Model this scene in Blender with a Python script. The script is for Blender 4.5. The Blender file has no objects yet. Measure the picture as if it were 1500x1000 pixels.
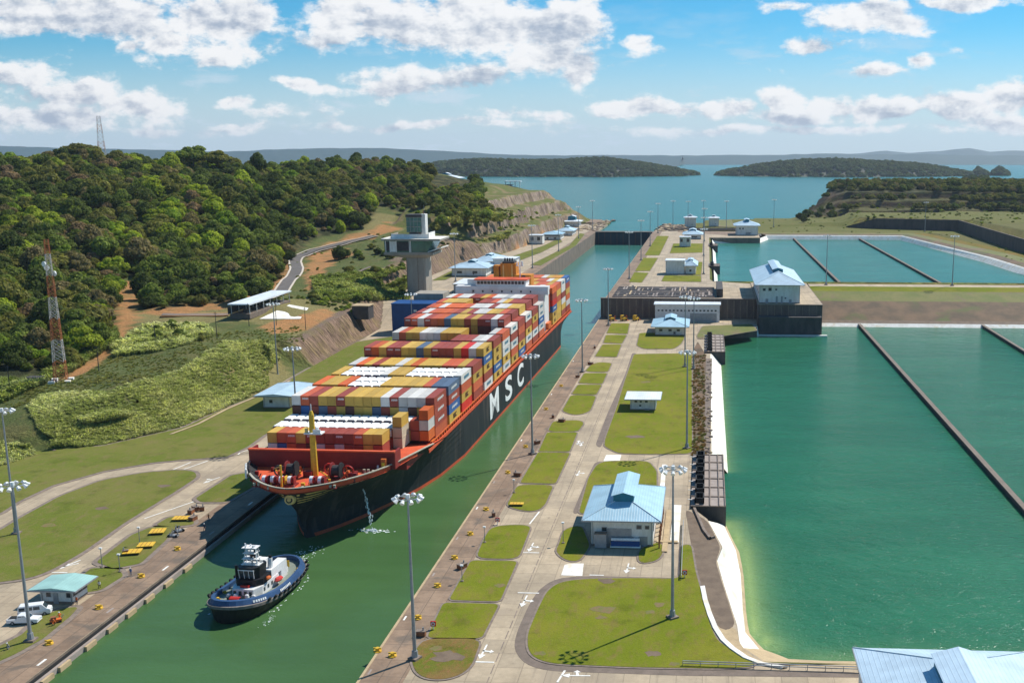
import bpy, bmesh, math, random
import numpy as np
from mathutils import Vector, Matrix
R = math.radians
SC = bpy.context.scene
COL = SC.collection

# ------------------------------------------------------------------ camera
F, CX, CY, CAMH, HY = 1550.0, 950.0, 528.0, 86.0, 228.0      # pixels of a 1500 x 1000 frame
TH = math.atan((CY - HY) / F)
YAW = math.atan((1037 - CX) * math.cos(TH) / F)
cam_d = bpy.data.cameras.new('camera'); cam = bpy.data.objects.new('camera', cam_d); COL.objects.link(cam)
cam.location = (0, 0, CAMH); cam.rotation_euler = (R(90) - TH, 0, YAW)
cam_d.sensor_width = 36; cam_d.lens = 36 * F / 1500
cam_d.shift_x = (750 - CX) / 1500; cam_d.shift_y = (CY - 500) / 1500
cam_d.clip_start = 1; cam_d.clip_end = 90000
SC.camera = cam
FW = np.array([-math.sin(YAW) * math.cos(TH), math.cos(YAW) * math.cos(TH), -math.sin(TH)])
RT = np.array([math.cos(YAW), math.sin(YAW), 0.0]); UP = np.cross(RT, FW); C0 = np.array([0, 0, CAMH])

def ray(px, py):
    return FW * F + RT * (px - CX) - UP * (py - CY)
def P(px, py, z=0.0):
    d = ray(px, py); p = C0 + d * ((z - CAMH) / d[2]); return Vector(p)
def PY(px, py, Y):
    d = ray(px, py); p = C0 + d * (Y / d[1]); return Vector(p)

# ------------------------------------------------------------------ sun, sky, exposure
SUN_EL, SUN_AZ = R(50.5), math.atan2(16.3, 16.9)             # azimuth from +Y towards +X
sd = bpy.data.lights.new('sun', 'SUN'); sd.energy = 4.8; sd.angle = R(0.5); sd.color = (1.0, 0.95, 0.87)
sun = bpy.data.objects.new('sun', sd); COL.objects.link(sun)
sdir = Vector((math.sin(SUN_AZ) * math.cos(SUN_EL), math.cos(SUN_AZ) * math.cos(SUN_EL), math.sin(SUN_EL)))
sun.rotation_euler = sdir.to_track_quat('Z', 'Y').to_euler()
SC.view_settings.view_transform = 'Standard'; SC.view_settings.look = 'None'
SC.view_settings.exposure = 0.22; SC.view_settings.gamma = 1.0

class NT:
    """small helper for building node trees"""
    def __init__(s, tree): s.t = tree; s.n = tree.nodes; s.l = tree.links
    def add(s, kind, **kw):
        n = s.n.new(kind)
        for k, v in kw.items(): setattr(n, k, v)
        return n
    def put(s, sock, v):
        if v is None: return
        if hasattr(v, 'is_output') or isinstance(v, bpy.types.NodeSocket): s.l.new(v, sock)
        else:
            if isinstance(v, (tuple, list)) and len(v) == 3 and sock.type == 'RGBA': v = (*v, 1)
            sock.default_value = v
    def math(s, op, a, b=None, c=None, clamp=False):
        n = s.add('ShaderNodeMath', operation=op, use_clamp=clamp)
        s.put(n.inputs[0], a); s.put(n.inputs[1], b); s.put(n.inputs[2], c); return n.outputs[0]
    def vmath(s, op, a, b=None):
        n = s.add('ShaderNodeVectorMath', operation=op); s.put(n.inputs[0], a); s.put(n.inputs[1], b)
        return n.outputs['Value'] if op in ('LENGTH', 'DOT_PRODUCT', 'DISTANCE') else n.outputs[0]
    def noise(s, vec, scale, detail=4, rough=0.55, dist=0.0):
        n = s.add('ShaderNodeTexNoise'); s.put(n.inputs['Vector'], vec); n.inputs['Scale'].default_value = scale
        n.inputs['Detail'].default_value = detail; n.inputs['Roughness'].default_value = rough
        n.inputs['Distortion'].default_value = dist; return n.outputs['Fac']
    def ramp(s, v, lo, hi, a=0.0, b=1.0, smooth=True):
        n = s.add('ShaderNodeMapRange', interpolation_type='SMOOTHSTEP' if smooth else 'LINEAR')
        s.put(n.inputs[0], v); n.inputs[1].default_value = lo; n.inputs[2].default_value = hi
        n.inputs[3].default_value = a; n.inputs[4].default_value = b; return n.outputs[0]
    def mix(s, f, a, b, mode='MIX'):
        n = s.add('ShaderNodeMix', data_type='RGBA', blend_type=mode, clamp_factor=True)
        s.put(n.inputs[0], f); s.put(n.inputs[6], a); s.put(n.inputs[7], b); return n.outputs[2]
    def xyz(s, x, y, z):
        n = s.add('ShaderNodeCombineXYZ'); s.put(n.inputs[0], x); s.put(n.inputs[1], y); s.put(n.inputs[2], z); return n.outputs[0]

world = bpy.data.worlds.new('World'); SC.world = world; world.use_nodes = True
w = NT(world.node_tree); w.n.clear()
sky = w.add('ShaderNodeTexSky', sky_type='NISHITA', sun_disc=False); sky.sun_elevation = SUN_EL; sky.sun_rotation = SUN_AZ
sky.air_density = 1.0; sky.dust_density = 0.5; sky.ozone_density = 3.0
tc = w.add('ShaderNodeTexCoord'); sp = w.add('ShaderNodeSeparateXYZ'); w.l.new(tc.outputs['Generated'], sp.inputs[0])
yy = w.math('MAXIMUM', w.math('ABSOLUTE', sp.outputs[1]), 0.02)
cu = w.math('DIVIDE', sp.outputs[0], yy); cv = w.math('DIVIDE', sp.outputs[2], yy)
uv = w.xyz(cu, cv, 0.0)
wob = w.add('ShaderNodeTexNoise'); w.put(wob.inputs['Vector'], uv); wob.inputs['Scale'].default_value = 9; wob.inputs['Detail'].default_value = 3
wv = w.vmath('MULTIPLY', w.vmath('SUBTRACT', wob.outputs['Color'], (0.5, 0.5, 0.5)), (0.09, 0.035, 0))
uvw = w.vmath('ADD', uv, wv)
def cloud_uv(px, py):
    d = ray(px, py); return d[0] / d[1], d[2] / d[1]
BL = [(60, 8, 190, 42, 1), (170, 22, 110, 40, 1), (330, 25, 95, 40, .95), (255, 66, 42, 22, .8), (193, 66, 26, 14, .7), (420, 45, 50, 36, .6),
      (560, 28, 120, 42, 1), (700, 36, 130, 50, 1), (820, 50, 75, 60, 1), (860, 100, 42, 34, .85), (575, 113, 90, 25, .9), (680, 110, 80, 26, .85),
      (450, 125, 50, 12, .75), (30, 112, 80, 30, .8), (110, 135, 90, 32, .85), (205, 154, 85, 25, .85), (90, 172, 180, 24, .8), (300, 70, 90, 30, .75), (340, 153, 30, 11, .75),
      (430, 165, 60, 17, .6), (785, 168, 60, 13, .72), (940, 70, 26, 17, .75), (1150, 13, 38, 11, .6), (1260, 25, 80, 24, .95), (1320, 38, 55, 20, .9),
      (1200, 72, 50, 16, .85), (1290, 108, 35, 13, .7), (1335, 92, 28, 13, .75), (1400, 72, 34, 11, .65), (1440, 2, 95, 13, .85),
      (950, 158, 70, 16, .9), (1060, 158, 60, 17, .9), (1140, 142, 34, 24, 1), (1150, 168, 95, 18, .9), (1210, 155, 50, 22, .95), (1300, 160, 80, 20, .95),
      (1400, 157, 70, 22, .95), (1470, 138, 50, 28, 1), (1470, 174, 90, 18, .85), (640, 180, 240, 10, .62), (1150, 190, 330, 10, .66), (250, 188, 240, 10, .6)]
dens = None; vrel = None
for (bx, by, rx, ry, amp) in BL:
    u0, v0 = cloud_uv(bx, by); u1, v1 = cloud_uv(bx + rx, by - ry)
    e = w.vmath('MULTIPLY', w.vmath('SUBTRACT', uvw, (u0, v0, 0)), (1 / abs(u1 - u0), 1 / abs(v1 - v0), 0))
    g = w.math('MULTIPLY', w.ramp(w.vmath('LENGTH', e), 1.75, 0.0), amp)
    if rx < 48: dens = w.math('MAXIMUM', dens, g); continue
    se = w.add('ShaderNodeSeparateXYZ'); w.l.new(e, se.inputs[0]); gy_ = w.math('MULTIPLY', g, se.outputs[1]); vrel = gy_ if vrel is None else w.math('ADD', vrel, gy_)
    dens = g if dens is None else w.math('MAXIMUM', dens, g)
uvs = w.vmath('MULTIPLY', uv, (1, 1.7, 1))
def cl_noise(off):
    v = w.vmath('ADD', uvs, off)
    a = w.noise(v, 24, 10, 0.62); return a
n0 = cl_noise((0, 0, 0)); n1 = cl_noise((0.007, 0.010, 0))
lowd = w.math('SUBTRACT', w.noise(uvs, 11, 4, 0.55), w.noise(w.vmath('ADD', uvs, (0.012, 0.03, 0)), 11, 4, 0.55))
body = w.math('ADD', w.math('MULTIPLY', dens, 0.85), w.math('MULTIPLY', w.math('SUBTRACT', n0, 0.5), 1.75))
mask = w.ramp(body, 0.22, 0.56)
thick = w.ramp(body, 0.42, 1.05)
vpos = w.math('MINIMUM', w.math('MAXIMUM', vrel, -1.0), 1.0)
lit = w.ramp(w.math('ADD', w.math('MULTIPLY', vpos, 0.42), w.math('ADD', w.math('ADD', w.math('MULTIPLY', lowd, 2.0), w.math('MULTIPLY', w.math('SUBTRACT', n0, n1), 3.6)), w.math('SUBTRACT', 0.92, w.math('MULTIPLY', thick, 0.42)))), 0.0, 1.15)
ccol = w.mix(lit, (0.40, 0.46, 0.56), (1.0, 0.985, 0.96))
upper = w.math('GREATER_THAN', sp.outputs[2], -0.02)
skyc = w.mix(1.0, sky.outputs[0], w.mix(w.ramp(cv, 0.02, 0.15), (0.62, 0.98, 1.20), (0.24, 0.84, 1.12)), 'MULTIPLY')
veil = w.ramp(cv, 0.12, 0.0, 0.0, 0.74)                         # thin bright air towards the horizon
thin = w.math('MULTIPLY', w.ramp(w.noise(w.vmath('MULTIPLY', uv, (1, 3.5, 1)), 9, 8, .65), 0.44, 0.66), w.ramp(cv, 0.15, 0.02, 0.1, 0.95))
skyv = w.mix(w.math('MAXIMUM', veil, thin), skyc, (6.2, 7.3, 8.3))
cloud = w.mix(1.0, ccol, (9.6, 9.6, 9.8), 'MULTIPLY')
m2 = w.math('MULTIPLY', mask, w.ramp(cv, 0.0, 0.03, 0.2, 0.93))
full = w.mix(w.math('MULTIPLY', m2, upper), skyv, cloud)
bg = w.add('ShaderNodeBackground'); w.put(bg.inputs[0], full); bg.inputs[1].default_value = 0.09
wo = w.add('ShaderNodeOutputWorld'); w.l.new(bg.outputs[0], wo.inputs[0])

# ------------------------------------------------------------------ materials
def new_mat(name, rough=0.8, spec=0.4, metallic=0.0):
    m = bpy.data.materials.new(name); m.use_nodes = True; t = NT(m.node_tree)
    b = t.n['Principled BSDF']; b.inputs['Roughness'].default_value = rough; b.inputs['Metallic'].default_value = metallic
    b.inputs['Specular IOR Level'].default_value = spec
    geo = t.add('ShaderNodeNewGeometry')
    return m, t, b, geo.outputs['Position']
def bump(t, b, h, strength=0.3, dist=0.1):
    n = t.add('ShaderNodeBump'); n.inputs['Strength'].default_value = strength; n.inputs['Distance'].default_value = dist
    t.put(n.inputs['Height'], h); t.l.new(n.outputs[0], b.inputs['Normal'])
def slab_mat(name, m, sx, sy, dark=.45):
    t = NT(m.node_tree); b = t.n['Principled BSDF']; src = b.inputs['Base Color'].links[0].from_socket; pos = [n for n in t.n if n.bl_idname == 'ShaderNodeNewGeometry'][0].outputs['Position']
    s = t.add('ShaderNodeSeparateXYZ'); t.l.new(pos, s.inputs[0]); jt = None
    for ax_, st in ((0, sx), (1, sy)):
        f = t.math('ABSOLUTE', t.math('SUBTRACT', t.math('FRACT', t.math('DIVIDE', s.outputs[ax_], st)), .5)); r_ = t.ramp(f, .5 - .11 / st, .5 - .03 / st); jt = r_ if jt is None else t.math('MAXIMUM', jt, r_)
    fl = t.vmath('FLOOR', t.vmath('MULTIPLY', pos, (1 / sx, 1 / sy, 0))); wn = t.add('ShaderNodeTexWhiteNoise', noise_dimensions='3D'); t.l.new(fl, wn.inputs['Vector'])
    c = t.mix(1.0, src, t.mix(wn.outputs['Value'], (.86, .86, .86), (1.1, 1.09, 1.07)), 'MULTIPLY')
    tr = t.noise(t.vmath('MULTIPLY', pos, (1.1, .035, 1)), 1.0, 4, .6); c = t.mix(t.ramp(tr, .52, .75, 0, .42), c, (.17, .13, .10)); sp = t.noise(pos, .55, 4, .7); c = t.mix(t.ramp(sp, .6, .72, 0, .5), c, (.13, .10, .075))
    c = t.mix(t.math('MULTIPLY', jt, dark), c, (.10, .075, .055)); t.put(b.inputs['Base Color'], c); return m
def mk(name, col, col2=None, scale=0.3, rough=0.8, amt=0.35, fine=None, spec=0.35, metallic=0.0, bmp=0.0, third=None, tscale=0.05, streak=None):
    """base colour with two scales of unevenness, optional third colour in broad patches"""
    m, t, b, pos = new_mat(name, rough, spec, metallic)
    if streak: pos = t.vmath('MULTIPLY', pos, streak)
    col2 = col2 or tuple(c * 0.6 for c in col)
    n = t.noise(pos, scale, 6, 0.6); f = t.ramp(n, 0.35, 0.68)
    c = t.mix(t.math('MULTIPLY', f, amt * 2), col, col2)
    fn = t.noise(pos, fine or scale * 9, 5, 0.65)
    c = t.mix(1.0, c, t.mix(fn, (1.25, 1.25, 1.25), (0.72, 0.72, 0.72)), 'MULTIPLY')
    if third:
        c = t.mix(t.ramp(t.noise(pos, tscale, 5, 0.6, 0.6), 0.52, 0.66), c, third)
    t.put(b.inputs['Base Color'], c)
    if bmp: bump(t, b, fn, bmp, 0.3)
    return m
def attr_color_mat(name, rough, build):
    m, t, b, pos = new_mat(name, rough); build(t, b, pos); return m

M = {}
M['quay'] = mk('quay_concrete', (.30, .205, .135), (.17, .11, .07), .16, fine=1.1, third=(.15, .115, .085), tscale=.11, bmp=.15)
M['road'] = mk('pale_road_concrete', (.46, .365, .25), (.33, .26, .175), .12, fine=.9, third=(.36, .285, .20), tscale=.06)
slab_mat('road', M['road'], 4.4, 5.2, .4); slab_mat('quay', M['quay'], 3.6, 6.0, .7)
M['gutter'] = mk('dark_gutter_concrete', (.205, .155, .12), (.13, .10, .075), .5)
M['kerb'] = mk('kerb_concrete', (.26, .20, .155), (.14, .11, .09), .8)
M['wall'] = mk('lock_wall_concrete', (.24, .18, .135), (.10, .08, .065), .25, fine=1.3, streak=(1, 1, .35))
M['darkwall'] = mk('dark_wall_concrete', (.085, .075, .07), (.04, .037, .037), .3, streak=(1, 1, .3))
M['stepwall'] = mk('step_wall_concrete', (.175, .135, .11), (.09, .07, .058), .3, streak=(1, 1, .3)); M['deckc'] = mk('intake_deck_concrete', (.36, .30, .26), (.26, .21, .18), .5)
M['darkpatch'] = mk('weathered_bank', (.185, .13, .085), (.11, .075, .05), .4, fine=2)
M['white_conc'] = mk('bleached_concrete', (.86, .83, .76), (.66, .61, .52), .25, third=(.70, .62, .48), tscale=.2)
M['tan'] = mk('tan_bank', (.50, .37, .21), (.36, .26, .15), .3, fine=2.5)
M['paint_w'] = mk('white_road_paint', (.85, .84, .78), (.6, .56, .48), .9, amt=.3)
M['paint_y'] = mk('yellow_road_paint', (.72, .50, .10), (.5, .33, .1), 1.2)
def grass_mat(name, a, b2, c3, s=1.0):
    m, t, b, pos = new_mat(name, 0.95, 0.1)
    n1 = t.noise(pos, .045 * s, 5, .6, .4); n2 = t.noise(t.vmath('MULTIPLY', pos, (1, .45, 1)), .5 * s, 6, .7); n3 = t.noise(pos, 3.0, 4, .7)
    c = t.mix(t.ramp(n1, .38, .62), a, b2)
    c = t.mix(t.ramp(n2, .46, .70, 0, .85), c, c3); n4 = t.noise(t.vmath('ADD', pos, (31, 7, 0)), .16, 5, .65); c = t.mix(t.ramp(n4, .50, .72, 0, .55), c, tuple(x * .55 for x in a))
    c = t.mix(1.0, c, t.mix(n3, (1.35, 1.35, 1.3), (.68, .68, .68)), 'MULTIPLY')
    t.put(b.inputs['Base Color'], c); bump(t, b, n3, .5, .3); return m
M['lawn'] = grass_mat('mown_lawn', (.150, .178, .012), (.195, .195, .020), (.20, .155, .045))
M['lawn_dry'] = grass_mat('patchy_lawn', (.125, .140, .018), (.205, .135, .045), (.24, .12, .05), 2.2)
M['lawn_left'] = grass_mat('bank_lawn', (.130, .155, .024), (.165, .165, .040), (.19, .155, .06), .8)
M['metal_w'] = mk('white_painted_wall', (.78, .78, .76), (.62, .61, .58), .5, rough=.6)
M['wall_w'] = mk('off_white_render', (.76, .75, .71), (.6, .58, .52), .6, streak=(1, 1, .25))
M['glass'] = mk('dark_glass', (.03, .05, .06), rough=.12, spec=.6)
M['green_glass'] = mk('green_glass', (.04, .17, .13), rough=.15, spec=.6)
M['steel'] = mk('galvanised_steel', (.34, .36, .37), (.26, .27, .28), 1.0, rough=.5, metallic=.3)
M['dark'] = mk('dark_rubber', (.022, .022, .022), rough=.8)
M['charcoal'] = mk('dark_machinery', (.06, .055, .055), (.03, .03, .03), .8)  # dark grey of machinery, gear and panels
M['red'] = mk('red_paint', (.55, .03, .02), rough=.5); M['orange'] = mk('orange_paint', (.72, .16, .03), rough=.5)
M['yellow'] = mk('yellow_paint', (.75, .47, .04), (.6, .33, .03), 1, rough=.5)
M['blue'] = mk('blue_cladding', (.012, .075, .24), (.01, .055, .18), .3, rough=.5)
M['tower_conc'] = mk('tower_concrete', (.36, .32, .26), (.26, .23, .19), .3, streak=(1, 1, .2))
M['rust'] = mk('rusty_steel', (.28, .11, .045), (.16, .06, .03), 1.0)
M['skin'] = mk('skin', (.22, .12, .08), rough=.6)
for nm, c in dict(cloth_orange=(.75, .17, .03), cloth_navy=(.02, .03, .08), cloth_white=(.75, .75, .75), cloth_grey=(.25, .27, .3), cloth_blue=(.08, .17, .35), cloth_black=(.02, .02, .02)).items():
    M[nm] = mk(nm, c, scale=4)
def roof_mat(name, col, step=0.6, axis=0, alt=None):
    m, t, b, pos = new_mat(name, 0.42, 0.45)
    s = t.add('ShaderNodeSeparateXYZ'); t.l.new(pos, s.inputs[0])
    f = t.math('FRACT', t.math('DIVIDE', s.outputs[axis], step)); rib = t.ramp(t.math('ABSOLUTE', t.math('SUBTRACT', f, .5)), .36, .5)
    n = t.noise(pos, .25, 5)
    c = t.mix(t.ramp(n, .35, .7), col, alt or tuple(x * .82 for x in col)); c = t.mix(t.math('MULTIPLY', rib, .35), c, tuple(x * .6 for x in col))
    t.put(b.inputs['Base Color'], c); bump(t, b, rib, .35, .08); return m
M['roof_blue'] = roof_mat('pale_blue_sheet_roof', (.40, .60, .70))
M['roof_blue2'] = roof_mat('bluish_white_sheet_roof', (.50, .65, .74), .6, 1)
M['roof_big'] = roof_mat('whitish_blue_sheet_roof', (.52, .66, .76), .75)
M['roof_mint'] = roof_mat('mint_sheet_roof', (.36, .58, .52), .7)
M['roof_white'] = roof_mat('white_sheet_roof', (.80, .84, .86), .8)
M['roof_teal'] = mk('teal_gable', (.02, .20, .27), rough=.5)
M['trim_light'] = mk('pale_fascia', (.62, .74, .78), rough=.5)

def water_mat(name, deep, shallow=None, wave=1.0, glint=0.4, rough=0.12, far=None, ior=1.17):
    m, t, b, pos = new_mat(name, rough, 0.5); b.inputs['IOR'].default_value = ior
    n1 = t.noise(t.vmath('MULTIPLY', pos, (.35, 1, 1)), .05, 4, .6, .3)
    c = t.mix(t.ramp(n1, .35, .7), deep, tuple(x * 1.22 for x in deep))
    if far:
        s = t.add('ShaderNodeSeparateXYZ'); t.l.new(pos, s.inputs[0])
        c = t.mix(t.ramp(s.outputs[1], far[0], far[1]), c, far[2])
    if shallow:
        a = t.add('ShaderNodeAttribute', attribute_name='shore'); c = t.mix(a.outputs['Fac'], c, shallow)
    t.put(b.inputs['Base Color'], c)
    w1 = t.noise(t.vmath('MULTIPLY', pos, (.55, 1, 1)), .55 * wave, 3, .6, .4); w2 = t.noise(t.vmath('MULTIPLY', pos, (.6, 1, 1)), .12 * wave, 3, .5, .5)
    h = t.math('ADD', t.math('MULTIPLY', w1, .5), w2)
    w3 = t.noise(t.vmath('MULTIPLY', pos, (.7, 1, 1)), 2.2 * wave, 2, .6); h = t.math('ADD', h, t.math('MULTIPLY', w3, .22)); bump(t, b, h, glint, 1.0); return m
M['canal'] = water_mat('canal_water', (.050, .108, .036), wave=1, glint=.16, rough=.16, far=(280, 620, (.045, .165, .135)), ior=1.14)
M['basin_near'] = water_mat('green_basin_water', (.020, .122, .060), shallow=(.30, .40, .13), wave=1.3, glint=.75, rough=.11)
M['basin_far'] = water_mat('teal_basin_water', (.034, .150, .115), wave=.8, glint=.35, rough=.2, ior=1.11)
M['lake'] = water_mat('lake_water', (.028, .135, .120), wave=.25, glint=.5, rough=.25, ior=1.11)

# ------------------------------------------------------------------ mesh helpers
class MB:
    def __init__(s): s.v = []; s.f = []; s.m = []; s.mats = []
    def mi(s, mat):
        if mat is None: return 0
        mat = M[mat] if isinstance(mat, str) else mat
        if mat not in s.mats: s.mats.append(mat)
        return s.mats.index(mat)
    def face(s, pts, mat=None):
        i = len(s.v); s.v += [tuple(p) for p in pts]; s.f.append(tuple(range(i, i + len(pts)))); s.m.append(s.mi(mat)); return s
    def box(s, x0, x1, y0, y1, z0, z1, mat=None):
        i = len(s.v); s.v += [(x, y, z) for z in (z0, z1) for x, y in ((x0, y0), (x1, y0), (x1, y1), (x0, y1))]
        for q in ((3, 2, 1, 0), (4, 5, 6, 7), (0, 1, 5, 4), (1, 2, 6, 5), (2, 3, 7, 6), (3, 0, 4, 7)):
            s.f.append(tuple(i + k for k in q)); s.m.append(s.mi(mat))
        return s
    def prism(s, poly, z0, z1, mat=None, side=None, bottom=False):
        """poly: list of (x, y); z0/z1 numbers or lists"""
        n = len(poly)
        a = sum(poly[k][0] * poly[(k + 1) % n][1] - poly[(k + 1) % n][0] * poly[k][1] for k in range(n))
        if a < 0: poly = poly[::-1]
        i = len(s.v); s.v += [(p[0], p[1], z0) for p in poly] + [(p[0], p[1], z1) for p in poly]
        s.f.append(tuple(range(i + n, i + 2 * n))); s.m.append(s.mi(mat))
        for k in range(n):
            s.f.append((i + k, i + (k + 1) % n, i + n + (k + 1) % n, i + n + k)); s.m.append(s.mi(side or mat))
        if bottom: s.f.append(tuple(range(i + n - 1, i - 1, -1))); s.m.append(s.mi(mat))
        return s
    def cyl(s, p0, p1, r0, r1=None, n=8, mat=None, caps=True):
        r1 = r0 if r1 is None else r1; p0 = Vector(p0); p1 = Vector(p1); d = (p1 - p0).normalized()
        a = d.orthogonal().normalized(); b = d.cross(a); i = len(s.v)
        for p, r in ((p0, r0), (p1, r1)):
            for k in range(n):
                q = p + (a * math.cos(2 * math.pi * k / n) + b * math.sin(2 * math.pi * k / n)) * r; s.v.append(tuple(q))
        for k in range(n): s.f.append((i + k, i + (k + 1) % n, i + n + (k + 1) % n, i + n + k)); s.m.append(s.mi(mat))
        if caps:
            s.f.append(tuple(range(i + n - 1, i - 1, -1))); s.m.append(s.mi(mat))
            s.f.append(tuple(range(i + n, i + 2 * n))); s.m.append(s.mi(mat))
        return s
    def ball(s, c, rx, ry=None, rz=None, n=8, mat=None):
        ry = ry or rx; rz = rz or rx; i = len(s.v); h = n // 2
        for a in range(h + 1):
            for k in range(n):
                t = math.pi * a / h; p = 2 * math.pi * k / n
                s.v.append((c[0] + rx * math.sin(t) * math.cos(p), c[1] + ry * math.sin(t) * math.sin(p), c[2] + rz * math.cos(t)))
        for a in range(h):
            for k in range(n):
                s.f.append((i + a * n + k, i + (a + 1) * n + k, i + (a + 1) * n + (k + 1) % n, i + a * n + (k + 1) % n)); s.m.append(s.mi(mat))
        return s
    def loft(s, rows, mat=None, close=False):
        """rows of equal length point lists, joined by quads"""
        i = len(s.v); n = len(rows[0])
        for r in rows: s.v += [tuple(p) for p in r]
        for a in range(len(rows) - 1):
            for k in range(n if close else n - 1):
                k2 = (k + 1) % n
                s.f.append((i + a * n + k, i + a * n + k2, i + (a + 1) * n + k2, i + (a + 1) * n + k)); s.m.append(s.mi(mat))
        return s
    def build(s, name, mat=None, parent=None, smooth=False, fix=False, loc=None, rotz=0):
        me = bpy.data.meshes.new(name); me.from_pydata(s.v, [], s.f)
        mats = s.mats or [M[mat] if isinstance(mat, str) else mat]
        if mat is not None and s.mats == []: mats = [M[mat] if isinstance(mat, str) else mat]
        for x in mats:
            if x: me.materials.append(x)
        me.polygons.foreach_set('material_index', s.m)
        if smooth: me.polygons.foreach_set('use_smooth', [True] * len(me.polygons))
        if fix:
            bm = bmesh.new(); bm.from_mesh(me); bmesh.ops.remove_doubles(bm, verts=bm.verts, dist=1e-4); bmesh.ops.recalc_face_normals(bm, faces=bm.faces); bm.to_mesh(me); bm.free()
        me.update(); o = bpy.data.objects.new(name, me); COL.objects.link(o)
        if parent: o.parent = parent
        if loc is not None: o.location = loc
        if rotz: o.rotation_euler.z = rotz
        return o
def tag(o, label=None, cat=None, group=None, kind=None):
    if label: o['label'] = label
    if cat: o['category'] = cat
    if group: o['group'] = group
    if kind: o['kind'] = kind
    return o
def empty(name, loc, rotz=0, label=None, cat=None, group=None):
    o = bpy.data.objects.new(name, None); COL.objects.link(o); o.location = loc; o.rotation_euler.z = rotz; o.empty_display_size = .5
    return tag(o, label, cat, group)
def copy_tree(o, parent=None):
    c = o.copy(); COL.objects.link(c)
    if parent is not None: c.parent = parent
    for ch in o.children: copy_tree(ch, c)
    return c
def poly(pts, z=0.0): return [tuple(P(x, y, z)[:2]) for x, y in pts]
def round_poly(pts, r):
    out = []; n = len(pts)
    for k in range(n):
        a, b_, c = Vector(pts[k - 1]), Vector(pts[k]), Vector(pts[(k + 1) % n])
        da, dc = a - b_, c - b_; ra = min(r, da.length * .48); rc = min(r, dc.length * .48)
        p, q = b_ + da.normalized() * ra, b_ + dc.normalized() * rc
        for t_ in (0, .33, .67, 1): out.append(tuple(p * (1 - t_) ** 2 + b_ * 2 * t_ * (1 - t_) + q * t_ * t_))
    return out
def smooth_poly(pts, k=2):
    for _ in range(k):
        q = []
        for a, b in zip(pts, pts[1:] + pts[:1]):
            q += [(a[0] * .75 + b[0] * .25, a[1] * .75 + b[1] * .25), (a[0] * .25 + b[0] * .75, a[1] * .25 + b[1] * .75)]
        pts = q
    return pts
def grow(pts, d):
    n = len(pts); a = sum(pts[k][0] * pts[(k + 1) % n][1] - pts[(k + 1) % n][0] * pts[k][1] for k in range(n)); sg = 1 if a > 0 else -1; out = []
    for k in range(n):
        p0, p1, p2 = Vector(pts[k - 1]), Vector(pts[k]), Vector(pts[(k + 1) % n])
        d1 = (p1 - p0).normalized() if (p1 - p0).length > 1e-6 else Vector((1, 0)); d2 = (p2 - p1).normalized() if (p2 - p1).length > 1e-6 else d1
        nn = Vector((d1.y + d2.y, -d1.x - d2.x)); nn = nn.normalized() if nn.length > 1e-6 else Vector((d1.y, -d1.x))
        out.append(tuple(p1 + nn * d * sg))
    return out
# ------------------------------------------------------------------ terrain
def interp(x, pts): return float(np.interp(x, [p[0] for p in pts], [p[1] for p in pts]))
def sstep(a, b, x):
    t = min(1, max(0, (x - a) / (b - a))); return t * t * (3 - 2 * t)
FOOT = [(60, -300), (200, -285), (250, -235), (292, -193), (297, -180), (318, -166), (345, -164), (372, -159), (397, -161), (450, -162), (520, -164), (600, -182), (660, -177), (770, -175), (792, -164), (838, -159), (918, -155), (1050, -158), (1225, -150), (1260, -135)]
def level(y): return 10 * sstep(522, 562, y)
CTL = [(15, 560, 10), (40, 592, 8.5), (75, 612, 7), (150, 590, 9.5), (250, 560, 11), (330, 520, 12), (400, 495, 11.5), (100, 635, 4), (200, 618, 5), (270, 600, 5), (350, 560, 6), (410, 535, 7),
       (448, 490, 10), (500, 468, 11), (528, 456, 11.5), (480, 455, 13), (448, 462, 14), (652, 352, 25), (680, 358, 22), (700, 360, 20), (650, 340, 31), (440, 385, 20), (480, 368, 23), (560, 345, 29), (590, 335, 32),
       (345, 460, 15), (430, 430, 16), (300, 462, 15), (180, 430, 18), (90, 560, 10), (0, 545, 13), (170, 500, 14), (370, 440, 18), (540, 330, 35), (240, 470, 15), (140, 520, 11),
       (560, 400, 19), (590, 415, 15), (520, 430, 16), (500, 400, 20), (545, 375, 23), (620, 370, 24), (560, 440, 13), (500, 355, 26), (250, 440, 18)]
WORLD_CTL = [(-300, 150, 3), (-300, 250, 4), (-240, 300, 4), (-260, 342, 9), (-400, 200, 8), (-400, 400, 30), (-700, 300, 40), (-700, 600, 70),
             (-330, 560, 32), (-330, 700, 48), (-420, 600, 50), (-340, 850, 58), (-430, 750, 66), (-260, 900, 50), (-215, 850, 38), (-200, 950, 44), (-230, 1050, 52), (-185, 1000, 40),
             (-177, 1080, 36), (-170, 1150, 30), (-172, 1225, 32), (-200, 1200, 46), (-235, 1250, 50), (-232, 1350, 44), (-252, 1370, 45), (-190, 1290, 32), (-230, 1450, 8), (-300, 1500, 15), (-182, 900, 34), (-172, 860, 22),
             (-150, 1330, 6), (-500, 1300, 50), (-700, 1200, 60), (-1000, 900, 70), (-1000, 1400, 30), (-400, 1600, 0), (-900, 1700, 0), (-600, 1500, 10), (-1300, 800, 70), (-1300, 1500, 20)]
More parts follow.
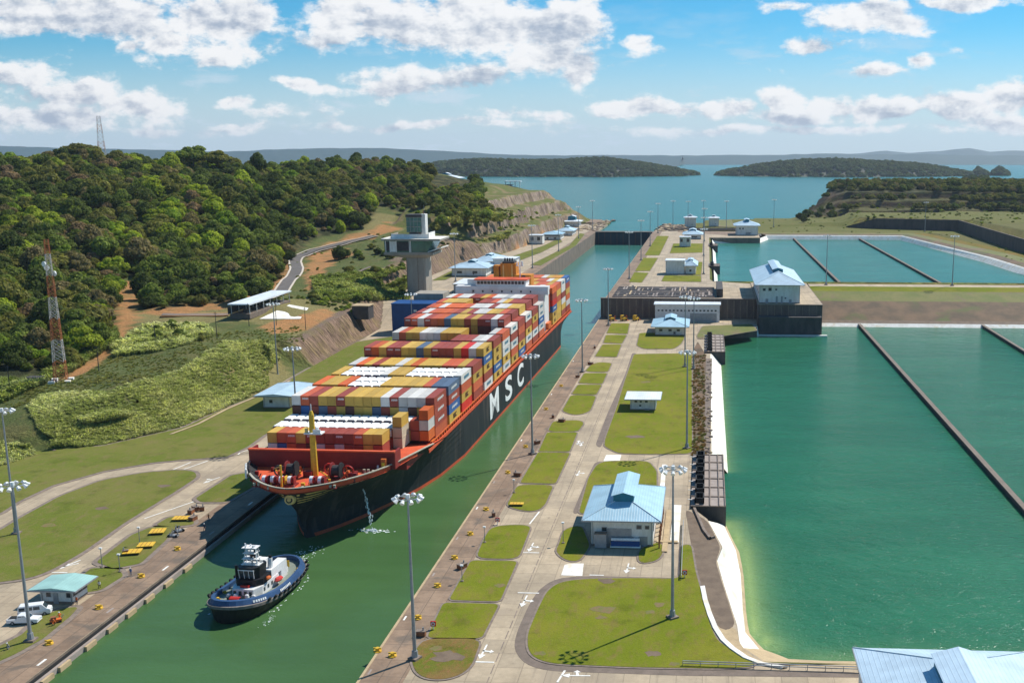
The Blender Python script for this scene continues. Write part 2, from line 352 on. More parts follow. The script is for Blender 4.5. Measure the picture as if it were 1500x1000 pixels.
for x, y, Y, dz in [(0, 225, 850, 15), (100, 215, 850, 15), (200, 224, 900, 15), (280, 222, 900, 15), (350, 230, 950, 15), (400, 240, 1000, 15), (450, 235, 1050, 15), (540, 225, 1100, 15), (600, 228, 1150, 15), (640, 245, 1200, 14), (665, 266, 1250, 1), (715, 275, 1300, 1), (770, 275, 1345, 1)]:
    p = PY(x, y, Y); WORLD_CTL.append((p.x, p.y, p.z - dz))
PTS = [tuple(P(*c)) for c in CTL] + WORLD_CTL
A_ = np.array([(p[0], p[1]) for p in PTS]) / 100; Z_ = np.array([p[2] for p in PTS])
def _k(r2): return np.where(r2 > 0, 0.5 * r2 * np.log(np.maximum(r2, 1e-12)), 0)
_n = len(A_); _D = ((A_[:, None] - A_[None]) ** 2).sum(-1); _Kmat = _k(_D) + np.eye(_n) * .004
_Pm = np.c_[np.ones(_n), A_]; _W = np.linalg.solve(np.block([[_Kmat, _Pm], [_Pm.T, np.zeros((3, 3))]]), np.r_[Z_, 0, 0, 0])
def tps(x, y):
    q = np.array([x, y]) / 100; r2 = ((A_ - q) ** 2).sum(-1); return float(_k(r2) @ _W[:_n] + _W[_n] + _W[_n + 1] * q[0] + _W[_n + 2] * q[1])
rnd = random.Random(7)
def vnoise(x, y, s, seed=0):
    from mathutils import noise
    return noise.noise(Vector((x / s + seed * 17.3, y / s - seed * 9.1, seed * 3.7)))
def h_left(x, y):
    fx = interp(y, FOOT); L = level(y)
    if x >= fx: return L - .3 - 24 * sstep(1235, 1275, y)
    d = fx - x; t = max(L * .9, tps(x, y)) if y < 1300 else tps(x, y)
    t += vnoise(x, y, 18, 1) * min(1, d / 30) * 1.6
    k = sstep(0, 11 if y > 420 else 26, d)
    wy = sstep(790, 835, y) * (1 - sstep(1225, 1255, y))          # blasted rock benches by the far lock
    if wy > 0 and d < 75:
        dd = d + vnoise(x, y, 22, 8) * 3 + vnoise(0, y, 60, 3) * 3
        bt = L + 12 * sstep(0, 4.5, dd) + 1.5 * sstep(4, 16, dd) + 12 * sstep(17, 21.5, dd) + 1.5 * sstep(22, 33, dd) + 10 * sstep(34, 39, dd)
        bt = bt + (max(t, bt) - bt) * sstep(42, 75, d); t = t + (bt - t) * wy; k = k + (1 - k) * wy * sstep(0, 1, d)
    t = min(t, 96)
    return L - .3 + (t - L + .3) * k
def h_right(x, y):
    if y < 556: return -9.0
    if x > 268 and y < 1290: return 10 + (10.5 + vnoise(x, y, 40, 2) * 1.5) * sstep(640, 780, y)
    top = 9.6
    if x > 150 and y > 1172 - (x - 150) * .45: top = 20.5
    if x > 55 and y > 1180:
        top = max(top, 10 + 3 * sstep(60, 140, x))
    if y > 1270:
        e = sstep(112, 190, x) 
        wob = vnoise(x, y, 60, 4) * 10; yb = y + wob
        tz = 13 + 9 * sstep(1300, 1306, yb) + 9 * sstep(1345, 1352, yb) + 9 * sstep(1395, 1402, yb) + 5 * sstep(1440, 1480, yb) + vnoise(x, y, 35, 6) * 2.5
        tz -= 60 * sstep(1650, 1800, y)
        z = top + (tz - top) * e - 30 * sstep(1345 + max(0, x - 112) * 3, 1365 + max(0, x - 112) * 3, y)
        if x < 112: z = 9.6 - 20 * sstep(1330 - max(0, 60 - x) * .8, 1350 - max(0, 60 - x) * .8, y)
        return z
    return top
def H(x, y):
    if x <= -113: return h_left(x, y)
    if x < -56: return -9.0
    if y < 182 and x < 420: return -0.5
    if x < 4:
        if y < 570: return -0.6 if x < -1 else -9.0
        if y < 1080: return 9.4
        if y > 1290 + x * 1.2: return -5
        return 9.5 if x > -54 + (y - 1080) * .22 else -5
    if x < 226 and 655 < y < 1072: return 0.0
    if x > 26 and x < 60 and y < 600: return -9
    if y < 600: return -9.0
    if y < 655: return 4.0
    return h_right(x, y)
def HT(x, y): return H(x, y)
def PT(px, py):
    """pixel onto the terrain"""
    z = 10.0
    for _ in range(40):
        p = P(px, py, z); z = .5 * z + .5 * HT(p.x, p.y)
    return P(px, py, z)
def Q(p):
    v = np.array(p, float) - C0; zc = v @ FW; return CX + F * (v @ RT) / zc, CY - F * (v @ UP) / zc
def inside(px, py, pg):
    r = False; n = len(pg); j = n - 1
    for i in range(n):
        if (pg[i][1] > py) != (pg[j][1] > py) and px < (pg[j][0] - pg[i][0]) * (py - pg[i][1]) / (pg[j][1] - pg[i][1]) + pg[i][0]: r = not r
        j = i
    return r
def axis(*segs):
    out = []
    for a, b, s in segs: out += list(np.arange(a, b, s))
    return out
XS = axis((-2600, -1400, 150), (-1400, -700, 30), (-700, -320, 10), (-320, -240, 4.5), (-240, -150, 1.6), (-150, -113.2, 9)) + [-113.2, -112.8, -57, -56.5, -40, -20, -2, -1, 3, 5, 25, 27, 59, 61] + axis((70, 225, 16), (227, 560, 10), (560, 2400, 160))
YS = axis((40, 240, 12), (240, 560, 3.2), (560, 900, 5), (900, 1280, 7), (1280, 1480, 2.6), (1480, 1500, 7), (1500, 1900, 16), (1900, 2400, 100))
DIRT = [[(172, 412), (204, 412), (207, 440), (196, 452), (200, 470), (186, 490), (165, 505), (150, 530), (120, 550), (95, 556), (110, 540), (140, 520), (160, 500), (172, 470)],
        [(400, 412), (425, 380), (440, 372), (500, 350), (560, 330), (590, 318), (597, 330), (560, 345), (480, 362), (438, 380), (425, 400), (416, 422), (395, 432)],
        [(205, 455), (330, 440), (400, 425), (420, 430), (340, 452), (230, 463)],
        [(447, 395), (460, 372), (500, 362), (520, 372), (480, 390), (450, 430)],
        [(425, 465), (475, 452), (500, 462), (465, 482), (400, 490), (380, 478)], [(730, 380), (770, 345), (800, 330), (815, 345), (770, 372), (740, 385)]]
DRYG = [[(205, 460), (560, 425), (545, 460), (440, 495), (360, 470), (200, 478)], [(545, 310), (600, 320), (590, 340), (520, 345)], [(700, 290), (800, 290), (810, 340), (740, 350)],
        [(330, 540), (400, 520), (430, 550), (390, 580), (340, 580)]]
FOREST = [(-2000, 560), (0, 551), (60, 550), (110, 542), (148, 508), (166, 474), (168, 432), (170, 405), (207, 405), (211, 452), (262, 454), (380, 441), (410, 408), (428, 372), (468, 349), (535, 333), (556, 300),
          (590, 312), (640, 322), (700, 345), (722, 352), (716, 325), (704, 295), (706, 275), (690, 262), (640, 256), (640, 100), (-2000, 100)]
verts = []; cols = []
for y in YS:
    for x in XS:
        z = HT(x, y); verts.append((x, y, z))
        px, py = Q((x, y, z)) if y > 80 else (0, 2000)
        c = (.105, .125, .035); nz = vnoise(x, y, 12, 5)
        if x < -113:
            fx = interp(y, FOOT); d = fx - x
            if d > 0: c = (.10, .12, .04)
            if any(inside(px, py, g) for g in DRYG): c = (.22, .19, .08)
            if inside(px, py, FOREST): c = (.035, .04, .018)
            if any(inside(px + nz * 5, py + nz * 3, g) for g in DIRT): c = (.40, .20, .085)
            if 0 < d < 13 and 425 < y < 700: c = (.19, .135, .105)
            if 0 < d < 18 and 640 < y < 800: c = (.20, .145, .115)
            if 790 < y < 1270 and 0 < d < 80:
                g = abs(HT(x + 1.2, y) - HT(x - 1.2, y)) / 2.4; g2 = abs(HT(x, y + 2) - HT(x, y - 2)) / 4
                if max(g, g2) > .95: c = (.25, .20, .17) if vnoise(x, y, 9, 6) > -.1 else (.15, .115, .10)
                elif nz > .25: c = (.22, .17, .09)
                else: c = (.12, .135, .04)
        else:
            if y > 1290 and x > 110:
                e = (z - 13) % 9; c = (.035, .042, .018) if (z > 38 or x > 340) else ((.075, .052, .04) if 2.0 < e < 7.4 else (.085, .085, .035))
            elif y > 1080: c = (.15, .15, .05) if nz > -.1 else (.13, .14, .04)
            elif x > 226: c = (.14, .135, .05)
        cols.append((*c, 1))
nx = len(XS)
faces = [(j * nx + i, j * nx + i + 1, (j + 1) * nx + i + 1, (j + 1) * nx + i) for j in range(len(YS) - 1) for i in range(nx - 1)]
me = bpy.data.meshes.new('terrain'); me.from_pydata(verts, [], faces)
ca = me.color_attributes.new('surface', 'FLOAT_COLOR', 'POINT'); ca.data.foreach_set('color', np.array(cols, np.float32).ravel())
me.polygons.foreach_set('use_smooth', [True] * len(me.polygons))
m, t, b, pos = new_mat('earth_and_grass', .95, .1)
a = t.add('ShaderNodeVertexColor', layer_name='surface')
n1 = t.noise(pos, .12, 6, .65); n2 = t.noise(pos, .9, 6, .7)
c = t.mix(t.math('MULTIPLY', t.ramp(n1, .45, .65), .5), a.outputs['Color'], (.19, .155, .065)); c = t.mix(1.0, c, t.mix(n2, (1.6, 1.6, 1.5), (.45, .45, .47)), 'MULTIPLY')
gn = [n for n in t.n if n.bl_idname == 'ShaderNodeNewGeometry'][0]; sn = t.add('ShaderNodeSeparateXYZ'); t.l.new(gn.outputs['True Normal'], sn.inputs[0])
steep = t.ramp(sn.outputs[2], .93, .70); st = t.noise(t.vmath('MULTIPLY', pos, (.12, .9, .12)), 1.0, 6, .7, .8); c = t.mix(steep, c, t.mix(1.0, c, t.mix(t.ramp(st, .35, .65), (.42, .40, .38), (1.7, 1.6, 1.5)), 'MULTIPLY'))
t.put(b.inputs['Base Color'], c); bump(t, b, n2, .8, 1.2)
me.materials.append(m); ter = bpy.data.objects.new('terrain', me); COL.objects.link(ter); tag(ter, kind='structure')

# ------------------------------------------------------------------ water
def struct(o, label=None): o['kind'] = 'structure'; return o
NEARW = [(1068, 768), (1088, 806), (1094, 842), (1098, 892), (1105, 924), (1127, 946), (1160, 959), (1205, 962), (1262, 963)]
NW = [P(x, y, -5) for x, y in NEARW] + [Vector((420, P(1262, 963, -5).y, -5))]
ZB = -5.0
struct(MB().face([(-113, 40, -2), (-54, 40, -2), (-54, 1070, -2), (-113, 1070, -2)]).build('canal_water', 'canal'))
gx = axis((0, 40, 2), (40, 100, 6), (100, 440, 20)); gy = axis((150, 300, 3), (300, 600, 10)); v = []; sh = []
def segd(p, a, b):
    ab = b - a; tt = max(0, min(1, (p - a).dot(ab) / ab.length_squared)); return (p - a - ab * tt).length
SH = [(NW[i].to_2d(), NW[i + 1].to_2d(), 1.0) for i in range(len(NW) - 1)]
for yv in gy:
    for xv in gx:
        p = Vector((xv, yv)); s_ = 0
        for i, (a0, b0, k) in enumerate(SH): s_ = max(s_, (1.0 if i < 5 else .35) * math.exp(-segd(p, a0, b0) / 2.9) * .9)
        if yv > 297: s_ = max(s_, .55 * math.exp(-max(0, xv - 6) / 2.0))
        v.append((xv, yv, ZB)); sh.append(s_)
n_ = len(gx); me = bpy.data.meshes.new('basin_water')
me.from_pydata(v, [], [(j * n_ + i, j * n_ + i + 1, (j + 1) * n_ + i + 1, (j + 1) * n_ + i) for j in range(len(gy) - 1) for i in range(n_ - 1)])
me.attributes.new('shore', 'FLOAT', 'POINT').data.foreach_set('value', sh); me.materials.append(M['basin_near'])
o = bpy.data.objects.new('basin_water', me); COL.objects.link(o); struct(o)
B2 = [(7, 656), (7, 1004), (52, 1010), (60, 1050), (188, 1050), (214, 830), (222, 656)]
struct(MB().face([(4, 654, 5), (228, 654, 5), (228, 1060, 5), (4, 1060, 5)]).build('upper_basin_water', 'basin_far'))
lk = MB(); lk.face([(-30000, 1078, 8), (-54, 1078, 8), (30000, 1078, 8), (30000, 70000, 8), (-30000, 70000, 8)])
lk = MB(); lk.face([(-117, 1072, 8), (-52, 1072, 8), (-40, 1300, 8), (-150, 1300, 8)]); lk.face([(-15500, 1230, 7.98), (15500, 1230, 7.98), (15500, 16000, 7.98), (-15500, 16000, 7.98)])
struct(lk.build('lake_water', 'lake'))

# ------------------------------------------------------------------ lock walls and banks
isl = MB()
X1 = [(1036, 762), (1058, 802), (1050, 822), (1064, 870), (1080, 918), (1084, 948), (1120, 972), (1205, 978), (1262, 978)]
X1w = [P(x, y, -.4) for x, y in X1] + [Vector((420, P(1262, 978, 0).y, -.4))]
lowpoly = [(-57.5, 40), (420, 40)] + [(p.x, p.y) for p in X1w[::-1]] + [(-2.5, 251), (-2.5, 298), (2, 299), (2, 515), (5, 528), (26, 536), (27, 564.9), (-57.5, 564.9)]
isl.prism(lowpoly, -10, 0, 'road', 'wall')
struct(isl.build('island_ground', parent=None))
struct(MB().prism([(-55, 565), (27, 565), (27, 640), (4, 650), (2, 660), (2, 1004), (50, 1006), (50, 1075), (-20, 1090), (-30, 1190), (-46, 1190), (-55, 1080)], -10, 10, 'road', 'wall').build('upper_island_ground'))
struct(MB().box(-57.4, -49.8, 40, 564.8, .004, .03, 'quay').build('quay_deck'))
struct(MB().box(-54.9, -46, 565.2, 1085, 10.004, 10.03, 'quay').build('upper_quay_deck'))
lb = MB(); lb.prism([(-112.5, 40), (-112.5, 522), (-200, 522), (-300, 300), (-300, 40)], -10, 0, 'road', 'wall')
struct(lb.build('bank_ground'))
ub = MB()
ub.loft([[(-112.5, y, -10), (-112.5, y, level(y)), (-180, y, level(y) + .02)] for y in axis((522, 566, 4)) + [566, 1085, 1200]], 'road')
ub.face([(-112.5, 566, -9), (-112.5, 1085, -9), (-112.5, 1085, 9.9), (-112.5, 566, 9.9)], 'wall')
o = struct(ub.build('upper_bank_ground')); 
struct(MB().box(-121.5, -112.6, 40, 521, .004, .03, 'quay').build('bank_quay_deck'))
struct(MB().box(-121.5, -112.45, 570, 1100, 10.03, 10.06, 'quay').build('upper_bank_quay_deck'))
uw = MB(); uw.box(-113, -112.4, 566, 1090, -9, 9.95, 'wall'); struct(uw.build('upper_lock_wall_face'))
# stepped coping and timber fenders along the near wall
f = MB(); f.box(-112.5, -111.7, 60, 520, -2.6, -1.0, 'deckc'); f.box(-112.49, -112.25, 60, 520, -1.0, -.45, 'dark'); fend = struct(f.build('wall_ledge'))
ylist = [P(x, y, -1).y for x, y in [(60, 990), (85, 970), (120, 940), (150, 915), (175, 893), (205, 872), (235, 850), (262, 828)]]
for i, yv in enumerate(ylist):
    o = MB().box(-111.69, -111.2, yv - 1.6, yv + 1.6, -2.3, -1.1, 'tan').build('wall_fender') if i == 0 else o.copy()
    if i: COL.objects.link(o); o.location.y = yv - ylist[0]
    tag(o, 'tan timber fender on the ledge of the near canal wall', 'fender', 'fenders on the canal wall')
cp = MB(); cp.box(-57.5, -57.05, 40, 564, .04, .10, 'tan'); struct(cp.build('quay_coping'))
# basin banks
TI = [(1060, 768), (1078, 806), (1085, 842), (1088, 892), (1092, 926), (1112, 950), (1150, 964), (1205, 967), (1262, 968)]
TIw = [P(x, y, -4.3) for x, y in TI] + [Vector((420, P(1262, 968, -4.3).y, -4.3))]
Wd = [p + Vector((0, 0, -.9)) + (p - q).normalized() * .6 for p, q in zip(NW, TIw)]
bk = MB(); bk.loft([Wd, TIw], 'tan'); bk.loft([TIw[:6], X1w[:6]], 'white_conc'); bk.loft([TIw[5:], X1w[5:]], 'tan')
bk.loft([[(8.0, y, -6.4), (2.6, y, -.2), (2.0, y, -.05)] for y in (298, 400, 515)] + [[(9, 529, -6.4), (6, 531, -.2), (5, 532, -.05)], [(27, 536, -6.4), (26, 538, -.2), (25, 539, -.05)], [(27.5, 540, -6.4), (26.5, 541, -.2), (26, 542, -.05)]], 'white_conc')
struct(bk.build('basin_bank'))
# earth bank between the two basins
eb = MB()
xs_ = [61, 79, 100, 146, 200, 300, 420]
prof = [(568, -7, 'white_conc'), (574, -3.4, 'darkpatch'), (578, -2.4, 'tanb'), (586, .2, 'tanb'), (602, 5.0, 'greenb'), (618, 8.6, 'lawn'), (630, 9.9, 'road'), (640, 10.05, 'lawn_dry'), (646, 9.7, 'darkpatch'), (653, 4.2, 'x')]
M['tanb'] = mk('brown_earth', (.175, .105, .055), (.095, .065, .035), .09, amt=.5, third=(.095, .11, .025), tscale=.03, bmp=.4)
M['greenb'] = mk('green_and_brown_earth', (.12, .14, .022), (.20, .17, .05), .08, third=(.17, .12, .06), tscale=.05, bmp=.4)
for (y0, z0, m0), (y1, z1, _) in zip(prof, prof[1:]): eb.loft([[(x, y0, z0), (x, y1, z1)] for x in xs_], m0)
struct(eb.build('earth_bank'))
# far basin rims
RB = [Vector(p) for p in [(7, 656), (7, 1003), (52, 1009), (60, 1050), (188, 1050), (214, 830), (224, 655)]]
rim = MB()
def ring(pts, d0, z0, d1, z1, mat, lo=0, hi=None):
    a = grow([tuple(p) for p in pts], d0); c2 = grow([tuple(p) for p in pts], d1); hi = hi or len(pts)
    rim.loft([[(a[i][0], a[i][1], z0), (c2[i][0], c2[i][1], z1)] for i in range(lo, hi)], mat)
rp = [(7, 640), (7, 1003), (50, 1009), (60, 1050), (188, 1050), (214, 830), (224, 640)]
ring(rp, -2.5, 3, 3, 8.4, 'white_conc'); ring(rp, 3, 8.4, 4.5, 9.2, 'white_conc', 3); ring(rp, 4.5, 9.2, 12, 10.1, 'tanb', 3); ring(rp, 12, 10.1, 24, 10.4, 'greenb', 3); ring(rp, 24, 10.4, 46, 9.5, 'lawn_dry', 3)
struct(rim.build('upper_basin_rim'))
# dividing walls
for i, (x, y0, y1, z0, z1, w0, lab) in enumerate([(80, 140, 578, -9, -1.2, 2.2, 'long dark wall dividing the near green basin, first from the island'), (146, 140, 578, -9, -1.2, 2.2, 'long dark wall dividing the near green basin, second from the island'),
        (83, 650, 1056, 0, 8.0, 2.4, 'long dark wall dividing the far teal basin, first from the island'), (147, 650, 1056, 0, 8.0, 2.4, 'long dark wall dividing the far teal basin, second from the island')]):
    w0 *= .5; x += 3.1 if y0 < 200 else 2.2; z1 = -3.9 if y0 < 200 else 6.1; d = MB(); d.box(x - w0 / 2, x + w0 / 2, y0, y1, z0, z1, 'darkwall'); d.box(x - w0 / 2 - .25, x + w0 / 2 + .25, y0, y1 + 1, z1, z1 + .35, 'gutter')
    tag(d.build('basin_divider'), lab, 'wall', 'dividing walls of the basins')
# dark retaining wall on the right
rw = [(150, 1160), (180, 1144), (258, 1112), (254, 986), (252, 855), (252, 760), (262, 640)]; r = MB()
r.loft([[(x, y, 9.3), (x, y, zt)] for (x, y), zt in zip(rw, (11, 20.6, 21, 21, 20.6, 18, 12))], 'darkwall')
r.loft([[(x, y, zt), (x + 1, y + 1.4, zt), (x + 1, y + 1.4, 9)] for (x, y), zt in zip(rw, (11, 20.6, 21, 21, 20.6, 18, 12))], 'kerb')
tag(r.build('retaining_wall'), 'long dark retaining wall with an angled corner beyond the far basin', 'wall')
M['gate'] = mk('dark_gate_steel', (.018, .05, .07), (.012, .03, .04), .2, streak=(1, 1, .3))
gate = MB().box(-112.35, -54.9, 1067, 1074, -9, 10.4, 'gate').build('lock_gate'); tag(gate, 'dark steel rolling gate closing the far end of the canal', 'lock gate')
wk = MB(); wk.box(-112.35, -55.1, 1066, 1075, 10.4, 10.8, 'gutter')
for k in range(29): wk.box(-112 + 2 * k, -111.9 + 2 * k, 1066, 1066.1, 10.8, 11.9, 'steel')
wk.box(-112.3, -55.2, 1066, 1066.1, 11.8, 11.9, 'steel'); wk.build('walkway', parent=gate)
for k in range(9):
    MB().box(-109.6 + k * 6.2, -108.9 + k * 6.2, 1066.4, 1067, -2.5, 10.3, 'darkwall').build('rib', parent=gate)

# ------------------------------------------------------------------ lawns, roads, markings
M['rustpatch'] = mk('bare_soil', (.20, .13, .055), (.14, .15, .03), .8, amt=.5, fine=3)
def lawn(name, pts, mat='lawn', z=0.0, kerb=.45, sm=2):
    pg = round_poly([tuple(P(x, y, z)[:2]) for x, y in pts], .9 if sm == 1 else 2.4); pg = grow(pg, .35); m_ = MB()
    m_.prism(grow(pg, kerb), z + .004, z + .12, 'kerb'); m_.prism(pg, z + .004, z + .17, mat)
    return struct(m_.build(name))
S = [[(608, 975), (606, 962), (622, 937), (702, 937), (688, 975), (672, 988), (650, 994), (628, 993), (614, 986)], [(652, 884), (728, 886), (703, 934), (629, 933)], [(692, 822), (755, 823), (730, 880), (661, 878)],
     [(720, 774), (740, 770), (776, 770), (757, 818), (700, 817), (710, 792)], [(760, 711), (809, 711), (796, 740), (786, 748), (768, 748), (744, 741)], [(790, 663), (833, 664), (812, 708), (764, 707)],
     [(803, 634), (844, 634), (833, 661), (791, 661)], [(812, 617), (848, 616), (854, 620), (845, 632), (804, 632)], [(838, 579), (872, 580), (863, 602), (850, 607), (838, 607), (825, 602)],
     [(848, 564), (880, 564), (872, 578), (839, 577)], [(857, 547), (888, 547), (881, 562), (849, 561)], [(868, 534), (878, 531), (895, 532), (889, 545), (858, 544)],
     [(884, 505), (909, 505), (902, 523), (873, 522)], [(889, 491), (917, 491), (910, 503), (885, 502)], [(896, 474), (921, 474), (918, 489), (890, 488)]]
for i, s_ in enumerate(S): lawn('lawn_strip', s_, 'lawn_dry' if i == 0 else 'lawn', sm=2 if i in (0, 3, 4, 8, 11, 7) else 1)
def flat(name, pts, mat, z, sm=2, zz=0.0):
    pg = [tuple(P(x, y, zz)[:2]) for x, y in pts]; pg = round_poly(pg, 3) if sm else pg
    return struct(MB().prism(pg, zz + .002, zz + z, mat).build(name))
flat('gutter_strip', [(752, 950), (757, 925), (775, 885), (790, 862), (815, 846), (860, 843), (1000, 846), (1000, 852), (860, 852), (820, 860), (795, 890), (778, 940), (775, 958), (800, 972), (1000, 978), (1260, 984), (1290, 992), (1000, 989), (800, 982), (768, 972)], 'gutter', .03, 1)
flat('gutter_strip', [(838, 752), (848, 752), (872, 700), (886, 676), (872, 676), (860, 700)], 'gutter', .03, 1)
flat('gutter_strip', [(872, 652), (880, 656), (898, 610), (928, 540), (932, 517), (926, 517), (916, 548), (890, 605)], 'gutter', .03, 1)
lawn('lawn', [(776, 950), (776, 928), (790, 894), (804, 866), (822, 853), (860, 849), (930, 848), (998, 849), (1000, 800), (1010, 798), (1016, 836), (1028, 880), (1036, 912), (1048, 940), (1085, 962), (1110, 975), (1050, 978), (930, 976), (810, 971), (785, 963)])
lawn('lawn', [(864, 700), (876, 681), (888, 676), (948, 676), (960, 690), (960, 715), (880, 714), (862, 752), (850, 752)])
lawn('lawn', [(828, 776), (850, 770), (862, 800), (846, 822), (830, 820), (816, 808), (821, 798)])
lawn('lawn', [(938, 806), (966, 794), (970, 806), (964, 818), (952, 823), (938, 824)])
lawn('lawn', [(930, 519), (1012, 518), (1012, 664), (960, 665), (908, 664), (887, 654), (888, 644), (906, 594), (916, 560)])
lawn('lawn', [(938, 488), (1000, 488), (1001, 496), (996, 504), (986, 511), (944, 511), (934, 506)])
lawn('lawn', [(1022, 492), (1030, 478), (1100, 475), (1108, 484), (1060, 492), (1024, 497)], 'greenb')
flat('dry_ground', [(1013, 518), (1022, 500), (1034, 520), (1034, 560), (1032, 668), (1014, 668)], 'tanb', .05, 1)
flat('rubble_edge', [(1034, 525), (1043, 525), (1040, 668), (1031, 668)], 'gutter', .07, 0)
flat('weathered_bank_ground', [(1004, 745), (1036, 762), (1056, 802), (1048, 822), (1063, 870), (1078, 916), (1060, 925), (1042, 905), (1030, 878), (1021, 840), (1013, 800)], 'darkpatch', .05, 1)
flat('tan_ground', [(1036, 905), (1050, 922), (1078, 916), (1084, 946), (1118, 972), (1205, 979), (1262, 979), (1262, 972), (1130, 975), (1072, 950), (1050, 930)], 'tan', .04, 1)
kl = MB(); kw = [P(x, y, 0) for x, y in [(1029, 860), (1033, 880), (1040, 902), (1048, 921), (1059, 938), (1073, 951), (1092, 964), (1115, 973), (1150, 979)]]
kl.loft([[(p.x - .45, p.y - .1, .02), (p.x - .45, p.y - .1, .35), (p.x + .45, p.y + .3, .35), (p.x + .45, p.y + .3, .02)] for p in kw], 'white_conc'); struct(kl.build('bank_kerb'))
kl = MB(); kw = [P(x, y, 0) for x, y in [(1017, 746), (1024, 762), (1031, 778), (1040, 790), (1046, 788)]]
kl.loft([[(p.x - .3, p.y, .02), (p.x - .3, p.y, .6), (p.x + .3, p.y, .6), (p.x + .3, p.y, .02)] for p in kw], 'kerb'); struct(kl.build('bank_kerb'))
flat('pale_slab', [(827, 827), (833, 825), (855, 825), (853, 843), (822, 842)], 'white_conc', .04, 0); flat('pale_slab', [(888, 666), (910, 666), (908, 675), (884, 675)], 'white_conc', .04, 0)
flat('pale_slab', [(970, 680), (976, 680), (970, 760), (962, 760)], 'white_conc', .04, 0)
flat('pale_slab', [(893, 604), (930, 605), (930, 609), (892, 609)], 'kerb', .06, 0)
# upper island lawns (10 m up)
for s_ in [[(922, 413), (939, 414), (949, 400), (930, 399)], [(931, 397), (951, 397), (963, 378), (943, 378)], [(945, 374), (965, 374), (979, 346), (963, 346)], [(982, 371), (1028, 370), (1029, 357), (987, 357)],
           [(970, 412), (1026, 413), (1026, 404), (974, 404)], [(1006, 403), (1026, 403), (1028, 384), (1008, 384)]]: lawn('upper_lawn', s_, 'lawn', 10.0, sm=1)
lawn('upper_lawn', [(1046, 332), (1075, 333), (1070, 322), (1050, 322)], 'greenb', 10.0, sm=1)
for s_ in [[(742, 379), (797, 360), (818, 350), (823, 354), (794, 369), (752, 385)], [(634, 411), (680, 388), (712, 378), (720, 381), (690, 392), (652, 410)], [(778, 388), (834, 360), (850, 342), (856, 343), (843, 360), (792, 389)]]: lawn('upper_bank_lawn', s_, 'lawn_left', 10.06, sm=1)
for (px, py, r_) in [(790, 957, 1.3), (885, 893, 2.6), (965, 886, 1.5), (953, 897, 1.4), (956, 958, 1.6), (889, 851, 2.0), (987, 973, 1.2), (655, 962, 3.2), (732, 858, 1.4), (640, 950, 1.6), (905, 752, 1.8), (930, 640, 3.0), (945, 560, 2.4), (880, 905, 1.2), (70, 770, 2.2), (150, 745, 1.8), (240, 712, 1.8)]:
    p = P(px, py); rr_ = random.Random(px); pg = [(p.x + r_ * rr_.uniform(.5, 1.15) * math.cos(a * .5236), p.y + r_ * rr_.uniform(.5, 1.15) * math.sin(a * .5236) * .8) for a in range(12)]
    struct(MB().prism(pg, .12, .176 + r_ * .003, rr_.choice(['rustpatch', 'rustpatch', 'darkpatch'])).build('bare_ground'))
# near bank lawns
lawn('bank_lawn', [(-90, 800), (0, 779), (30, 760), (90, 727), (150, 704), (210, 693), (262, 689), (283, 691), (287, 699), (255, 720), (180, 766), (120, 808), (75, 834), (45, 846), (0, 852), (-90, 860)], 'lawn_left', kerb=1.1)
o = lawn('bank_lawn', [(-120, 790), (0, 751), (24, 735), (75, 711), (150, 690), (225, 677), (270, 673), (330, 669), (360, 655), (384, 638), (430, 612), (520, 545), (600, 505), (600, 490), (524, 501), (492, 518), (430, 554), (400, 574), (330, 599), (270, 627), (150, 654), (75, 658), (20, 600), (-120, 640)], 'lawn_left', sm=1, kerb=1.1)
lawn('bank_lawn', [(120, 847), (135, 833), (172, 835), (178, 844), (146, 864), (120, 868)], 'lawn_left', sm=1, kerb=1.1)
lawn('bank_lawn', [(144, 823), (195, 784), (222, 773), (256, 772), (240, 792), (204, 825), (168, 832)], 'lawn_left', sm=1, kerb=1.1)
lawn('bank_lawn', [(231, 769), (249, 758), (280, 758), (282, 768), (255, 771)], 'lawn_left', sm=1, kerb=1.1)
lawn('bank_lawn', [(289, 730), (340, 697), (380, 690), (420, 660), (470, 620), (560, 560), (600, 530), (610, 535), (480, 640), (366, 715), (330, 735), (296, 735)], 'lawn_left', sm=1, kerb=1.1)
lawn('bank_lawn', [(-40, 948), (0, 948), (35, 930), (60, 905), (90, 893), (112, 890), (100, 903), (60, 936), (20, 958), (-40, 985)], 'lawn_left', sm=1, kerb=1.1)
# road paint
mk_n = 0
def arrow(px, py, ang, L=5.0, z=0.0, turn=0):
    m_ = MB(); zz = .045
    def q(pts): m_.face([(x, y, zz) for x, y in pts], 'paint_w')
    q([(-.16, -L / 2), (.16, -L / 2), (.16, L * .2), (-.16, L * .2)]); q([(-.7, L * .2), (.7, L * .2), (0, L / 2)])
    if turn: q([(.16, -.6), (1.2 * turn, -.35), (1.2 * turn, .05), (.16, -.1)]); q([(1.2 * turn, -.8), (1.9 * turn, -.15), (1.2 * turn, .5)])
    p = P(px, py, z); o = m_.build('road_arrow', loc=(p.x, p.y, z), rotz=R(ang)); return struct(o)
def bar(px, py, L, ang, w_=.35, z=0.0, mat='paint_w'):
    p = P(px, py, z); o = MB().box(-L / 2, L / 2, -w_ / 2, w_ / 2, .035, .045, mat).build('road_line', loc=(p.x, p.y, z), rotz=R(ang)); return struct(o)
for a_ in [(708, 954, 178, 5.5, 0, -1), (768, 880, 178, 5.5, 0, -1), (778, 801, 178, 5.5, 0, -1), (919, 832, 178, 5.5, 0, -1), (843, 989, 92, 5.0, 0, 1), (847, 693, 178, 5, 0, -1), (852, 650, 178, 5, 0, 1), (847, 648, 0, 5, 0, 1)]: arrow(*a_)
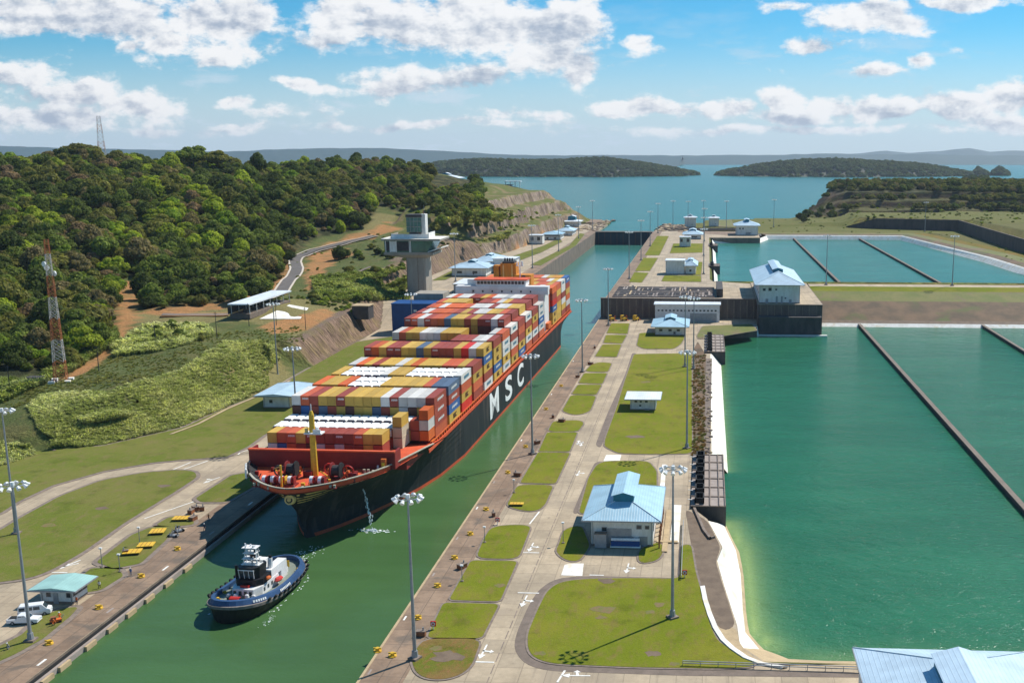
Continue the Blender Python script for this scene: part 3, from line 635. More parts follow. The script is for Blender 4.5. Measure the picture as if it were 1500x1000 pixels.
for b_ in [(706, 969, 4.3, 0), (774, 868, 4.3, 0), (778, 809, 3.6, 0), (874, 842, 3, 0), (822, 990, 4.2, 80), (783, 758, 9, 84), (100, 828, 4.0, 42), (85, 838, 4.0, 0), (250, 746, 15, 66), (281, 683, 12, 72), (262, 684, 10, 78), (360, 660, 6, 60), (330, 705, 6, 60), (352, 662, 5, 100)]: bar(*b_)
arrow(100, 827, 160, 6, 0, 1); arrow(310, 703, 160, 6, 0, 1); arrow(348, 661, 160, 6, 0, 1)
# white and yellow dashes along both quays
qm = MB(); qy = MB()
for k in range(18):
    y0 = 120 + k * 21.3; qm.box(-56.6, -56.25, y0, y0 + 1.8, .036, .046, 'deckc' if k % 3 else 'paint_w'); qm.box(-114.4, -113.95, y0, y0 + 2.4, .036, .046, 'deckc' if k % 2 else 'paint_w')
struct(qm.build('quay_dashes'))
rj = MB()
for k in range(100): rj.box(-35.9, -35.7, 120 + k * 4.4, 123.4 + k * 4.4, .006, .012, 'kerb')
struct(rj.build('road_joint'))
# ------------------------------------------------------------------ trees
def leaf_material(name, individual):
    m, t, b, pos = new_mat(name, .75, .15)
    oi = t.add('ShaderNodeObjectInfo')
    if individual: base = oi.outputs['Color']
    else:
        a = t.add('ShaderNodeAttribute', attribute_name='tint', attribute_type='INSTANCER'); base = a.outputs['Color']
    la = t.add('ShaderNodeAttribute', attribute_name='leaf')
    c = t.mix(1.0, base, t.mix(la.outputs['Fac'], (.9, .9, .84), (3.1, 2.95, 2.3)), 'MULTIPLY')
    n = t.noise(pos, .35, 4, .6); c = t.mix(1.0, c, t.mix(n, (.75, .75, .75), (1.25, 1.25, 1.2)), 'MULTIPLY')
    t.put(b.inputs['Base Color'], c); tr = t.add('ShaderNodeBsdfTranslucent'); t.put(tr.inputs[0], t.mix(1.0, c, (1.35, 1.38, .8), 'MULTIPLY')); mx = t.add('ShaderNodeMixShader'); mx.inputs[0].default_value = .38
    t.l.new(b.outputs[0], mx.inputs[1]); t.l.new(tr.outputs[0], mx.inputs[2]); t.l.new(mx.outputs[0], t.n['Material Output'].inputs[0]); return m
M['leaf'] = leaf_material('leaves', True); M['leaf_mass'] = leaf_material('forest_leaves', False)
M['bark'] = mk('bark', (.11, .085, .06), (.07, .055, .04), 1.5)
def crown_mesh(name, seed, lobes, quads, leaf, flat_=.75, mat='leaf', core=True):
    """unit crown: about 1 wide (radius 1), sitting on z = 0.15 ... 1.3; lobes of small leaf-clump faces over darker cores"""
    r = random.Random(seed); v = []; f = []; lf = []
    L = [(Vector((0, 0, .62)), .62)]
    for k in range(lobes):
        a = 2 * math.pi * (k + r.random() * .7) / lobes; d = r.uniform(.42, .68)
        L.append((Vector((d * math.cos(a), d * math.sin(a), r.uniform(.40, .78))), r.uniform(.26, .42)))
    for k in range(lobes // 2):
        a = r.random() * 6.28; d = r.uniform(.1, .35); L.append((Vector((d * math.cos(a), d * math.sin(a), r.uniform(.92, 1.08))), r.uniform(.22, .34)))
    for c, rad in L:                                              # ragged cores
        i = len(v); n, h = 7, (4 if core else -1)
        for a in range(h + 1):
            for k in range(n):
                t_ = math.pi * a / h; p = 2 * math.pi * k / n; q = rad * .80 * r.uniform(.85, 1.1)
                v.append(c + Vector((q * math.sin(t_) * math.cos(p), q * math.sin(t_) * math.sin(p), q * math.cos(t_) * flat_)))
        for a in range(h):
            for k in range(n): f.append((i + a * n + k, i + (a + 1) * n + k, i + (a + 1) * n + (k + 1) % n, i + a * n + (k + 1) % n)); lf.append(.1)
        lob = r.uniform(.15, .5)
        for _ in range(int(quads * rad * rad * 2.2)):
            d = Vector((r.gauss(0, 1), r.gauss(0, 1), r.gauss(.25, 1))).normalized(); q = c + Vector((d.x, d.y, d.z * flat_)) * rad * r.uniform(.84, 1.14)
            nn = (d + Vector((r.gauss(0, .45), r.gauss(0, .45), r.gauss(0, .45)))).normalized(); a1 = nn.orthogonal().normalized(); a2 = nn.cross(a1)
            an = r.random() * 6.28; u = (a1 * math.cos(an) + a2 * math.sin(an)) * leaf * r.uniform(.6, 1.3); w_ = (a2 * math.cos(an) - a1 * math.sin(an)) * leaf * r.uniform(.5, 1.0)
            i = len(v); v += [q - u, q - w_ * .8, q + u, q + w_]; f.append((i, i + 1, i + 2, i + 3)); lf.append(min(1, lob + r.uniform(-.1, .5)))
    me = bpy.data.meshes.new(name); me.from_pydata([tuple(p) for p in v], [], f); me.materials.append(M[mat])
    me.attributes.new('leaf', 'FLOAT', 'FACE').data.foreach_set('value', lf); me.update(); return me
def trunk_mesh(name, seed):
    r = random.Random(seed); m_ = MB(); m_.cyl((0, 0, -.25), (.03, .02, .35), .05, .035, 7)
    for k in range(5):
        a = k * 1.26 + r.random(); m_.cyl((.03, .02, .28 + k * .03), (.5 * math.cos(a), .5 * math.sin(a), .62 + r.random() * .25), .026, .01, 5)
    o = m_.build(name, 'bark'); me = o.data; bpy.data.objects.remove(o); return me
CROWNS = [crown_mesh('crown', s_, lb, 900, .085, fl) for s_, lb, fl in [(1, 6, .8), (2, 7, .7), (3, 5, .95), (4, 8, .62), (5, 6, .85), (6, 9, .7)]] + [crown_mesh('crown', 7, 7, 330, .075, .8, core=False), crown_mesh('crown', 8, 4, 900, .08, 1.25), crown_mesh('crown', 9, 11, 800, .075, .5)]
KI = [0, 1, 2, 3, 4, 5, 0, 1, 2, 3, 4, 5, 6, 7, 8, 8]
MASSES = []
for me in CROWNS: c = me.copy(); c.materials[0] = M['leaf_mass']; MASSES.append(c)
TRUNKS = [trunk_mesh('trunk', s_) for s_ in (1, 2, 3)]
PAL = [('dark green', (.040, .054, .014), 22), ('deep green', (.056, .074, .017), 26), ('olive green', (.098, .098, .028), 30), ('mid green', (.084, .108, .024), 18),
       ('brownish green', (.105, .088, .046), 11), ('reddish brown', (.12, .085, .055), 3), ('yellow green', (.145, .175, .020), 6), ('bright green', (.10, .145, .018), 4)]
def pick(r, x, y):
    n = vnoise(x, y, 55, 9); wts = [p[2] for p in PAL]
    if n > .22: wts[6] *= 6; wts[7] *= 5
    if n < -.2: wts[0] *= 2; wts[4] *= 1.6
    return r.choices(range(len(PAL)), wts)[0]
rt = random.Random(11); cand = []
y = 335.0
while y < 1290:
    step = 7.2 if y < 600 else (8.5 if y < 900 else 10.5)
    x = -1150.0
    while x < -172:
        xx = x + rt.uniform(-.42, .42) * step; yy2 = y + rt.uniform(-.42, .42) * step; x += step
        z = HT(xx, yy2); px, py = Q((xx, yy2, z))
        if px < -60 or not inside(px, py, FOREST): continue
        if interp(yy2, FOOT) - xx < 18: continue
        if 634 < px < 692 and 255 < py < 280: continue
        edge = 1.0 if inside(px, py + 26 * 500 / yy2, FOREST) else .55
        if 800 < yy2 and vnoise(xx, yy2, 40, 3) > .34 and xx > -250: continue
        R_ = rt.uniform(3.8, 7.0) * rt.choice([.72, .9, 1.0, 1.15, 1.5]) * (edge if rt.random() < .8 else 1)
        cand.append((xx, yy2, z, R_, R_ * rt.uniform(.85, 1.3), pick(rt, xx, yy2), px, py))
    y += step * .92
# single shrubs and low trees on the slopes
for (x0, y0, x1, y1, n, rr) in [(500, 395, 560, 420, 7, 3), (455, 400, 500, 440, 6, 2.6), (520, 360, 600, 385, 12, 3.2), (490, 372, 500, 385, 1, 5.5), (620, 380, 560, 400, 5, 2.4), (215, 478, 300, 500, 12, 2.4), (640, 290, 720, 345, 26, 5.5), (690, 268, 704, 275, 3, 6.5), (550, 445, 520, 435, 6, 2.2), (600, 420, 560, 440, 6, 2.2), (80, 500, 165, 525, 9, 2.6)]:
    for _ in range(n):
        p = PT(rt.uniform(x0, x1), rt.uniform(y0, y1)); R_ = rr * rt.uniform(.7, 1.25); px, py = Q(p); cand.append((p.x, p.y, p.z, R_, R_ * 1.0, rt.choice([0, 1, 2, 3, 3, 2]), px, py))
# hill top on the right
for _ in range(3600):
    xx = rt.uniform(105, 640); yy2 = rt.uniform(1285, 1640); z = HT(xx, yy2); px, py = Q((xx, yy2, z))
    if px > 1560 or z < 11 or xx < 112 + (yy2 - 1285) * .1: continue
    e = (z - 13) % 9
    ok = z > 40 or (e < 1.4 and rt.random() < .35) or xx > 300 + rt.random() * 60
    if not ok: continue
    R_ = rt.uniform(3.6, 6.6); cand.append((xx, yy2, z, R_, R_ * 1.0, rt.choice([0, 1, 2, 2, 4, 0]), px, py))
for q in [(1172, 322, 6), (1182, 318, 7), (1192, 312, 7), (1203, 305, 6.5), (1215, 300, 6), (1178, 326, 5)]:
    p = P(q[0], q[1], 12) if q[1] > 310 else PY(q[0], q[1] + 8, 1330); cand.append((p.x, p.y, p.z, q[2], q[2] * 1.2, 0, q[0], q[1]))
for _ in range(170):
    px, py = rt.uniform(630, 722), rt.uniform(262, 348)
    if (634 < px < 692 and py < 280) or px > 700 + (py - 262) * .25: continue
    p = PT(px, py)
    if interp(p.y, FOOT) - p.x < 22: continue
    R_ = rt.uniform(3.6, 6.8); cand.append((p.x, p.y, p.z, R_, R_, rt.choice([0, 1, 2, 2, 3, 4]), px, py))
# the tall round trees that stand out on the skyline
for q in [(118, 222, 17, 12, 2), (283, 228, 15, 12, 3), (318, 230, 11, 10, 2), (378, 236, 8, 10, 0), (170, 230, 9, 10, 1), (205, 232, 9, 9, 0)]:
    p = PY(q[0], q[1] + 6, 860); z = HT(p.x, p.y); cand.append((p.x, p.y, max(z, p.z - 4), q[2], q[3], q[4], q[0], q[1]))
cand.sort(key=lambda c: -c[3] / c[1])
big, rest = cand[:270], cand[270:]
def place_name(px, py):
    if py > 470 and px < 60: return 'at the left end of the forest edge'
    if py > 440 and px < 170: return 'around the orange and white lattice mast'
    if px < 212: return 'on the forest slope left of the bare dirt track'
    if px < 440 and py > 380: return 'on the forest edge above the long shelter'
    if px < 440: return 'high on the forest hill behind the shelter'
    if px < 650: return 'on the wooded slope above the winding road'
    if px < 900: return 'on the spur behind the control tower'
    return 'on the terraced hill across the far basin'
def size_name(r_): return 'small' if r_ < 3.4 else ('medium' if r_ < 5.6 else ('large' if r_ < 9 else 'very large round'))
for i, (x, y, z, r_, h_, k, px, py) in enumerate(big):
    t0 = empty('tree', (x, y, z - .2), rt.random() * 6.28, f"{size_name(r_)} {PAL[k][0]} tree {place_name(px, py)}", 'tree', 'forest trees')
    t0.scale = (r_, r_, h_)
    o = bpy.data.objects.new('crown', CROWNS[rt.choice(KI)]); COL.objects.link(o); o.parent = t0; c = PAL[k][1]; j = rt.uniform(.85, 1.2); o.color = (c[0] * j, c[1] * j, c[2] * j, 1)
    o = bpy.data.objects.new('trunk', TRUNKS[rt.randrange(3)]); COL.objects.link(o); o.parent = t0

def instancer(name, pts, meshes, label=None, tilt=0.0):
    """pts: (x, y, z, sx, sz, rot, kind, (r, g, b)); ONE object whose geometry nodes set the meshes on its points"""
    me = bpy.data.meshes.new(name); me.from_pydata([p[:3] for p in pts], [], [])
    def att(nm, ty, vals, key='value'): me.attributes.new(nm, ty, 'POINT').data.foreach_set(key, np.array(vals, np.float32).ravel())
    att('scl', 'FLOAT_VECTOR', [(p[3], p[3], p[4]) for p in pts], 'vector'); att('rot', 'FLOAT_VECTOR', [(0, 0, p[5]) for p in pts], 'vector')
    me.attributes.new('kind_i', 'INT', 'POINT').data.foreach_set('value', np.array([p[6] for p in pts], np.int32))
    att('tint0', 'FLOAT_COLOR', [(*p[7], 1) for p in pts], 'color')
    o = bpy.data.objects.new(name, me); COL.objects.link(o); tag(o, label, None, None, 'stuff')
    g = bpy.data.node_groups.new(name, 'GeometryNodeTree'); g.interface.new_socket('Geometry', in_out='INPUT', socket_type='NodeSocketGeometry'); g.interface.new_socket('Geometry', in_out='OUTPUT', socket_type='NodeSocketGeometry')
    N = g.nodes; L = g.links; gi = N.new('NodeGroupInput'); go = N.new('NodeGroupOutput'); join = N.new('GeometryNodeJoinGeometry')
    def na(nm, ty):
        n = N.new('GeometryNodeInputNamedAttribute'); n.data_type = ty; n.inputs['Name'].default_value = nm; return n.outputs['Attribute']
    for k, src in enumerate(meshes):
        # each source mesh lives inside the tree through a mesh primitive of its own object
        oi = N.new('GeometryNodeObjectInfo'); oi.inputs['Object'].default_value = src; oi.inputs['As Instance'].default_value = True; oi.transform_space = 'ORIGINAL'
        ip = N.new('GeometryNodeInstanceOnPoints'); L.new(gi.outputs[0], ip.inputs['Points']); L.new(oi.outputs['Geometry'], ip.inputs['Instance'])
        cmp_ = N.new('FunctionNodeCompare'); cmp_.data_type = 'INT'; cmp_.operation = 'EQUAL'; L.new(na('kind_i', 'INT'), cmp_.inputs[2]); cmp_.inputs[3].default_value = k; L.new(cmp_.outputs[0], ip.inputs['Selection'])
        er = N.new('FunctionNodeEulerToRotation'); L.new(na('rot', 'FLOAT_VECTOR'), er.inputs[0]); L.new(er.outputs[0], ip.inputs['Rotation']); L.new(na('scl', 'FLOAT_VECTOR'), ip.inputs['Scale'])
        L.new(ip.outputs[0], join.inputs[0])
    st = N.new('GeometryNodeStoreNamedAttribute'); st.domain = 'INSTANCE'; st.data_type = 'FLOAT_COLOR'; st.inputs['Name'].default_value = 'tint'
    L.new(join.outputs[0], st.inputs['Geometry']); L.new(na('tint0', 'FLOAT_COLOR'), st.inputs['Value']); L.new(st.outputs[0], go.inputs[0])
    o.modifiers.new('instances', 'NODES').node_group = g
    return o
# source meshes stand as real shrubs hidden deep inside the forest hill's trees
SRC = []
for k, me in enumerate(MASSES):
    o = bpy.data.objects.new('forest_undergrowth', me); COL.objects.link(o); o.location = (-420 - 12 * k, 760, HT(-420 - 12 * k, 760)); o.scale = (4, 4, 4); tag(o, kind='stuff'); SRC.append(o)
for o in SRC: o.scale = (1, 1, 1)
fp = []
for (x, y, z, r_, h_, k, px, py) in rest:
    c = PAL[k][1]; j = rt.uniform(.8, 1.25); fp.append((x, y, z - .2, r_, h_, rt.random() * 6.28, rt.choice(KI), (c[0] * j, c[1] * j, c[2] * j)))
instancer('forest', fp, SRC)

# far wooded islands and shores of the lake
def island(name, outline, y0, depth, label=None, tree=10, dens=15, tint=(.050, .066, .028)):
    """outline: (px, py of the tree tops); the island stands in the lake at distance y0"""
    xs = [p[0] for p in outline]; N_ = max(12, int((xs[-1] - xs[0]) / 6)); vs = []; fs = []; tp = []
    rows = 9
    for i in range(N_ + 1):
        px = xs[0] + (xs[-1] - xs[0]) * i / N_; top = np.interp(px, xs, [p[1] for p in outline]); e = math.sin(math.pi * min(1, max(0, i / N_))) ** .35
        zt = max(9, PY(px, top, y0 + depth * .4).z - tree * .8)
        for j in range(rows + 1):
            t_ = j / rows; yv = y0 + depth * (t_ - .5) * e + depth * .5 + vnoise(px * 3, 0, 60, 2) * depth * .1; xv = PY(px, 250, yv).x
            zz = 7.5 + (zt - 8) * (math.sin(math.pi * t_) ** .6 if 0 < t_ < 1 else 0) * (1 + .18 * vnoise(xv, yv, depth * .3, 6)) * (e if e > .3 else .3)
            if j in (0, rows) or i in (0, N_): zz = 6
            vs.append((xv, yv, zz))
    n = rows + 1
    for i in range(N_):
        for j in range(rows): fs.append((i * n + j, (i + 1) * n + j, (i + 1) * n + j + 1, i * n + j + 1))
    me = bpy.data.meshes.new('hills'); me.from_pydata(vs, [], fs); me.materials.append(M['forest_floor']); o = bpy.data.objects.new('hills', me); COL.objects.link(o); struct(o)
    pts = []
    for i in range(N_):
        for j in range(rows):
            a, b_, c, d = [Vector(vs[q]) for q in fs[i * rows + j]]; ar = ((b_ - a).cross(d - a)).length
            for _ in range(max(1, int(ar / dens / dens))):
                u, w_ = rt.random(), rt.random(); p = a.lerp(b_, u).lerp(d.lerp(c, u), w_)
                s_ = rt.uniform(.6, 1.25) * tree; tt = rt.uniform(.7, 1.35); hh = rt.uniform(.9, 1.15)
                pts.append((p.x, p.y, p.z - .2 * s_, s_ * 1.15, s_, rt.random() * 6, rt.choice(KI), (tint[0] * tt * hh, tint[1] * tt, tint[2] * tt)))
    instancer('island_forest', pts, SRC)
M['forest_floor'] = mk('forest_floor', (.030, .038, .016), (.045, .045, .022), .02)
island('a', [(600, 238), (640, 228), (700, 231), (760, 234), (830, 232), (890, 230), (940, 235), (980, 240), (1012, 247), (1024, 252)], 3950, 900)
island('b', [(1047, 252), (1065, 243), (1110, 236), (1160, 233), (1220, 232), (1280, 236), (1340, 236), (1390, 243), (1428, 250)], 4000, 700)
island('c', [(1423, 253), (1432, 245), (1448, 252)], 4300, 100, dens=18); island('d', [(1452, 251), (1462, 243), (1478, 250)], 4300, 120, dens=18)
island('e', [(1390, 268), (1415, 255), (1440, 258), (1470, 262), (1560, 268)], 2600, 150, dens=16, tree=8)
def ridge(yd, outline, mat, zb=6):
    rw_ = [[], [], []]
    xs = [p[0] for p in outline]
    for i in range(161):
        px = xs[0] + (xs[-1] - xs[0]) * i / 160; top = np.interp(px, xs, [p[1] for p in outline]); z = PY(px, top, yd).z + vnoise(px, 0, 22, 3) * yd * .0006
        a = PY(px, top, yd); rw_[0].append((a.x, yd - yd * .12, zb)); rw_[1].append((a.x, yd, max(z, zb + 2))); rw_[2].append((a.x * 1.15, yd * 1.25, zb))
    struct(MB().loft(rw_, mat).build('mountains', smooth=False))
M['far_hill'] = mk('far_hills', (.035, .075, .080), (.045, .085, .085), .002, fine=.02)  # bluish air haze is mixed into this base colour
ridge(9000, [(-400, 212), (0, 214), (100, 217), (200, 219), (330, 222), (400, 219), (480, 217), (560, 217), (640, 221), (760, 227), (860, 228), (1000, 229)], 'far_hill')
ridge(10500, [(700, 229), (800, 227.5), (900, 227), (1000, 228), (1060, 227.5), (1150, 227), (1210, 224.5), (1280, 227), (1340, 225.5), (1400, 227), (1480, 228), (1600, 227)], 'far_hill')
ridge(15400, [(1150, 228), (1240, 226), (1300, 221), (1330, 224), (1370, 222), (1420, 217), (1450, 222), (1520, 220), (1650, 224)], 'far_hill')

# tall grass and scrub on the bank slope
def tuft_mesh(name, seed, n, mat):
    r = random.Random(seed); v = []; f = []; lf = []
    for _ in range(n):
        a = r.random() * 6.28; d = r.random() ** .6 * .75; b_ = Vector((d * math.cos(a), d * math.sin(a), 0)); out = Vector((math.cos(a), math.sin(a), 0)) * r.uniform(.15, .8)
        h = r.uniform(.6, 1.15); s_ = Vector((-math.sin(a), math.cos(a), 0)) * r.uniform(.06, .13); i = len(v)
        m1 = b_ + out * .35 + Vector((0, 0, h * .7)); m2 = b_ + out + Vector((0, 0, h * r.uniform(.55, .95)))
        v += [b_ - s_ * .6, b_ + s_ * .6, m1 + s_, m1 - s_, m2]; f += [(i, i + 1, i + 2, i + 3), (i + 3, i + 2, i + 4)]; q = r.random(); lf += [q * .5, q]
    me = bpy.data.meshes.new(name); me.from_pydata([tuple(p) for p in v], [], f); me.materials.append(M[mat]); me.attributes.new('leaf', 'FLOAT', 'FACE').data.foreach_set('value', lf); me.update(); return me
TS = []
for k in range(3):
    o = bpy.data.objects.new('tall_grass', tuft_mesh('tall_grass', 20 + k, 60, 'leaf_mass')); COL.objects.link(o); p = PT(200 + 30 * k, 590); o.location = p; tag(o, kind='stuff'); TS.append(o)
TALL = [(42, 596), (60, 578), (150, 574), (260, 545), (330, 500), (400, 499), (408, 525), (392, 548), (395, 566), (330, 596), (268, 624), (150, 652), (72, 655)]
TALL2 = [(165, 505), (215, 480), (300, 478), (312, 492), (250, 512), (170, 522)]; TALL3 = [(455, 405), (600, 392), (600, 440), (545, 440), (470, 440)]; TALL4 = [(0, 560), (60, 556), (165, 480), (172, 500), (100, 545), (60, 562), (0, 590)]
TALL5 = [(640, 300), (750, 290), (745, 350), (700, 362), (640, 345)]; TALL6 = [(-20, 690), (-20, 650), (40, 652), (50, 668)]
pts = []
def scatter(pg, n, smin, smax, tints):
    xs = [p[0] for p in pg]; ys = [p[1] for p in pg]; k = 0
    while k < n:
        px = rt.uniform(min(xs), max(xs)); py = rt.uniform(min(ys), max(ys))
        if not inside(px, py, pg): continue
        k += 1; p = PT(px, py); nz = vnoise(p.x, p.y, 9, 4) + .6 * vnoise(p.x, p.y, 30, 5)
        if nz < -.45 and rt.random() < .6: continue
        s_ = rt.uniform(smin, smax) * (1 + .5 * nz); c = tints[0] if rt.random() + nz * .8 > .5 else tints[1]; j = rt.uniform(.75, 1.25)
        pts.append((p.x, p.y, p.z - .1, s_, s_ * 1.05, rt.random() * 6.28, rt.randrange(3), tuple(q * j for q in c)))
GT = [(.31, .32, .18), (.21, .235, .095)]
scatter(TALL, 9500, .4, 1.15, GT); scatter(TALL2, 900, 1.1, 2.2, GT); scatter(TALL3, 1500, 1.0, 2.2, [(.19, .21, .08), (.11, .14, .035)]); scatter(TALL4, 1500, 1.2, 2.6, [(.18, .20, .08), (.10, .13, .035)])
scatter(TALL5, 1100, 1.2, 2.6, [(.19, .19, .07), (.10, .12, .035)]); scatter(TALL6, 300, .8, 1.6, GT); scatter([(0, 585), (60, 562), (110, 556), (170, 518), (300, 490), (440, 478), (445, 500), (330, 505), (260, 545), (150, 576), (60, 580), (20, 600)], 1500, .25, .7, [(.16, .16, .06), (.11, .125, .035)])
instancer('tall_grass', pts, TS)
pts = []
def scrub(pg, n, smin, smax):
    xs = [p[0] for p in pg]; ys = [p[1] for p in pg]; k = 0
    while k < n:
        px = rt.uniform(min(xs), max(xs)); py = rt.uniform(min(ys), max(ys))
        if not inside(px, py, pg): continue
        k += 1; p = PT(px, py)
        if p.x > interp(p.y, FOOT) - 6 and p.x < -100: continue
        if vnoise(p.x, p.y, 25, 7) < -.12: continue
        s_ = rt.uniform(smin, smax); c = PAL[rt.choice([0, 1, 2, 3, 3, 6])][1]; j = rt.uniform(.8, 1.4); pts.append((p.x, p.y, p.z - .3 * s_, s_, s_ * .8, rt.random() * 6, rt.choice(KI), tuple(q * j for q in c)))
scrub([(640, 300), (700, 275), (800, 290), (822, 325), (740, 372), (690, 385), (640, 380)], 700, .7, 2.4); scrub([(440, 440), (600, 385), (600, 440), (540, 462), (470, 452)], 260, .7, 2.2); scrub([(390, 440), (440, 360), (560, 335), (590, 350), (560, 380), (450, 440)], 90, .6, 1.6); scrub([(1170, 325), (1230, 300), (1500, 262), (1500, 330), (1240, 318)], 420, 1.0, 2.6)
scrub([(1110, 340), (1120, 322), (1240, 322), (1400, 325), (1500, 345), (1500, 400), (1400, 345)], 160, .6, 1.6); 
instancer('scrub', pts, SRC)
# ------------------------------------------------------------------ text
def text_mesh(body, size, depth=.04, name='lettering', bold=0.0):
    cu_ = bpy.data.curves.new(name, 'FONT'); cu_.body = body; cu_.size = size; cu_.extrude = depth; cu_.offset = bold; cu_.align_x = 'CENTER'; cu_.align_y = 'CENTER'; cu_.resolution_u = 4
    o = bpy.data.objects.new(name, cu_); COL.objects.link(o); bpy.context.view_layer.update()
    me = bpy.data.meshes.new_from_object(o); bpy.data.objects.remove(o); bpy.data.curves.remove(cu_); return me
def put_text(me, mat, parent, mtx, name='lettering'):
    me.materials.clear(); me.materials.append(M[mat]); o = bpy.data.objects.new(name, me); COL.objects.link(o); o.parent = parent; o.matrix_local = mtx; return o

# ------------------------------------------------------------------ container ship (local: x to port = image right, y aft, z up)
M['hull'] = mk('dark_grey_hull', (.028, .032, .033), (.016, .018, .02), .10, rough=.6, spec=.15, fine=1.2, streak=(1, 1, .16), third=(.060, .052, .046), tscale=.35)
M['boot'] = mk('red_boot_topping', (.60, .095, .03), (.36, .06, .03), .2, rough=.6, streak=(1, .3, 1))
M['deck_red'] = mk('orange_red_deck', (.66, .10, .030), (.50, .07, .025), .25, rough=.7)
M['maroon'] = mk('maroon_steel', (.24, .022, .018), (.17, .016, .014), .3, rough=.6)
M['gold'] = mk('gold_paint', (.80, .55, .20), (.62, .42, .15), 1)
M['ship_white'] = mk('ship_white_paint', (.78, .77, .75), (.66, .63, .58), .3, rough=.5)
M['text_w'] = mk('white_lettering', (.85, .85, .82), (.72, .72, .68), .4, rough=.6); M['text_d'] = mk('dark_lettering', (.09, .045, .012)); M['text_b'] = mk('blue_lettering', (.10, .24, .32)); M['text_g'] = mk('beige_lettering', (.45, .42, .32))
ANG = math.atan(.019); SY = 221.0
def ax(Y): return -92.0 + .019 * (Y - 280)
ship = empty('container_ship', (ax(SY), SY, -2.0), -ANG, 'huge dark-hulled container ship with red deck, moving through the canal lock', 'container ship')
Lh = 303.0; ZT = 11.4                                              # heights in the ship's frame: water = 0
def w_deck(u): return 20.3 * math.sin(math.pi / 2 * min(1, (max(u, 0) / 38) ** .62))
def w_wl(u):
    a = 20.3 * math.sin(math.pi / 2 * min(1, (max(0, u - 10) / 75) ** .8)); 
    return a * (1 - .55 * sstep(262, Lh, u))
def ztop(u): return ZT + 3.9 * (1 - sstep(24, 66, u))
def hull_pt(u, z, side):
    t_ = min(1, max(0, z / ztop(u)));  us = 10.0 * (1 - t_ ** 1.25)   # raked stem
    uu = u + us * max(0, 1 - u / 26) if u < 26 else u
    k = t_ ** (2.3 if u < 120 else 1.5); ww = w_wl(uu) * (1 - k) + w_deck(u) * k
    if u == 0: ww = 0
    ww *= 1 if u > .01 else 0
    return Vector((side * ww, uu, z))
us_ = [0, .4, 1.2, 2.5, 4.5, 7, 10, 14, 18, 23, 28, 34, 40, 48, 60, 80, 120, 200, 250, 265, 278, 290, 298, Lh]
hb = MB()
for side in (-1, 1):
    zf = [-.08, 0, .02, .07, .16, .3, .45, .6, .75, .88, 1.0]
    rows = [[hull_pt(u, (f_ * ztop(u) if f_ > .16 else (f_ / .16 * 2.0) if f_ > 0 else f_ * 20), side) for f_ in zf] for u in us_]
    for a in range(len(rows) - 1):
        for k in range(len(zf) - 1):
            q = [rows[a][k], rows[a + 1][k], rows[a + 1][k + 1], rows[a][k + 1]]; hb.face(q if side > 0 else q[::-1], 'boot' if k < 3 and us_[a] > 2 else 'hull')
    hb.face([rows[-1][k] for k in range(len(zf))] + [Vector((0, Lh, ztop(Lh))), Vector((0, Lh, -1.5))], 'hull')
hull = hb.build('hull', parent=ship, fix=True)
dk = MB()
for a, b_ in zip(us_, us_[1:]):
    za, zb = ztop(a) - .06 - 1.3 * (1 - sstep(24, 40, a)), ztop(b_) - .06 - 1.3 * (1 - sstep(24, 40, b_))
    dk.face([(-w_deck(a) * .99, a, za), (w_deck(a) * .99, a, za), (w_deck(b_) * .99, b_, zb), (-w_deck(b_) * .99, b_, zb)], 'deck_red')
dk.build('deck', parent=ship)
rl = MB()                                                        # bulwark rail along the bow
for side in (-1, 1):
    pr = [hull_pt(u, ztop(u), side) for u in us_[:14]]
    rl.loft([[p + Vector((-side * .35 if p.x else 0, .25, -1.3)), p + Vector((-side * .35 if p.x else 0, .25, .06))] for p in pr[:12]], 'deck_red')
    rl.loft([[p + Vector((-side * .35 if p.x else 0, .25, .06)), p + Vector((side * .04, -.05, .06)), p + Vector((side * .05, -.06, -.12))] for p in pr], 'text_g')
rl.build('bulwark', parent=ship)
def on_hull(u, z, side, off=.06):
    p = hull_pt(u, z, side); a = hull_pt(u + .4, z, side) - hull_pt(max(.02, u - .4), z, side); c = hull_pt(u, min(z + .3, ztop(u)), side) - hull_pt(u, z - .3, side); n = a.cross(c).normalized()
    if n.x * side < 0: n = -n
    return p + n * off
gd = MB()
for side in (-1, 1):
    for (za, zb, ua, ub) in [(14.2, 13.7, .5, 17), (13.2, 12.75, .5, 14), (12.3, 11.9, .45, 11.5), (11.5, 11.2, .45, 9), (10.8, 10.55, .4, 6.5)]:
        pr = [ua + (ub - ua) * k / 8 for k in range(9)]
        gd.loft([[on_hull(u, za, side), on_hull(u, za - (za - zb) * (1 - k / 9), side)] for k, u in enumerate(pr)], 'gold')
gd.build('bow_ornament', parent=ship)
eb_ = MB(); eb_.cyl((0, 2.6, 12.0), (0, 1.6, 12.15), 1.25, 1.15, 12, 'gold'); eb_.cyl((0, 1.6, 12.15), (0, 1.5, 12.2), .8, .7, 10, 'hull'); eb_.cyl((0, 1.5, 12.2), (0, 1.4, 12.25), .5, .4, 8, 'gold'); eb_.build('emblem', parent=ship)
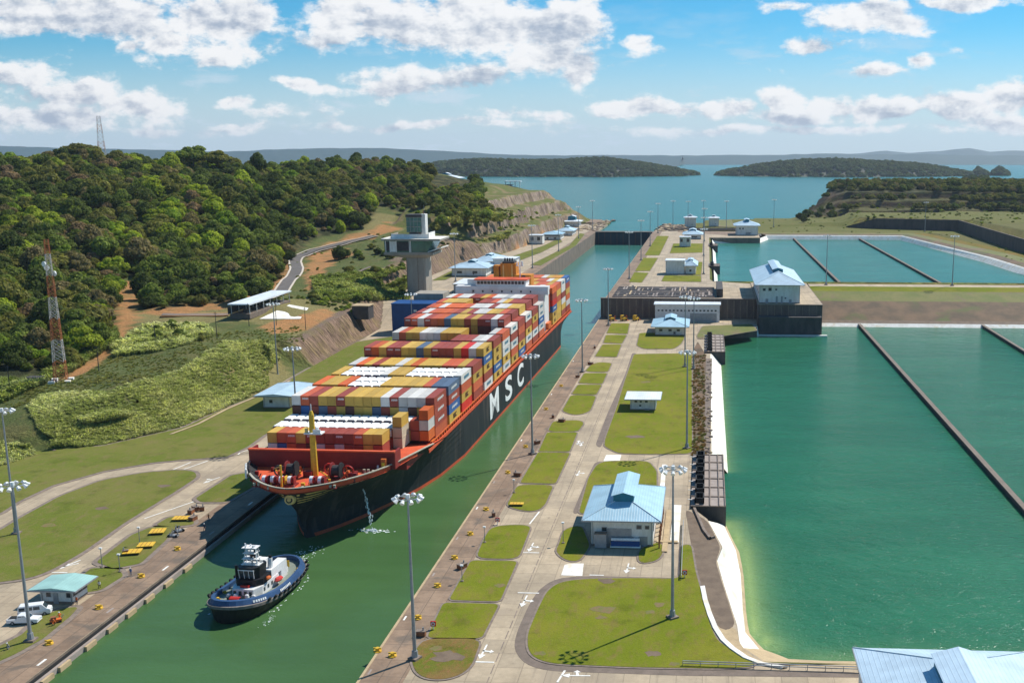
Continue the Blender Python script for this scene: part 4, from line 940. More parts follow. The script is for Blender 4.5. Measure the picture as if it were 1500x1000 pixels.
# big letters amidships on the port side
for ch, Yc in (('M', 342.0), ('S', 365.5), ('C', 387.2)):
    me = text_mesh(ch, 12.0, .05, bold=.22); xs_v = [v_.co.x for v_ in me.vertices]; ys_v = [v_.co.y for v_ in me.vertices]
    sx = (11.8 if ch != 'M' else 13.5) / (max(xs_v) - min(xs_v)); sy = 8.6 / (max(ys_v) - min(ys_v)); cx_ = (max(xs_v) + min(xs_v)) / 2; cy_ = (max(ys_v) + min(ys_v)) / 2
    for v_ in me.vertices: v_.co.x = (v_.co.x - cx_) * sx; v_.co.y = (v_.co.y - cy_) * sy
    lean = R(3)
    mt_ = Matrix(((0, 0, 1, 20.36), (1, 0, 0, Yc - SY), (0, 1, 0, 6.85), (0, 0, 0, 1)))
    put_text(me, 'text_w', hull, mt_)
nm = MB(); rs = random.Random(3); u = 12.0                           # the ship's name, too blurred in the photo to read beyond its first word
while u < 37:
    if rs.random() > .16:
        L_ = rs.uniform(.9, 1.35); zb = ztop(u) - 2.7; nm.face([on_hull(u, zb - .45, 1, .1), on_hull(u + L_, ztop(u + L_) - 3.15, 1, .1), on_hull(u + L_, ztop(u + L_) - 2.5, 1, .1), on_hull(u, zb + .2, 1, .1)], 'text_g'); u += L_ + .45
    else: u += 1.6
nm.build('ship_name', parent=hull)
# breakwater, mast, winches
fz = ZT + 2.6
bw = MB(); bw.box(-17.6, 18.4, 20.4, 20.8, fz, fz + 4.1, 'maroon'); bw.box(-17.7, 18.5, 20.2, 21.3, fz + 4.1, fz + 4.45, 'deck_red'); bw.box(18.0, 18.5, 20.6, 25, fz, fz + 4.2, 'maroon'); bw.box(-17.7, -17.2, 20.6, 25, fz, fz + 4.2, 'maroon')
for k in range(10): bw.box(-16 + k * 3.6, -15.8 + k * 3.6, 20.8, 22.6, fz, fz + 3.6, 'maroon')
bw.build('breakwater', parent=ship)
ms = MB(); ms.cyl((1.0, 14.5, fz - .3), (1.0, 14.5, fz + 14.6), .85, .62, 10, 'yellow'); ms.cyl((1.0, 14.5, fz + 14.6), (1.0, 14.5, fz + 15.6), .62, .3, 10, 'yellow'); ms.cyl((1, 14.5, fz + 15.6), (1, 14.5, fz + 17.2), .12, .1, 5, 'text_w')
ms.box(-.6, 3.6, 13.2, 15.6, fz + 10.2, fz + 10.5, 'text_w'); ms.box(1.6, 3.4, 13.3, 13.5, fz + 10.5, fz + 11.4, 'text_w'); ms.cyl((2.4, 14, fz + 10.5), (2.4, 14, fz + 11.8), .5, .4, 8, 'text_w'); ms.cyl((-.2, 14, fz + 10.5), (-.2, 14, fz + 11.5), .4, .4, 8, 'gold')
ms.build('foremast', parent=ship)
def winch(x, y, n, r=.9, two=True):
    g = MB(); g.box(x - .8, x + n * 2 - .8, y - 1.3, y + 1.3, fz - .1, fz + .3, 'maroon')
    for k in range(n):
        cc = ('text_w', 'red') if k % 2 == 0 else ('text_w', 'maroon')
        g.cyl((x + k * 2 - .65, y, fz + 1.25), (x + k * 2 + .1, y, fz + 1.25), r, r, 12, cc[0]); g.cyl((x + k * 2 + .1, y, fz + 1.25), (x + k * 2 + .6, y, fz + 1.25), r * .93, r * .93, 12, cc[1])
        g.box(x + k * 2 + .6, x + k * 2 + .85, y - .7, y + .7, fz, fz + 2.1, 'yellow' if k == 2 else 'maroon')
    g.build('winch', parent=ship)
winch(-7.4, 6.6, 4); winch(3.6, 6.9, 2); 
for (x, y) in ((-3.8, 12.6), (7.2, 12.2)):                          # big hawser reels
    g = MB(); g.cyl((x - 1.2, y, fz + 2.0), (x - .9, y, fz + 2.0), 1.9, 1.9, 14, 'maroon'); g.cyl((x + .9, y, fz + 2.0), (x + 1.2, y, fz + 2.0), 1.9, 1.9, 14, 'dark'); g.cyl((x - .9, y, fz + 2), (x + .9, y, fz + 2), 1.25, 1.25, 12, 'charcoal')
    g.box(x - 1.6, x + 1.6, y - 1.6, y + 1.6, fz - .1, fz + .35, 'maroon'); g.cyl((x + 1.3, y - .5, fz), (x + 2.9, y - .5, fz + 2.2), .2, .15, 6, 'orange'); g.cyl((x - 1.5, y, fz), (x - 4.5, y + 1.5, fz + 1.2), .18, .15, 5, 'yellow'); g.box(x + 2.6, x + 4.6, y + .2, y + 1.2, fz, fz + 1.3, 'maroon'); g.build('hawser_reel', parent=ship)
g = MB(); g.cyl((-3.0, 5.0, fz), (-3.0, 5.0, fz + 5.2), .3, .22, 8, 'yellow'); g.cyl((-3, 5, fz + 4.9), (-7.5, 11, fz + 2.4), .1, .1, 5, 'gold'); g.build('bow_post', parent=ship)
for i, (x, y, c) in enumerate([(-11.5, 9.5, 'charcoal'), (11.5, 10, 'charcoal'), (-9, 5.2, 'text_g'), (8.8, 5, 'text_g'), (-13.8, 14.5, 'charcoal'), (13.6, 14.5, 'charcoal'), (3, 3.4, 'text_g'), (-4.6, 2.6, 'text_g'), (12.4, 17.4, 'text_g'), (14.8, 16.8, 'text_g'), (6, 9.2, 'yellow')]):
    g = MB(); g.box(x - .9, x + .9, y - .45, y + .45, fz - .05, fz + .15, 'maroon'); g.cyl((x - .5, y, fz), (x - .5, y, fz + .8), .3, .34, 8, c); g.cyl((x + .5, y, fz), (x + .5, y, fz + .8), .3, .34, 8, c); g.build('mooring_bollard', parent=ship)
g = MB(); g.box(15.6, 16.8, 18.6, 19.6, fz, fz + 3.0, 'orange'); g.box(15.9, 16.5, 18.2, 18.6, fz + .4, fz + 2.2, 'yellow'); g.box(14.6, 15.0, 18.6, 19, fz, fz + 1.4, 'text_w'); g.build('deck_locker', parent=ship)
g = MB()
for k in range(5):                                                # anchor gear crowd on the starboard bow
    a = R(200 - k * 15); x, y = -15.0 + .5 * k, 15.5 - k * 1.1; g.cyl((x, y, fz), (x - .5, y - .3, fz + 2.6), .35, .25, 6, 'charcoal'); g.box(x - 1.2, x - .8, y - .5, y + .3, fz, fz + 2.2, 'text_w')
g.build('anchor_gear', parent=ship)
rd_ = random.Random(77)
for k in range(26):
    u = rd_.uniform(3, 19); x = rd_.uniform(-.85, .85) * w_deck(u); g = MB(); c_ = rd_.choice(['yellow', 'text_w', 'maroon', 'charcoal', 'orange', 'rust', 'text_g'])
    if rd_.random() < .5: g.box(x - .4, x + .4, u - .3, u + .3, fz - .05, fz + rd_.uniform(.3, 1.0), c_)
    else: g.cyl((x, u, fz - .05), (x + rd_.uniform(-.6, .6), u + rd_.uniform(-.6, .6), fz + rd_.uniform(.4, 1.5)), .16, .12, 6, c_)
    g.build('deck_fitting', parent=ship)
for (x, y) in ((-6.5, 12.2), (9.6, 13.0), (4.6, 14.6)):
    g = MB()
    for k in range(10): a, b_ = k * .628, (k + 1) * .628; g.cyl((x + 1.3 * math.cos(a), y, fz + 1.6 + 1.3 * math.sin(a)), (x + 1.3 * math.cos(b_), y, fz + 1.6 + 1.3 * math.sin(b_)), .2, .2, 5, 'red' if x > 0 else 'charcoal')
    g.box(x - .3, x + .3, y - .5, y + .5, fz, fz + 1.7, 'orange'); g.cyl((x, y, fz + 1), (x + 2.2, y + 1, fz + .4), .14, .1, 5, 'yellow'); g.build('hose_reel', parent=ship)
# hatch side, lashing posts, superstructure
hs = MB()
for (y0, y1) in ((29, 50), (50.5, 226), (243, 300)): hs.box(-18.6, 18.6, y0, y1, ZT - .1, ZT + 1.75, 'maroon')
hs.build('hatch_covers', parent=ship)
ls = MB(); y = 48.0
while y < 300:
    if not 226 < y < 238:
        ls.box(19.4, 19.75, y, y + .35, ZT, ZT + 1.95, 'orange'); ls.box(-19.75, -19.4, y, y + .35, ZT, ZT + 1.95, 'orange'); ls.face([(19.55, y, ZT + .2), (19.55, y + .3, ZT + .2), (19.55, y + 2.2, ZT + 1.8), (19.55, y + 1.8, ZT + 1.8)], 'deck_red')
    y += 2.42
ls.box(19.8, 20.1, 44, 300, ZT, ZT + .9, 'deck_red'); ls.box(19.2, 19.8, 48, 300, ZT + 1.75, ZT + 1.95, 'orange'); ls.build('lashing_posts', parent=ship)
ac = MB(); by = 231.5
ac.box(-18.5, 18.5, by, by + 11.5, ZT, ZT + 19.5, 'ship_white'); ac.box(-20.3, 20.3, by - .3, by + 4.6, ZT + 19.5, ZT + 21.0, 'ship_white'); ac.box(-20.3, -13, by - .6, by + 3, ZT + 17.5, ZT + 19.5, 'ship_white'); ac.box(13, 20.3, by - .6, by + 3, ZT + 17.5, ZT + 19.5, 'ship_white')
for k in range(9): ac.box(-17 + k * 4.2, -16.4 + k * 4.2, by - .36, by - .3, ZT + 18.4, ZT + 19.2, 'charcoal')
acc = ac.build('superstructure', parent=ship)
wh = MB(); wh.box(-11.5, 10.5, by + .2, by + 8.5, ZT + 21, ZT + 23.6, 'ship_white'); wh.box(-12.2, 11.2, by - .3, by + 9, ZT + 23.6, ZT + 24.0, 'deck_red'); wh.box(-16, -12, by + 4, by + 7.5, ZT + 19.6, ZT + 23.5, 'ship_white'); wo_ = wh.build('wheelhouse', parent=ship)
g = MB()
for k in range(14): g.box(-10.8 + k * 1.5, -9.6 + k * 1.5, by + .1, by + .2, ZT + 21.9, ZT + 23.2, 'glass')
g.build('windows', parent=wo_)
fn = MB(); M['funnel'] = mk('orange_yellow_funnel', (.62, .24, .018), (.45, .17, .02), .5, rough=.6, streak=(1, 1, .2)); fn.box(-3.4, 3.6, by + 14, by + 21, ZT + 8, ZT + 29.5, 'funnel'); fn.box(-6.6, -4.2, by + 14.5, by + 19, ZT + 8, ZT + 28.5, 'funnel')
fn.box(-2.6, 2.8, by + 14.6, by + 20.4, ZT + 29.5, ZT + 30.2, 'charcoal')
for k in range(4): fn.cyl((-1.9 + k * 1.1, by + 17, ZT + 30), (-1.9 + k * 1.1, by + 17.4, ZT + 31.6), .36, .36, 8, 'charcoal')
for x in (-2.3, 1.6): fn.box(x, x + .5, by + 13.85, by + 14, ZT + 20, ZT + 29, 'gold')
fn.box(3.0, 10.5, by + 13, by + 20, ZT + 8, ZT + 24.5, 'funnel'); fn.box(6.5, 8.0, by + 12.5, by + 13, ZT + 19, ZT + 24.5, 'charcoal'); fn.build('funnel', parent=ship)
g = MB(); g.cyl((6.8, by + 7, ZT + 24), (6.8, by + 7, ZT + 33), .3, .2, 6, 'text_w'); g.box(5.2, 8.4, by + 6.8, by + 7.2, ZT + 29, ZT + 29.3, 'text_w'); g.cyl((7.8, by + 7, ZT + 29.4), (7.8, by + 7, ZT + 31.2), .5, .5, 8, 'text_w'); g.cyl((5.6, by + 7, ZT + 29.4), (5.6, by + 7, ZT + 30.6), .35, .35, 8, 'text_w')
g.build('radar_mast', parent=ship)
g = MB(); g.box(17.6, 19.9, by + 2, by + 9, ZT + 2.0, ZT + 4.6, 'orange'); g.box(15, 17.5, by + 12, by + 14.5, ZT, ZT + 9, 'orange'); g.build('lifeboat', parent=ship)
g = MB(); g.box(11, 18.5, by + 13, by + 18, ZT + 8, ZT + 17, 'deck_red'); g.box(-18.5, -8, by + 13, by + 18, ZT + 8, ZT + 19, 'ship_white'); g.build('engine_casing', parent=ship)

# ------------------------------------------------------------------ containers
CC = dict(M=('maroon', (.34, .066, .040)), R=('brick red', (.56, .115, .045)), O=('orange', (.66, .135, .028)), Y=('ochre yellow', (.60, .375, .07)), W=('white', (.66, .63, .57)), S=('bright red', (.62, .03, .018)),
          B=('blue', (.045, .135, .34)), G=('slate blue', (.095, .14, .21)), C=('cream', (.60, .52, .36)), K=('pale grey', (.42, .43, .42)), D=('dark brown', (.11, .04, .03)), T=('white tank', (.8, .8, .78)), E=('orange-yellow', (.60, .27, .03)), F=('flat', (.5, .2, .15)))
def cont_mat(name, attr):
    m, t, b, pos = new_mat(name, .55, .3)
    if attr: a = t.add('ShaderNodeVertexColor', layer_name='paint'); base = a.outputs['Color']
    else: oi = t.add('ShaderNodeObjectInfo'); base = oi.outputs['Color']
    n = t.noise(pos, .6, 5, .65); n2 = t.noise(t.vmath('MULTIPLY', pos, (1, 1, .3)), 2.2, 4, .7)
    c = t.mix(1.0, base, t.mix(n, (1.2, 1.2, 1.2), (.72, .72, .74)), 'MULTIPLY'); c = t.mix(t.ramp(n2, .58, .8, 0, .45), c, (.16, .09, .06))
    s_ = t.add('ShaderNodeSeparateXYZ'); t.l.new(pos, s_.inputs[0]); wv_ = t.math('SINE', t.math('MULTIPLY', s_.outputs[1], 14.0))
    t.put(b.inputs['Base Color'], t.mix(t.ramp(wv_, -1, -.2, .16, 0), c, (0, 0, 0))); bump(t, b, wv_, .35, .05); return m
M['cont'] = cont_mat('container_paint', False); M['cont_mass'] = cont_mat('stack_paint', True)
def cont_geo(m_, L_, x=0, y=0, z=0, w_=2.40, h=2.72, mat=None):
    """corner-framed steel box with recessed sides, doors and roof"""
    m_.box(x - w_ / 2 + .05, x + w_ / 2 - .05, y + .06, y + L_ - .06, z + .08, z + h - .05, mat)
    for sx in (-1, 1):
        for yy_ in (y, y + L_ - .18): m_.box(x + sx * (w_ / 2 - .08) - .08, x + sx * (w_ / 2 - .08) + .08, yy_, yy_ + .18, z, z + h, mat)
        for zz_ in (z, z + h - .12): m_.box(x + sx * (w_ / 2 - .05) - .05, x + sx * (w_ / 2 - .05) + .05, y + .18, y + L_ - .18, zz_, zz_ + .12, mat)
def tank_geo(m_, L_, x=0, y=0, z=0, w_=2.40, h=2.6):
    pr = [(-1.17, 1.0), (-1.17, 2.2), (-.85, 2.55), (.85, 2.55), (1.17, 2.2), (1.17, 1.0)]
    m_.loft([[(x + a * .96, y + .45, z + b_ * .97) for a, b_ in pr], [(x + a, y + .7, z + b_) for a, b_ in pr], [(x + a, y + L_ - .5, z + b_) for a, b_ in pr], [(x + a * .96, y + L_ - .3, z + b_ * .97) for a, b_ in pr]], 'text_w')
    m_.face([(x + a * .96, y + .45, z + b_ * .97) for a, b_ in pr], 'tank_end'); m_.box(x - 1.1, x + 1.1, y + .5, y + L_ - .4, z + .2, z + 1.05, 'tank_end')
    for yy_ in (y, y + L_ - .16):
        for sx in (-1, 1): m_.box(x + sx * 1.12 - .07, x + sx * 1.12 + .07, yy_, yy_ + .16, z, z + 2.1, 'rust')
        m_.box(x - 1.12, x + 1.12, yy_, yy_ + .16, z, z + .14, 'rust')
    for k in range(3): m_.box(x - 1.0 + k * .75, x - .7 + k * .75, y + .2, y + .44, z + .3, z + 2.0, ('rust', 'tank_end', 'text_w')[k])
M['tank_end'] = mk('mauve_grey_frame', (.34, .25, .24), (.2, .12, .11), 1.5)
def only_mesh(mb, name, mat):
    o = mb.build(name, mat); me = o.data; bpy.data.objects.remove(o); return me
a_ = MB(); cont_geo(a_, 12.19); ME40 = only_mesh(a_, 'shipping_container', 'cont')
a_ = MB(); cont_geo(a_, 6.06); ME20 = only_mesh(a_, 'shipping_container', 'cont')
a_ = MB(); tank_geo(a_, 6.0); MET = only_mesh(a_, 'tank_container', None)
a_ = MB()                                                        # open-top box with slanting bows over its load
a_.box(-1.2, 1.2, 0, 6.06, 0, .3, 'D0') if 0 else None
cont_geo(a_, 6.06, h=1.9)
MEF = only_mesh(a_, 'shipping_container', 'cont')
STACK = []                                                        # (bay, y0, length, base z, {col: 'colours from the top down'})
RC = random.Random(42); POOL = 'MMMMMRRRYYYYWWBOKGDC'
def rnd_col(): return RC.choice(POOL)
def bay(y0, tops, tiers, side=None, front=None, L_=12.19, zb=None, half=False, first=0):
    """tops: colour letters from starboard to port; tiers: number or list"""
    d = {}
    for k, ch in enumerate(tops):
        if ch == '.': continue
        n = tiers[k] if isinstance(tiers, (list, tuple)) else tiers; s_ = ch
        if front and n > 1: s_ += front[k]
        while len(s_) < n: s_ += rnd_col()
        if side and k == len(tops) - 1: s_ = side
        d[k + first] = s_
    STACK.append((y0, L_, zb, d))
bay(30.2, 'YRRYMMMMMRYY', 2, None, 'WBRMDWMWMMYM', 6.06, 1.3, first=1)
bay(38.5, 'TTTTTTTTTTTTT', 2, None, None, 6.0, .9, first=0); STACK[-1][3][13] = 'YCC'
bay(45.4, 'TTTTTTTTTTTTTT', 2, None, None, 6.0, 1.1, first=0); STACK[-1][3][15] = 'OWO'; STACK[-1][3][14] = 'MM'
bay(52.0, 'WRMYYMYYYYWMWWWM', 4, 'MMMR', 'DBMGMYDYYGMYKDYM')
bay(66.6, 'OYYOTTTTYYYYYRGG', 4, 'GMBY')
bay(81.2, 'YTTTTTWYYTTTTTTW', 4, 'WRYS')
bay(95.9, 'WOYMYYWYOYYYRRYM', 4, 'MYRM')
bay(110.5, 'MOYMMYYGYMMMYSWY', 5, 'YBYMW', 'DMYMMYYBYDMMYSKY')
bay(125.2, 'YWGRYWWROYMMMWWM', [4] * 10 + [5] * 6, 'MYYBY', 'MMMMMMMMMMMMMMMM')
bay(139.8, 'WRYYWWKYYYMMMMWR', [5] * 10 + [4] * 4 + [5, 5], 'RWWYW')
bay(154.4, 'MRWMROGYYMYMMWMM', [6] * 15 + [5], 'WMWRY', 'MMWSRDBYYMYDDKDM')
bay(168.6, 'MWROORMYMWWYYRMM', [6] * 15 + [5], 'MRMYB', 'MYMDMYMGMMWDMWRM')
bay(183.0, 'ROWOOORWWWMWWYYM', [6] * 15 + [5], 'WMYWR', 'RMWRRRDKKKMRMYMM')
bay(197.3, 'RYYYYYOMMRWYMMMM', [6] * 5 + [5, 5] + [6] * 8 + [5], 'MYRWM', 'MYYYRYDBMMMRMMRM')
bay(211.9, 'WRWWMMYOWWKWWMMR', [6] * 15 + [5], 'WWBWR', 'RMWYMRYDGGMWMRMM')
bay(246.5, 'MOYYOROORMYRRWOO', [6] * 15 + [6], 'OMSBYY')
bay(258.6, 'OOYYRORMOOYYRRYR', [6] * 16, 'RYRYYY')
bay(272.6, 'YYORRWMOYEERRWYW', [6] * 16, 'WWMWYM')
bay(287.0, 'OEYRRMWMRROWYEEG', [6] * 16, 'BMYOWM')
HT_ = 2.80
ids = {}; vis = []; hid = []
TOPZ = {}
for bi, (y0, L_, zb, d) in enumerate(STACK):
    base = (fz + (zb or 0) - .9) if bi < 3 else ZT + 1.85
    for k, s_ in d.items():
        for t_ in range(len(s_)): TOPZ[(bi, k, len(s_) - 1 - t_)] = base + HT_ * (len(s_) - t_)
def ztop_of(bi, k):
    if bi < 0 or bi >= len(STACK) or k not in STACK[bi][3]: return -1
    return TOPZ[(bi, k, len(STACK[bi][3][k]) - 1)]
for bi, (y0, L_, zb, d) in enumerate(STACK):
    base = (fz + (zb or 0) - .9) if bi < 3 else ZT + 1.85
    hh = HT_ if bi >= 3 else 2.72
    for k, s_ in d.items():
        n = len(s_)
        for t_, ch in enumerate(s_):
            z = base + HT_ * (n - 1 - t_); dist = y0 + SY; sc = 0
            if t_ == 0: sc += L_ * 2.4 * .28
            fr = z + HT_ - max(ztop_of(bi - 1, k) + (0 if bi > 3 else -1.0), z) if bi else HT_
            if bi == 15 and z < 32: fr = 0
            if bi == 0 and t_ > 1: fr = 0
            if fr > .5: sc += 2.4 * fr * .9
            if k == max(d): sc += L_ * 2.6 * .33
            elif ztop_of(bi, k + 1) < z + 1: sc += L_ * 2.6 * .2
            item = (sc / dist / dist * 1e4, bi, k, t_, ch, y0, L_, z, n)
            (vis if sc > .9 else hid).append(item)
vis.sort(key=lambda q: -q[0]); hid += vis[298:]; vis = vis[:298]
ORD = ['', 'first', 'second', 'third', 'fourth', 'fifth', 'sixth', 'seventh', 'eighth', 'ninth', 'tenth', 'eleventh', 'twelfth', 'thirteenth', 'fourteenth', 'fifteenth', 'sixteenth', 'seventeenth', 'eighteenth', 'nineteenth', 'twentieth']
def col_x(k): return (k - 7.5) * 2.46 
lg_y = text_mesh('MSC', 1.9, .02, bold=.06); 
lm = MB()
for j, (x_, w_) in enumerate([(-2.6, .8), (-1.5, .9), (-.4, .7), (.5, .9), (1.6, .8), (2.6, .5)]): lm.face([(x_, -.45, 0), (x_ + w_, -.45, 0), (x_ + w_, .5, 0), (x_, .5, 0)], 'text_b')
lg_w = only_mesh(lm, 'logo', 'text_b'); ln = MB()
for j in range(9): ln.face([(-2.9 + j * .68, -.35 + (j % 3) * .12, 0), (-2.5 + j * .68, -.35, 0), (-2.42 + j * .68, .35, 0), (-2.85 + j * .68, .3 + (j % 2) * .25, 0)], 'text_w')
lg_m = only_mesh(ln, 'logo', 'text_w')
wpos = Matrix.Translation(ship.location) @ Matrix.Rotation(-ANG, 4, 'Z')
lg_y.materials.clear(); lg_y.materials.append(M['text_d'])
ncon = 0
for (sc, bi, k, t_, ch, y0, L_, z, n) in sorted(vis, key=lambda q: (q[1], q[2], q[3])):
    kind = 'tank_container' if ch == 'T' and t_ == 0 else 'shipping_container'
    if ch == 'T' and L_ > 10: pairs = [0, 6.15]
    else: pairs = [0]
    dcols = STACK[bi][3]; fromport = max(dcols) - k + 1
    for pi_, dy in enumerate(pairs):
        is_t = ch == 'T'
        o = bpy.data.objects.new('tank_container' if is_t else 'shipping_container', MET if is_t else (ME40 if L_ > 10 else ME20)); COL.objects.link(o)
        o.matrix_world = wpos @ Matrix.Translation((col_x(k), y0 + dy, z))
        cn, cc = CC[ch]; j = RC.uniform(.86, 1.14); o.color = (cc[0] * j, cc[1] * j, cc[2] * j, 1)
        tier = 'top tier' if t_ == 0 else ORD[t_ + 1] + ' tier down'
        w1 = f"{cn} container" if not is_t else ('forward white tank container' if pi_ == 0 and len(pairs) > 1 else ('aft white tank container' if len(pairs) > 1 else 'white tank container'))
        tag(o, f"{w1}, {tier}, {ORD[fromport]} from port side, {ORD[bi + 1]} row from the bow", 'container', 'containers stacked on the ship'); ncon += 1
        if not is_t and k == max(dcols) and L_ > 10 and (ch in 'YWBMG') and bi < 19:
            me_l = lg_y if ch == 'Y' else (lg_w if ch == 'W' else lg_m)
            if ch in 'M' and bi > 4: continue
            lo = bpy.data.objects.new('logo', me_l); COL.objects.link(lo); lo.parent = o; lo.matrix_local = Matrix(((0, 0, 1, 1.215), (1, 0, 0, L_ / 2), (0, 1, 0, 1.4), (0, 0, 0, 1)))
        if not is_t and (ch in 'MR') and t_ == 0 and RC.random() < .55:
            lo = bpy.data.objects.new('logo', lg_m); COL.objects.link(lo); lo.parent = o; lo.matrix_local = Matrix(((.28, 0, 0, .1), (0, 0, -1, .03), (0, .7, 0, 1.9), (0, 0, 0, 1)))
sm_ = MB(); cols_ = []
for (sc, bi, k, t_, ch, y0, L_, z, n) in hid:
    if ch == 'T' and t_ == 0 and sc > 0: nb = len(sm_.f); tank_geo(sm_, 6.0, col_x(k), y0, z); sm_.m = sm_.m[:nb] + [0] * (len(sm_.f) - nb)
    else: sm_.box(col_x(k) - 1.2, col_x(k) + 1.2, y0, y0 + L_, z, z + 2.72)
    cc = CC[ch][1]; j = RC.uniform(.86, 1.14); cols_ += [(cc[0] * j, cc[1] * j, cc[2] * j, 1)] * (len(sm_.v) - len(cols_))
sm_.mats = []; o = sm_.build('container_stack', 'cont_mass')
o.data.materials.clear(); o.data.materials.append(M['cont_mass']); o.data.polygons.foreach_set('material_index', [0] * len(o.data.polygons))
o.data.color_attributes.new('paint', 'FLOAT_COLOR', 'POINT').data.foreach_set('color', np.array(cols_, np.float32).ravel()); o.matrix_world = wpos; tag(o, kind='stuff')

# ------------------------------------------------------------------ tug
M['tug_blue'] = mk('tug_blue', (.035, .085, .19), (.025, .06, .14), .6, rough=.5); M['tug_black'] = mk('tug_black', (.012, .012, .014), rough=.5); M['tug_deck'] = mk('tug_deck', (.22, .25, .20), (.15, .17, .14), .6); M['fender_g'] = mk('tug_fender', (.20, .17, .15), (.12, .1, .09), 1)
tg = empty('tugboat', (-90.4, 198.4, -2.0), R(-4), 'dark blue tugboat with white deckhouse ahead of the ship bow', 'tugboat')
def tw(u): return 6.3 * (max(0, 1 - abs(u / 16.3) ** (3.0 if u < 0 else 3.4))) ** .5
TU = [-16.3, -16.1, -15.5, -14.5, -13, -11, -8, -4, 0, 4, 8, 11, 13, 14.6, 15.6, 16.1, 16.3]
def tz(u): return 2.0 + 1.9 * max(0, -u / 16) ** 1.6 + .5 * max(0, u / 16) ** 2
hb = MB()
for side in (-1, 1):
    rows = [[(side * tw(u) * kx, u * ky, z) for kx, ky, z in ((.80, .95, -.6), (.90, .97, .4), (.99, 1, tz(u) - .5))] for u in TU]
    hb.loft(rows, 'tug_black')
    hb.loft([[(side * tw(u), u, tz(u) - .5), (side * (tw(u) + .32) if abs(u) < 16.2 else 0, u * 1.02, tz(u) - .45), (side * (tw(u) + .32) if abs(u) < 16.2 else 0, u * 1.02, tz(u) + .15), (side * tw(u), u, tz(u) + .2)] for u in TU], 'fender_g')
    hb.loft([[(side * tw(u) * .99, u, tz(u) + .1), (side * tw(u) * .93, u * .97, tz(u) + 1.15)] for u in TU], 'tug_blue')
    hb.loft([[(side * tw(u) * .93, u * .97, tz(u) + 1.15), (side * tw(u) * .82, u * .93, tz(u) + 1.18)] for u in TU], 'tug_blue')
    hb.loft([[(side * tw(u) * .82, u * .93, tz(u) + 1.18), (side * tw(u) * .84, u * .93, tz(u) - .1)] for u in TU], 'tug_blue')
hb.build('hull', parent=tg)
dk = MB(); dk.loft([[(-tw(u) * .84, u * .93, tz(u) + .05), (tw(u) * .84, u * .93, tz(u) + .05)] for u in TU], 'tug_deck'); dk.build('deck', parent=tg)
th = MB(); th.prism([(-3.0, -5), (-2.2, -7.4), (2.2, -7.4), (3.0, -5), (3.0, 2.5), (2.4, 4.5), (-2.4, 4.5), (-3.0, 2.5)], 2.0, 4.3, 'ship_white'); th.prism([(-2.9, -4.2), (-2.0, -5.6), (2.0, -5.6), (2.9, -4.2), (2.9, -.4), (-2.9, -.4)], 4.3, 5.7, 'tug_black'); th.box(1.0, 2.9, -.2, 7.4, 4.3, 6.1, 'ship_white'); th.box(-2.9, -1.0, -.2, 7.4, 4.3, 6.1, 'ship_white'); th.box(-2.9, 2.9, 4.5, 7.4, 2.0, 4.3, 'ship_white'); th.box(-2.4, 2.4, 7.4, 9.0, 2.0, 3.4, 'ship_white')
for k in range(4): th.box(-2.0 + k * 1.1, -1.4 + k * 1.1, -7.45, -7.4, 2.9, 3.9, 'glass')
for s_ in (-1, 1):
    for k in range(4): th.box(s_ * 3.02 - .03, s_ * 3.02 + .03, -4.4 + k * 1.8, -3.7 + k * 1.8, 2.9, 3.7, 'glass')
for x in (-2.6, -1.2, 1.2, 2.6): th.ball((x, -8.3, 3.0), .55, .5, .7, 8, 'ship_white')
th.box(-.9, .9, -6.6, -6.0, 4.3, 4.8, 'red'); th.build('deckhouse', parent=tg)
g = MB(); g.loft([[(-2.1, -3.9, 5.7), (-1.4, -5.0, 5.7), (1.4, -5.0, 5.7), (2.1, -3.9, 5.7), (2.1, -1.0, 5.7), (1.4, -.2, 5.7), (-1.4, -.2, 5.7), (-2.1, -1.0, 5.7)], [(-2.3, -4.1, 8.0), (-1.5, -5.4, 8.0), (1.5, -5.4, 8.0), (2.3, -4.1, 8.0), (2.3, -.8, 8.0), (1.5, 0, 8.0), (-1.5, 0, 8.0), (-2.3, -.8, 8.0)]], 'tug_black', close=True); g.prism([(-2.3, -4.1), (-1.5, -5.4), (1.5, -5.4), (2.3, -4.1), (2.3, -.8), (1.5, 0), (-1.5, 0), (-2.3, -.8)], 8.0, 8.3, 'tug_black'); g.cyl((-2.9, -3.6, 5.6), (-2.9, -3.6, 8.2), .3, .3, 6, 'tug_black'); wz = g.build('wheelhouse', parent=tg)
g = MB()
for k in range(4): g.face([(-1.35 + k * .7, -5.08, 6.0), (-.85 + k * .7, -5.08, 6.0), (-.85 + k * .74, -5.4, 7.7), (-1.4 + k * .74, -5.4, 7.7)], 'glass')
for k in range(4): g.cyl((-1.55 + k * 1.0, -5.12, 5.9), (-1.6 + k * 1.05, -5.45, 7.8), .07, .07, 4, 'ship_white')
g.box(-1.7, 1.7, -5.52, -5.42, 7.75, 7.95, 'ship_white'); g.build('windows', parent=wz)
g = MB(); rs = random.Random(2)
for z_, w_, n_ in ((8.3, 1.9, 6), (9.6, 1.6, 5), (10.9, 1.3, 4), (12.1, 1.5, 5)):
    g.box(-w_, w_, -3.6, -1.4, z_, z_ + .12, 'ship_white')
    for k in range(n_): x = rs.uniform(-w_, w_); y_ = rs.uniform(-3.4, -1.5); g.cyl((x, y_, z_), (x, y_, z_ + rs.uniform(.5, 1.2)), rs.uniform(.1, .28), .15, 6, rs.choice(['ship_white', 'ship_white', 'steel', 'tug_black']))
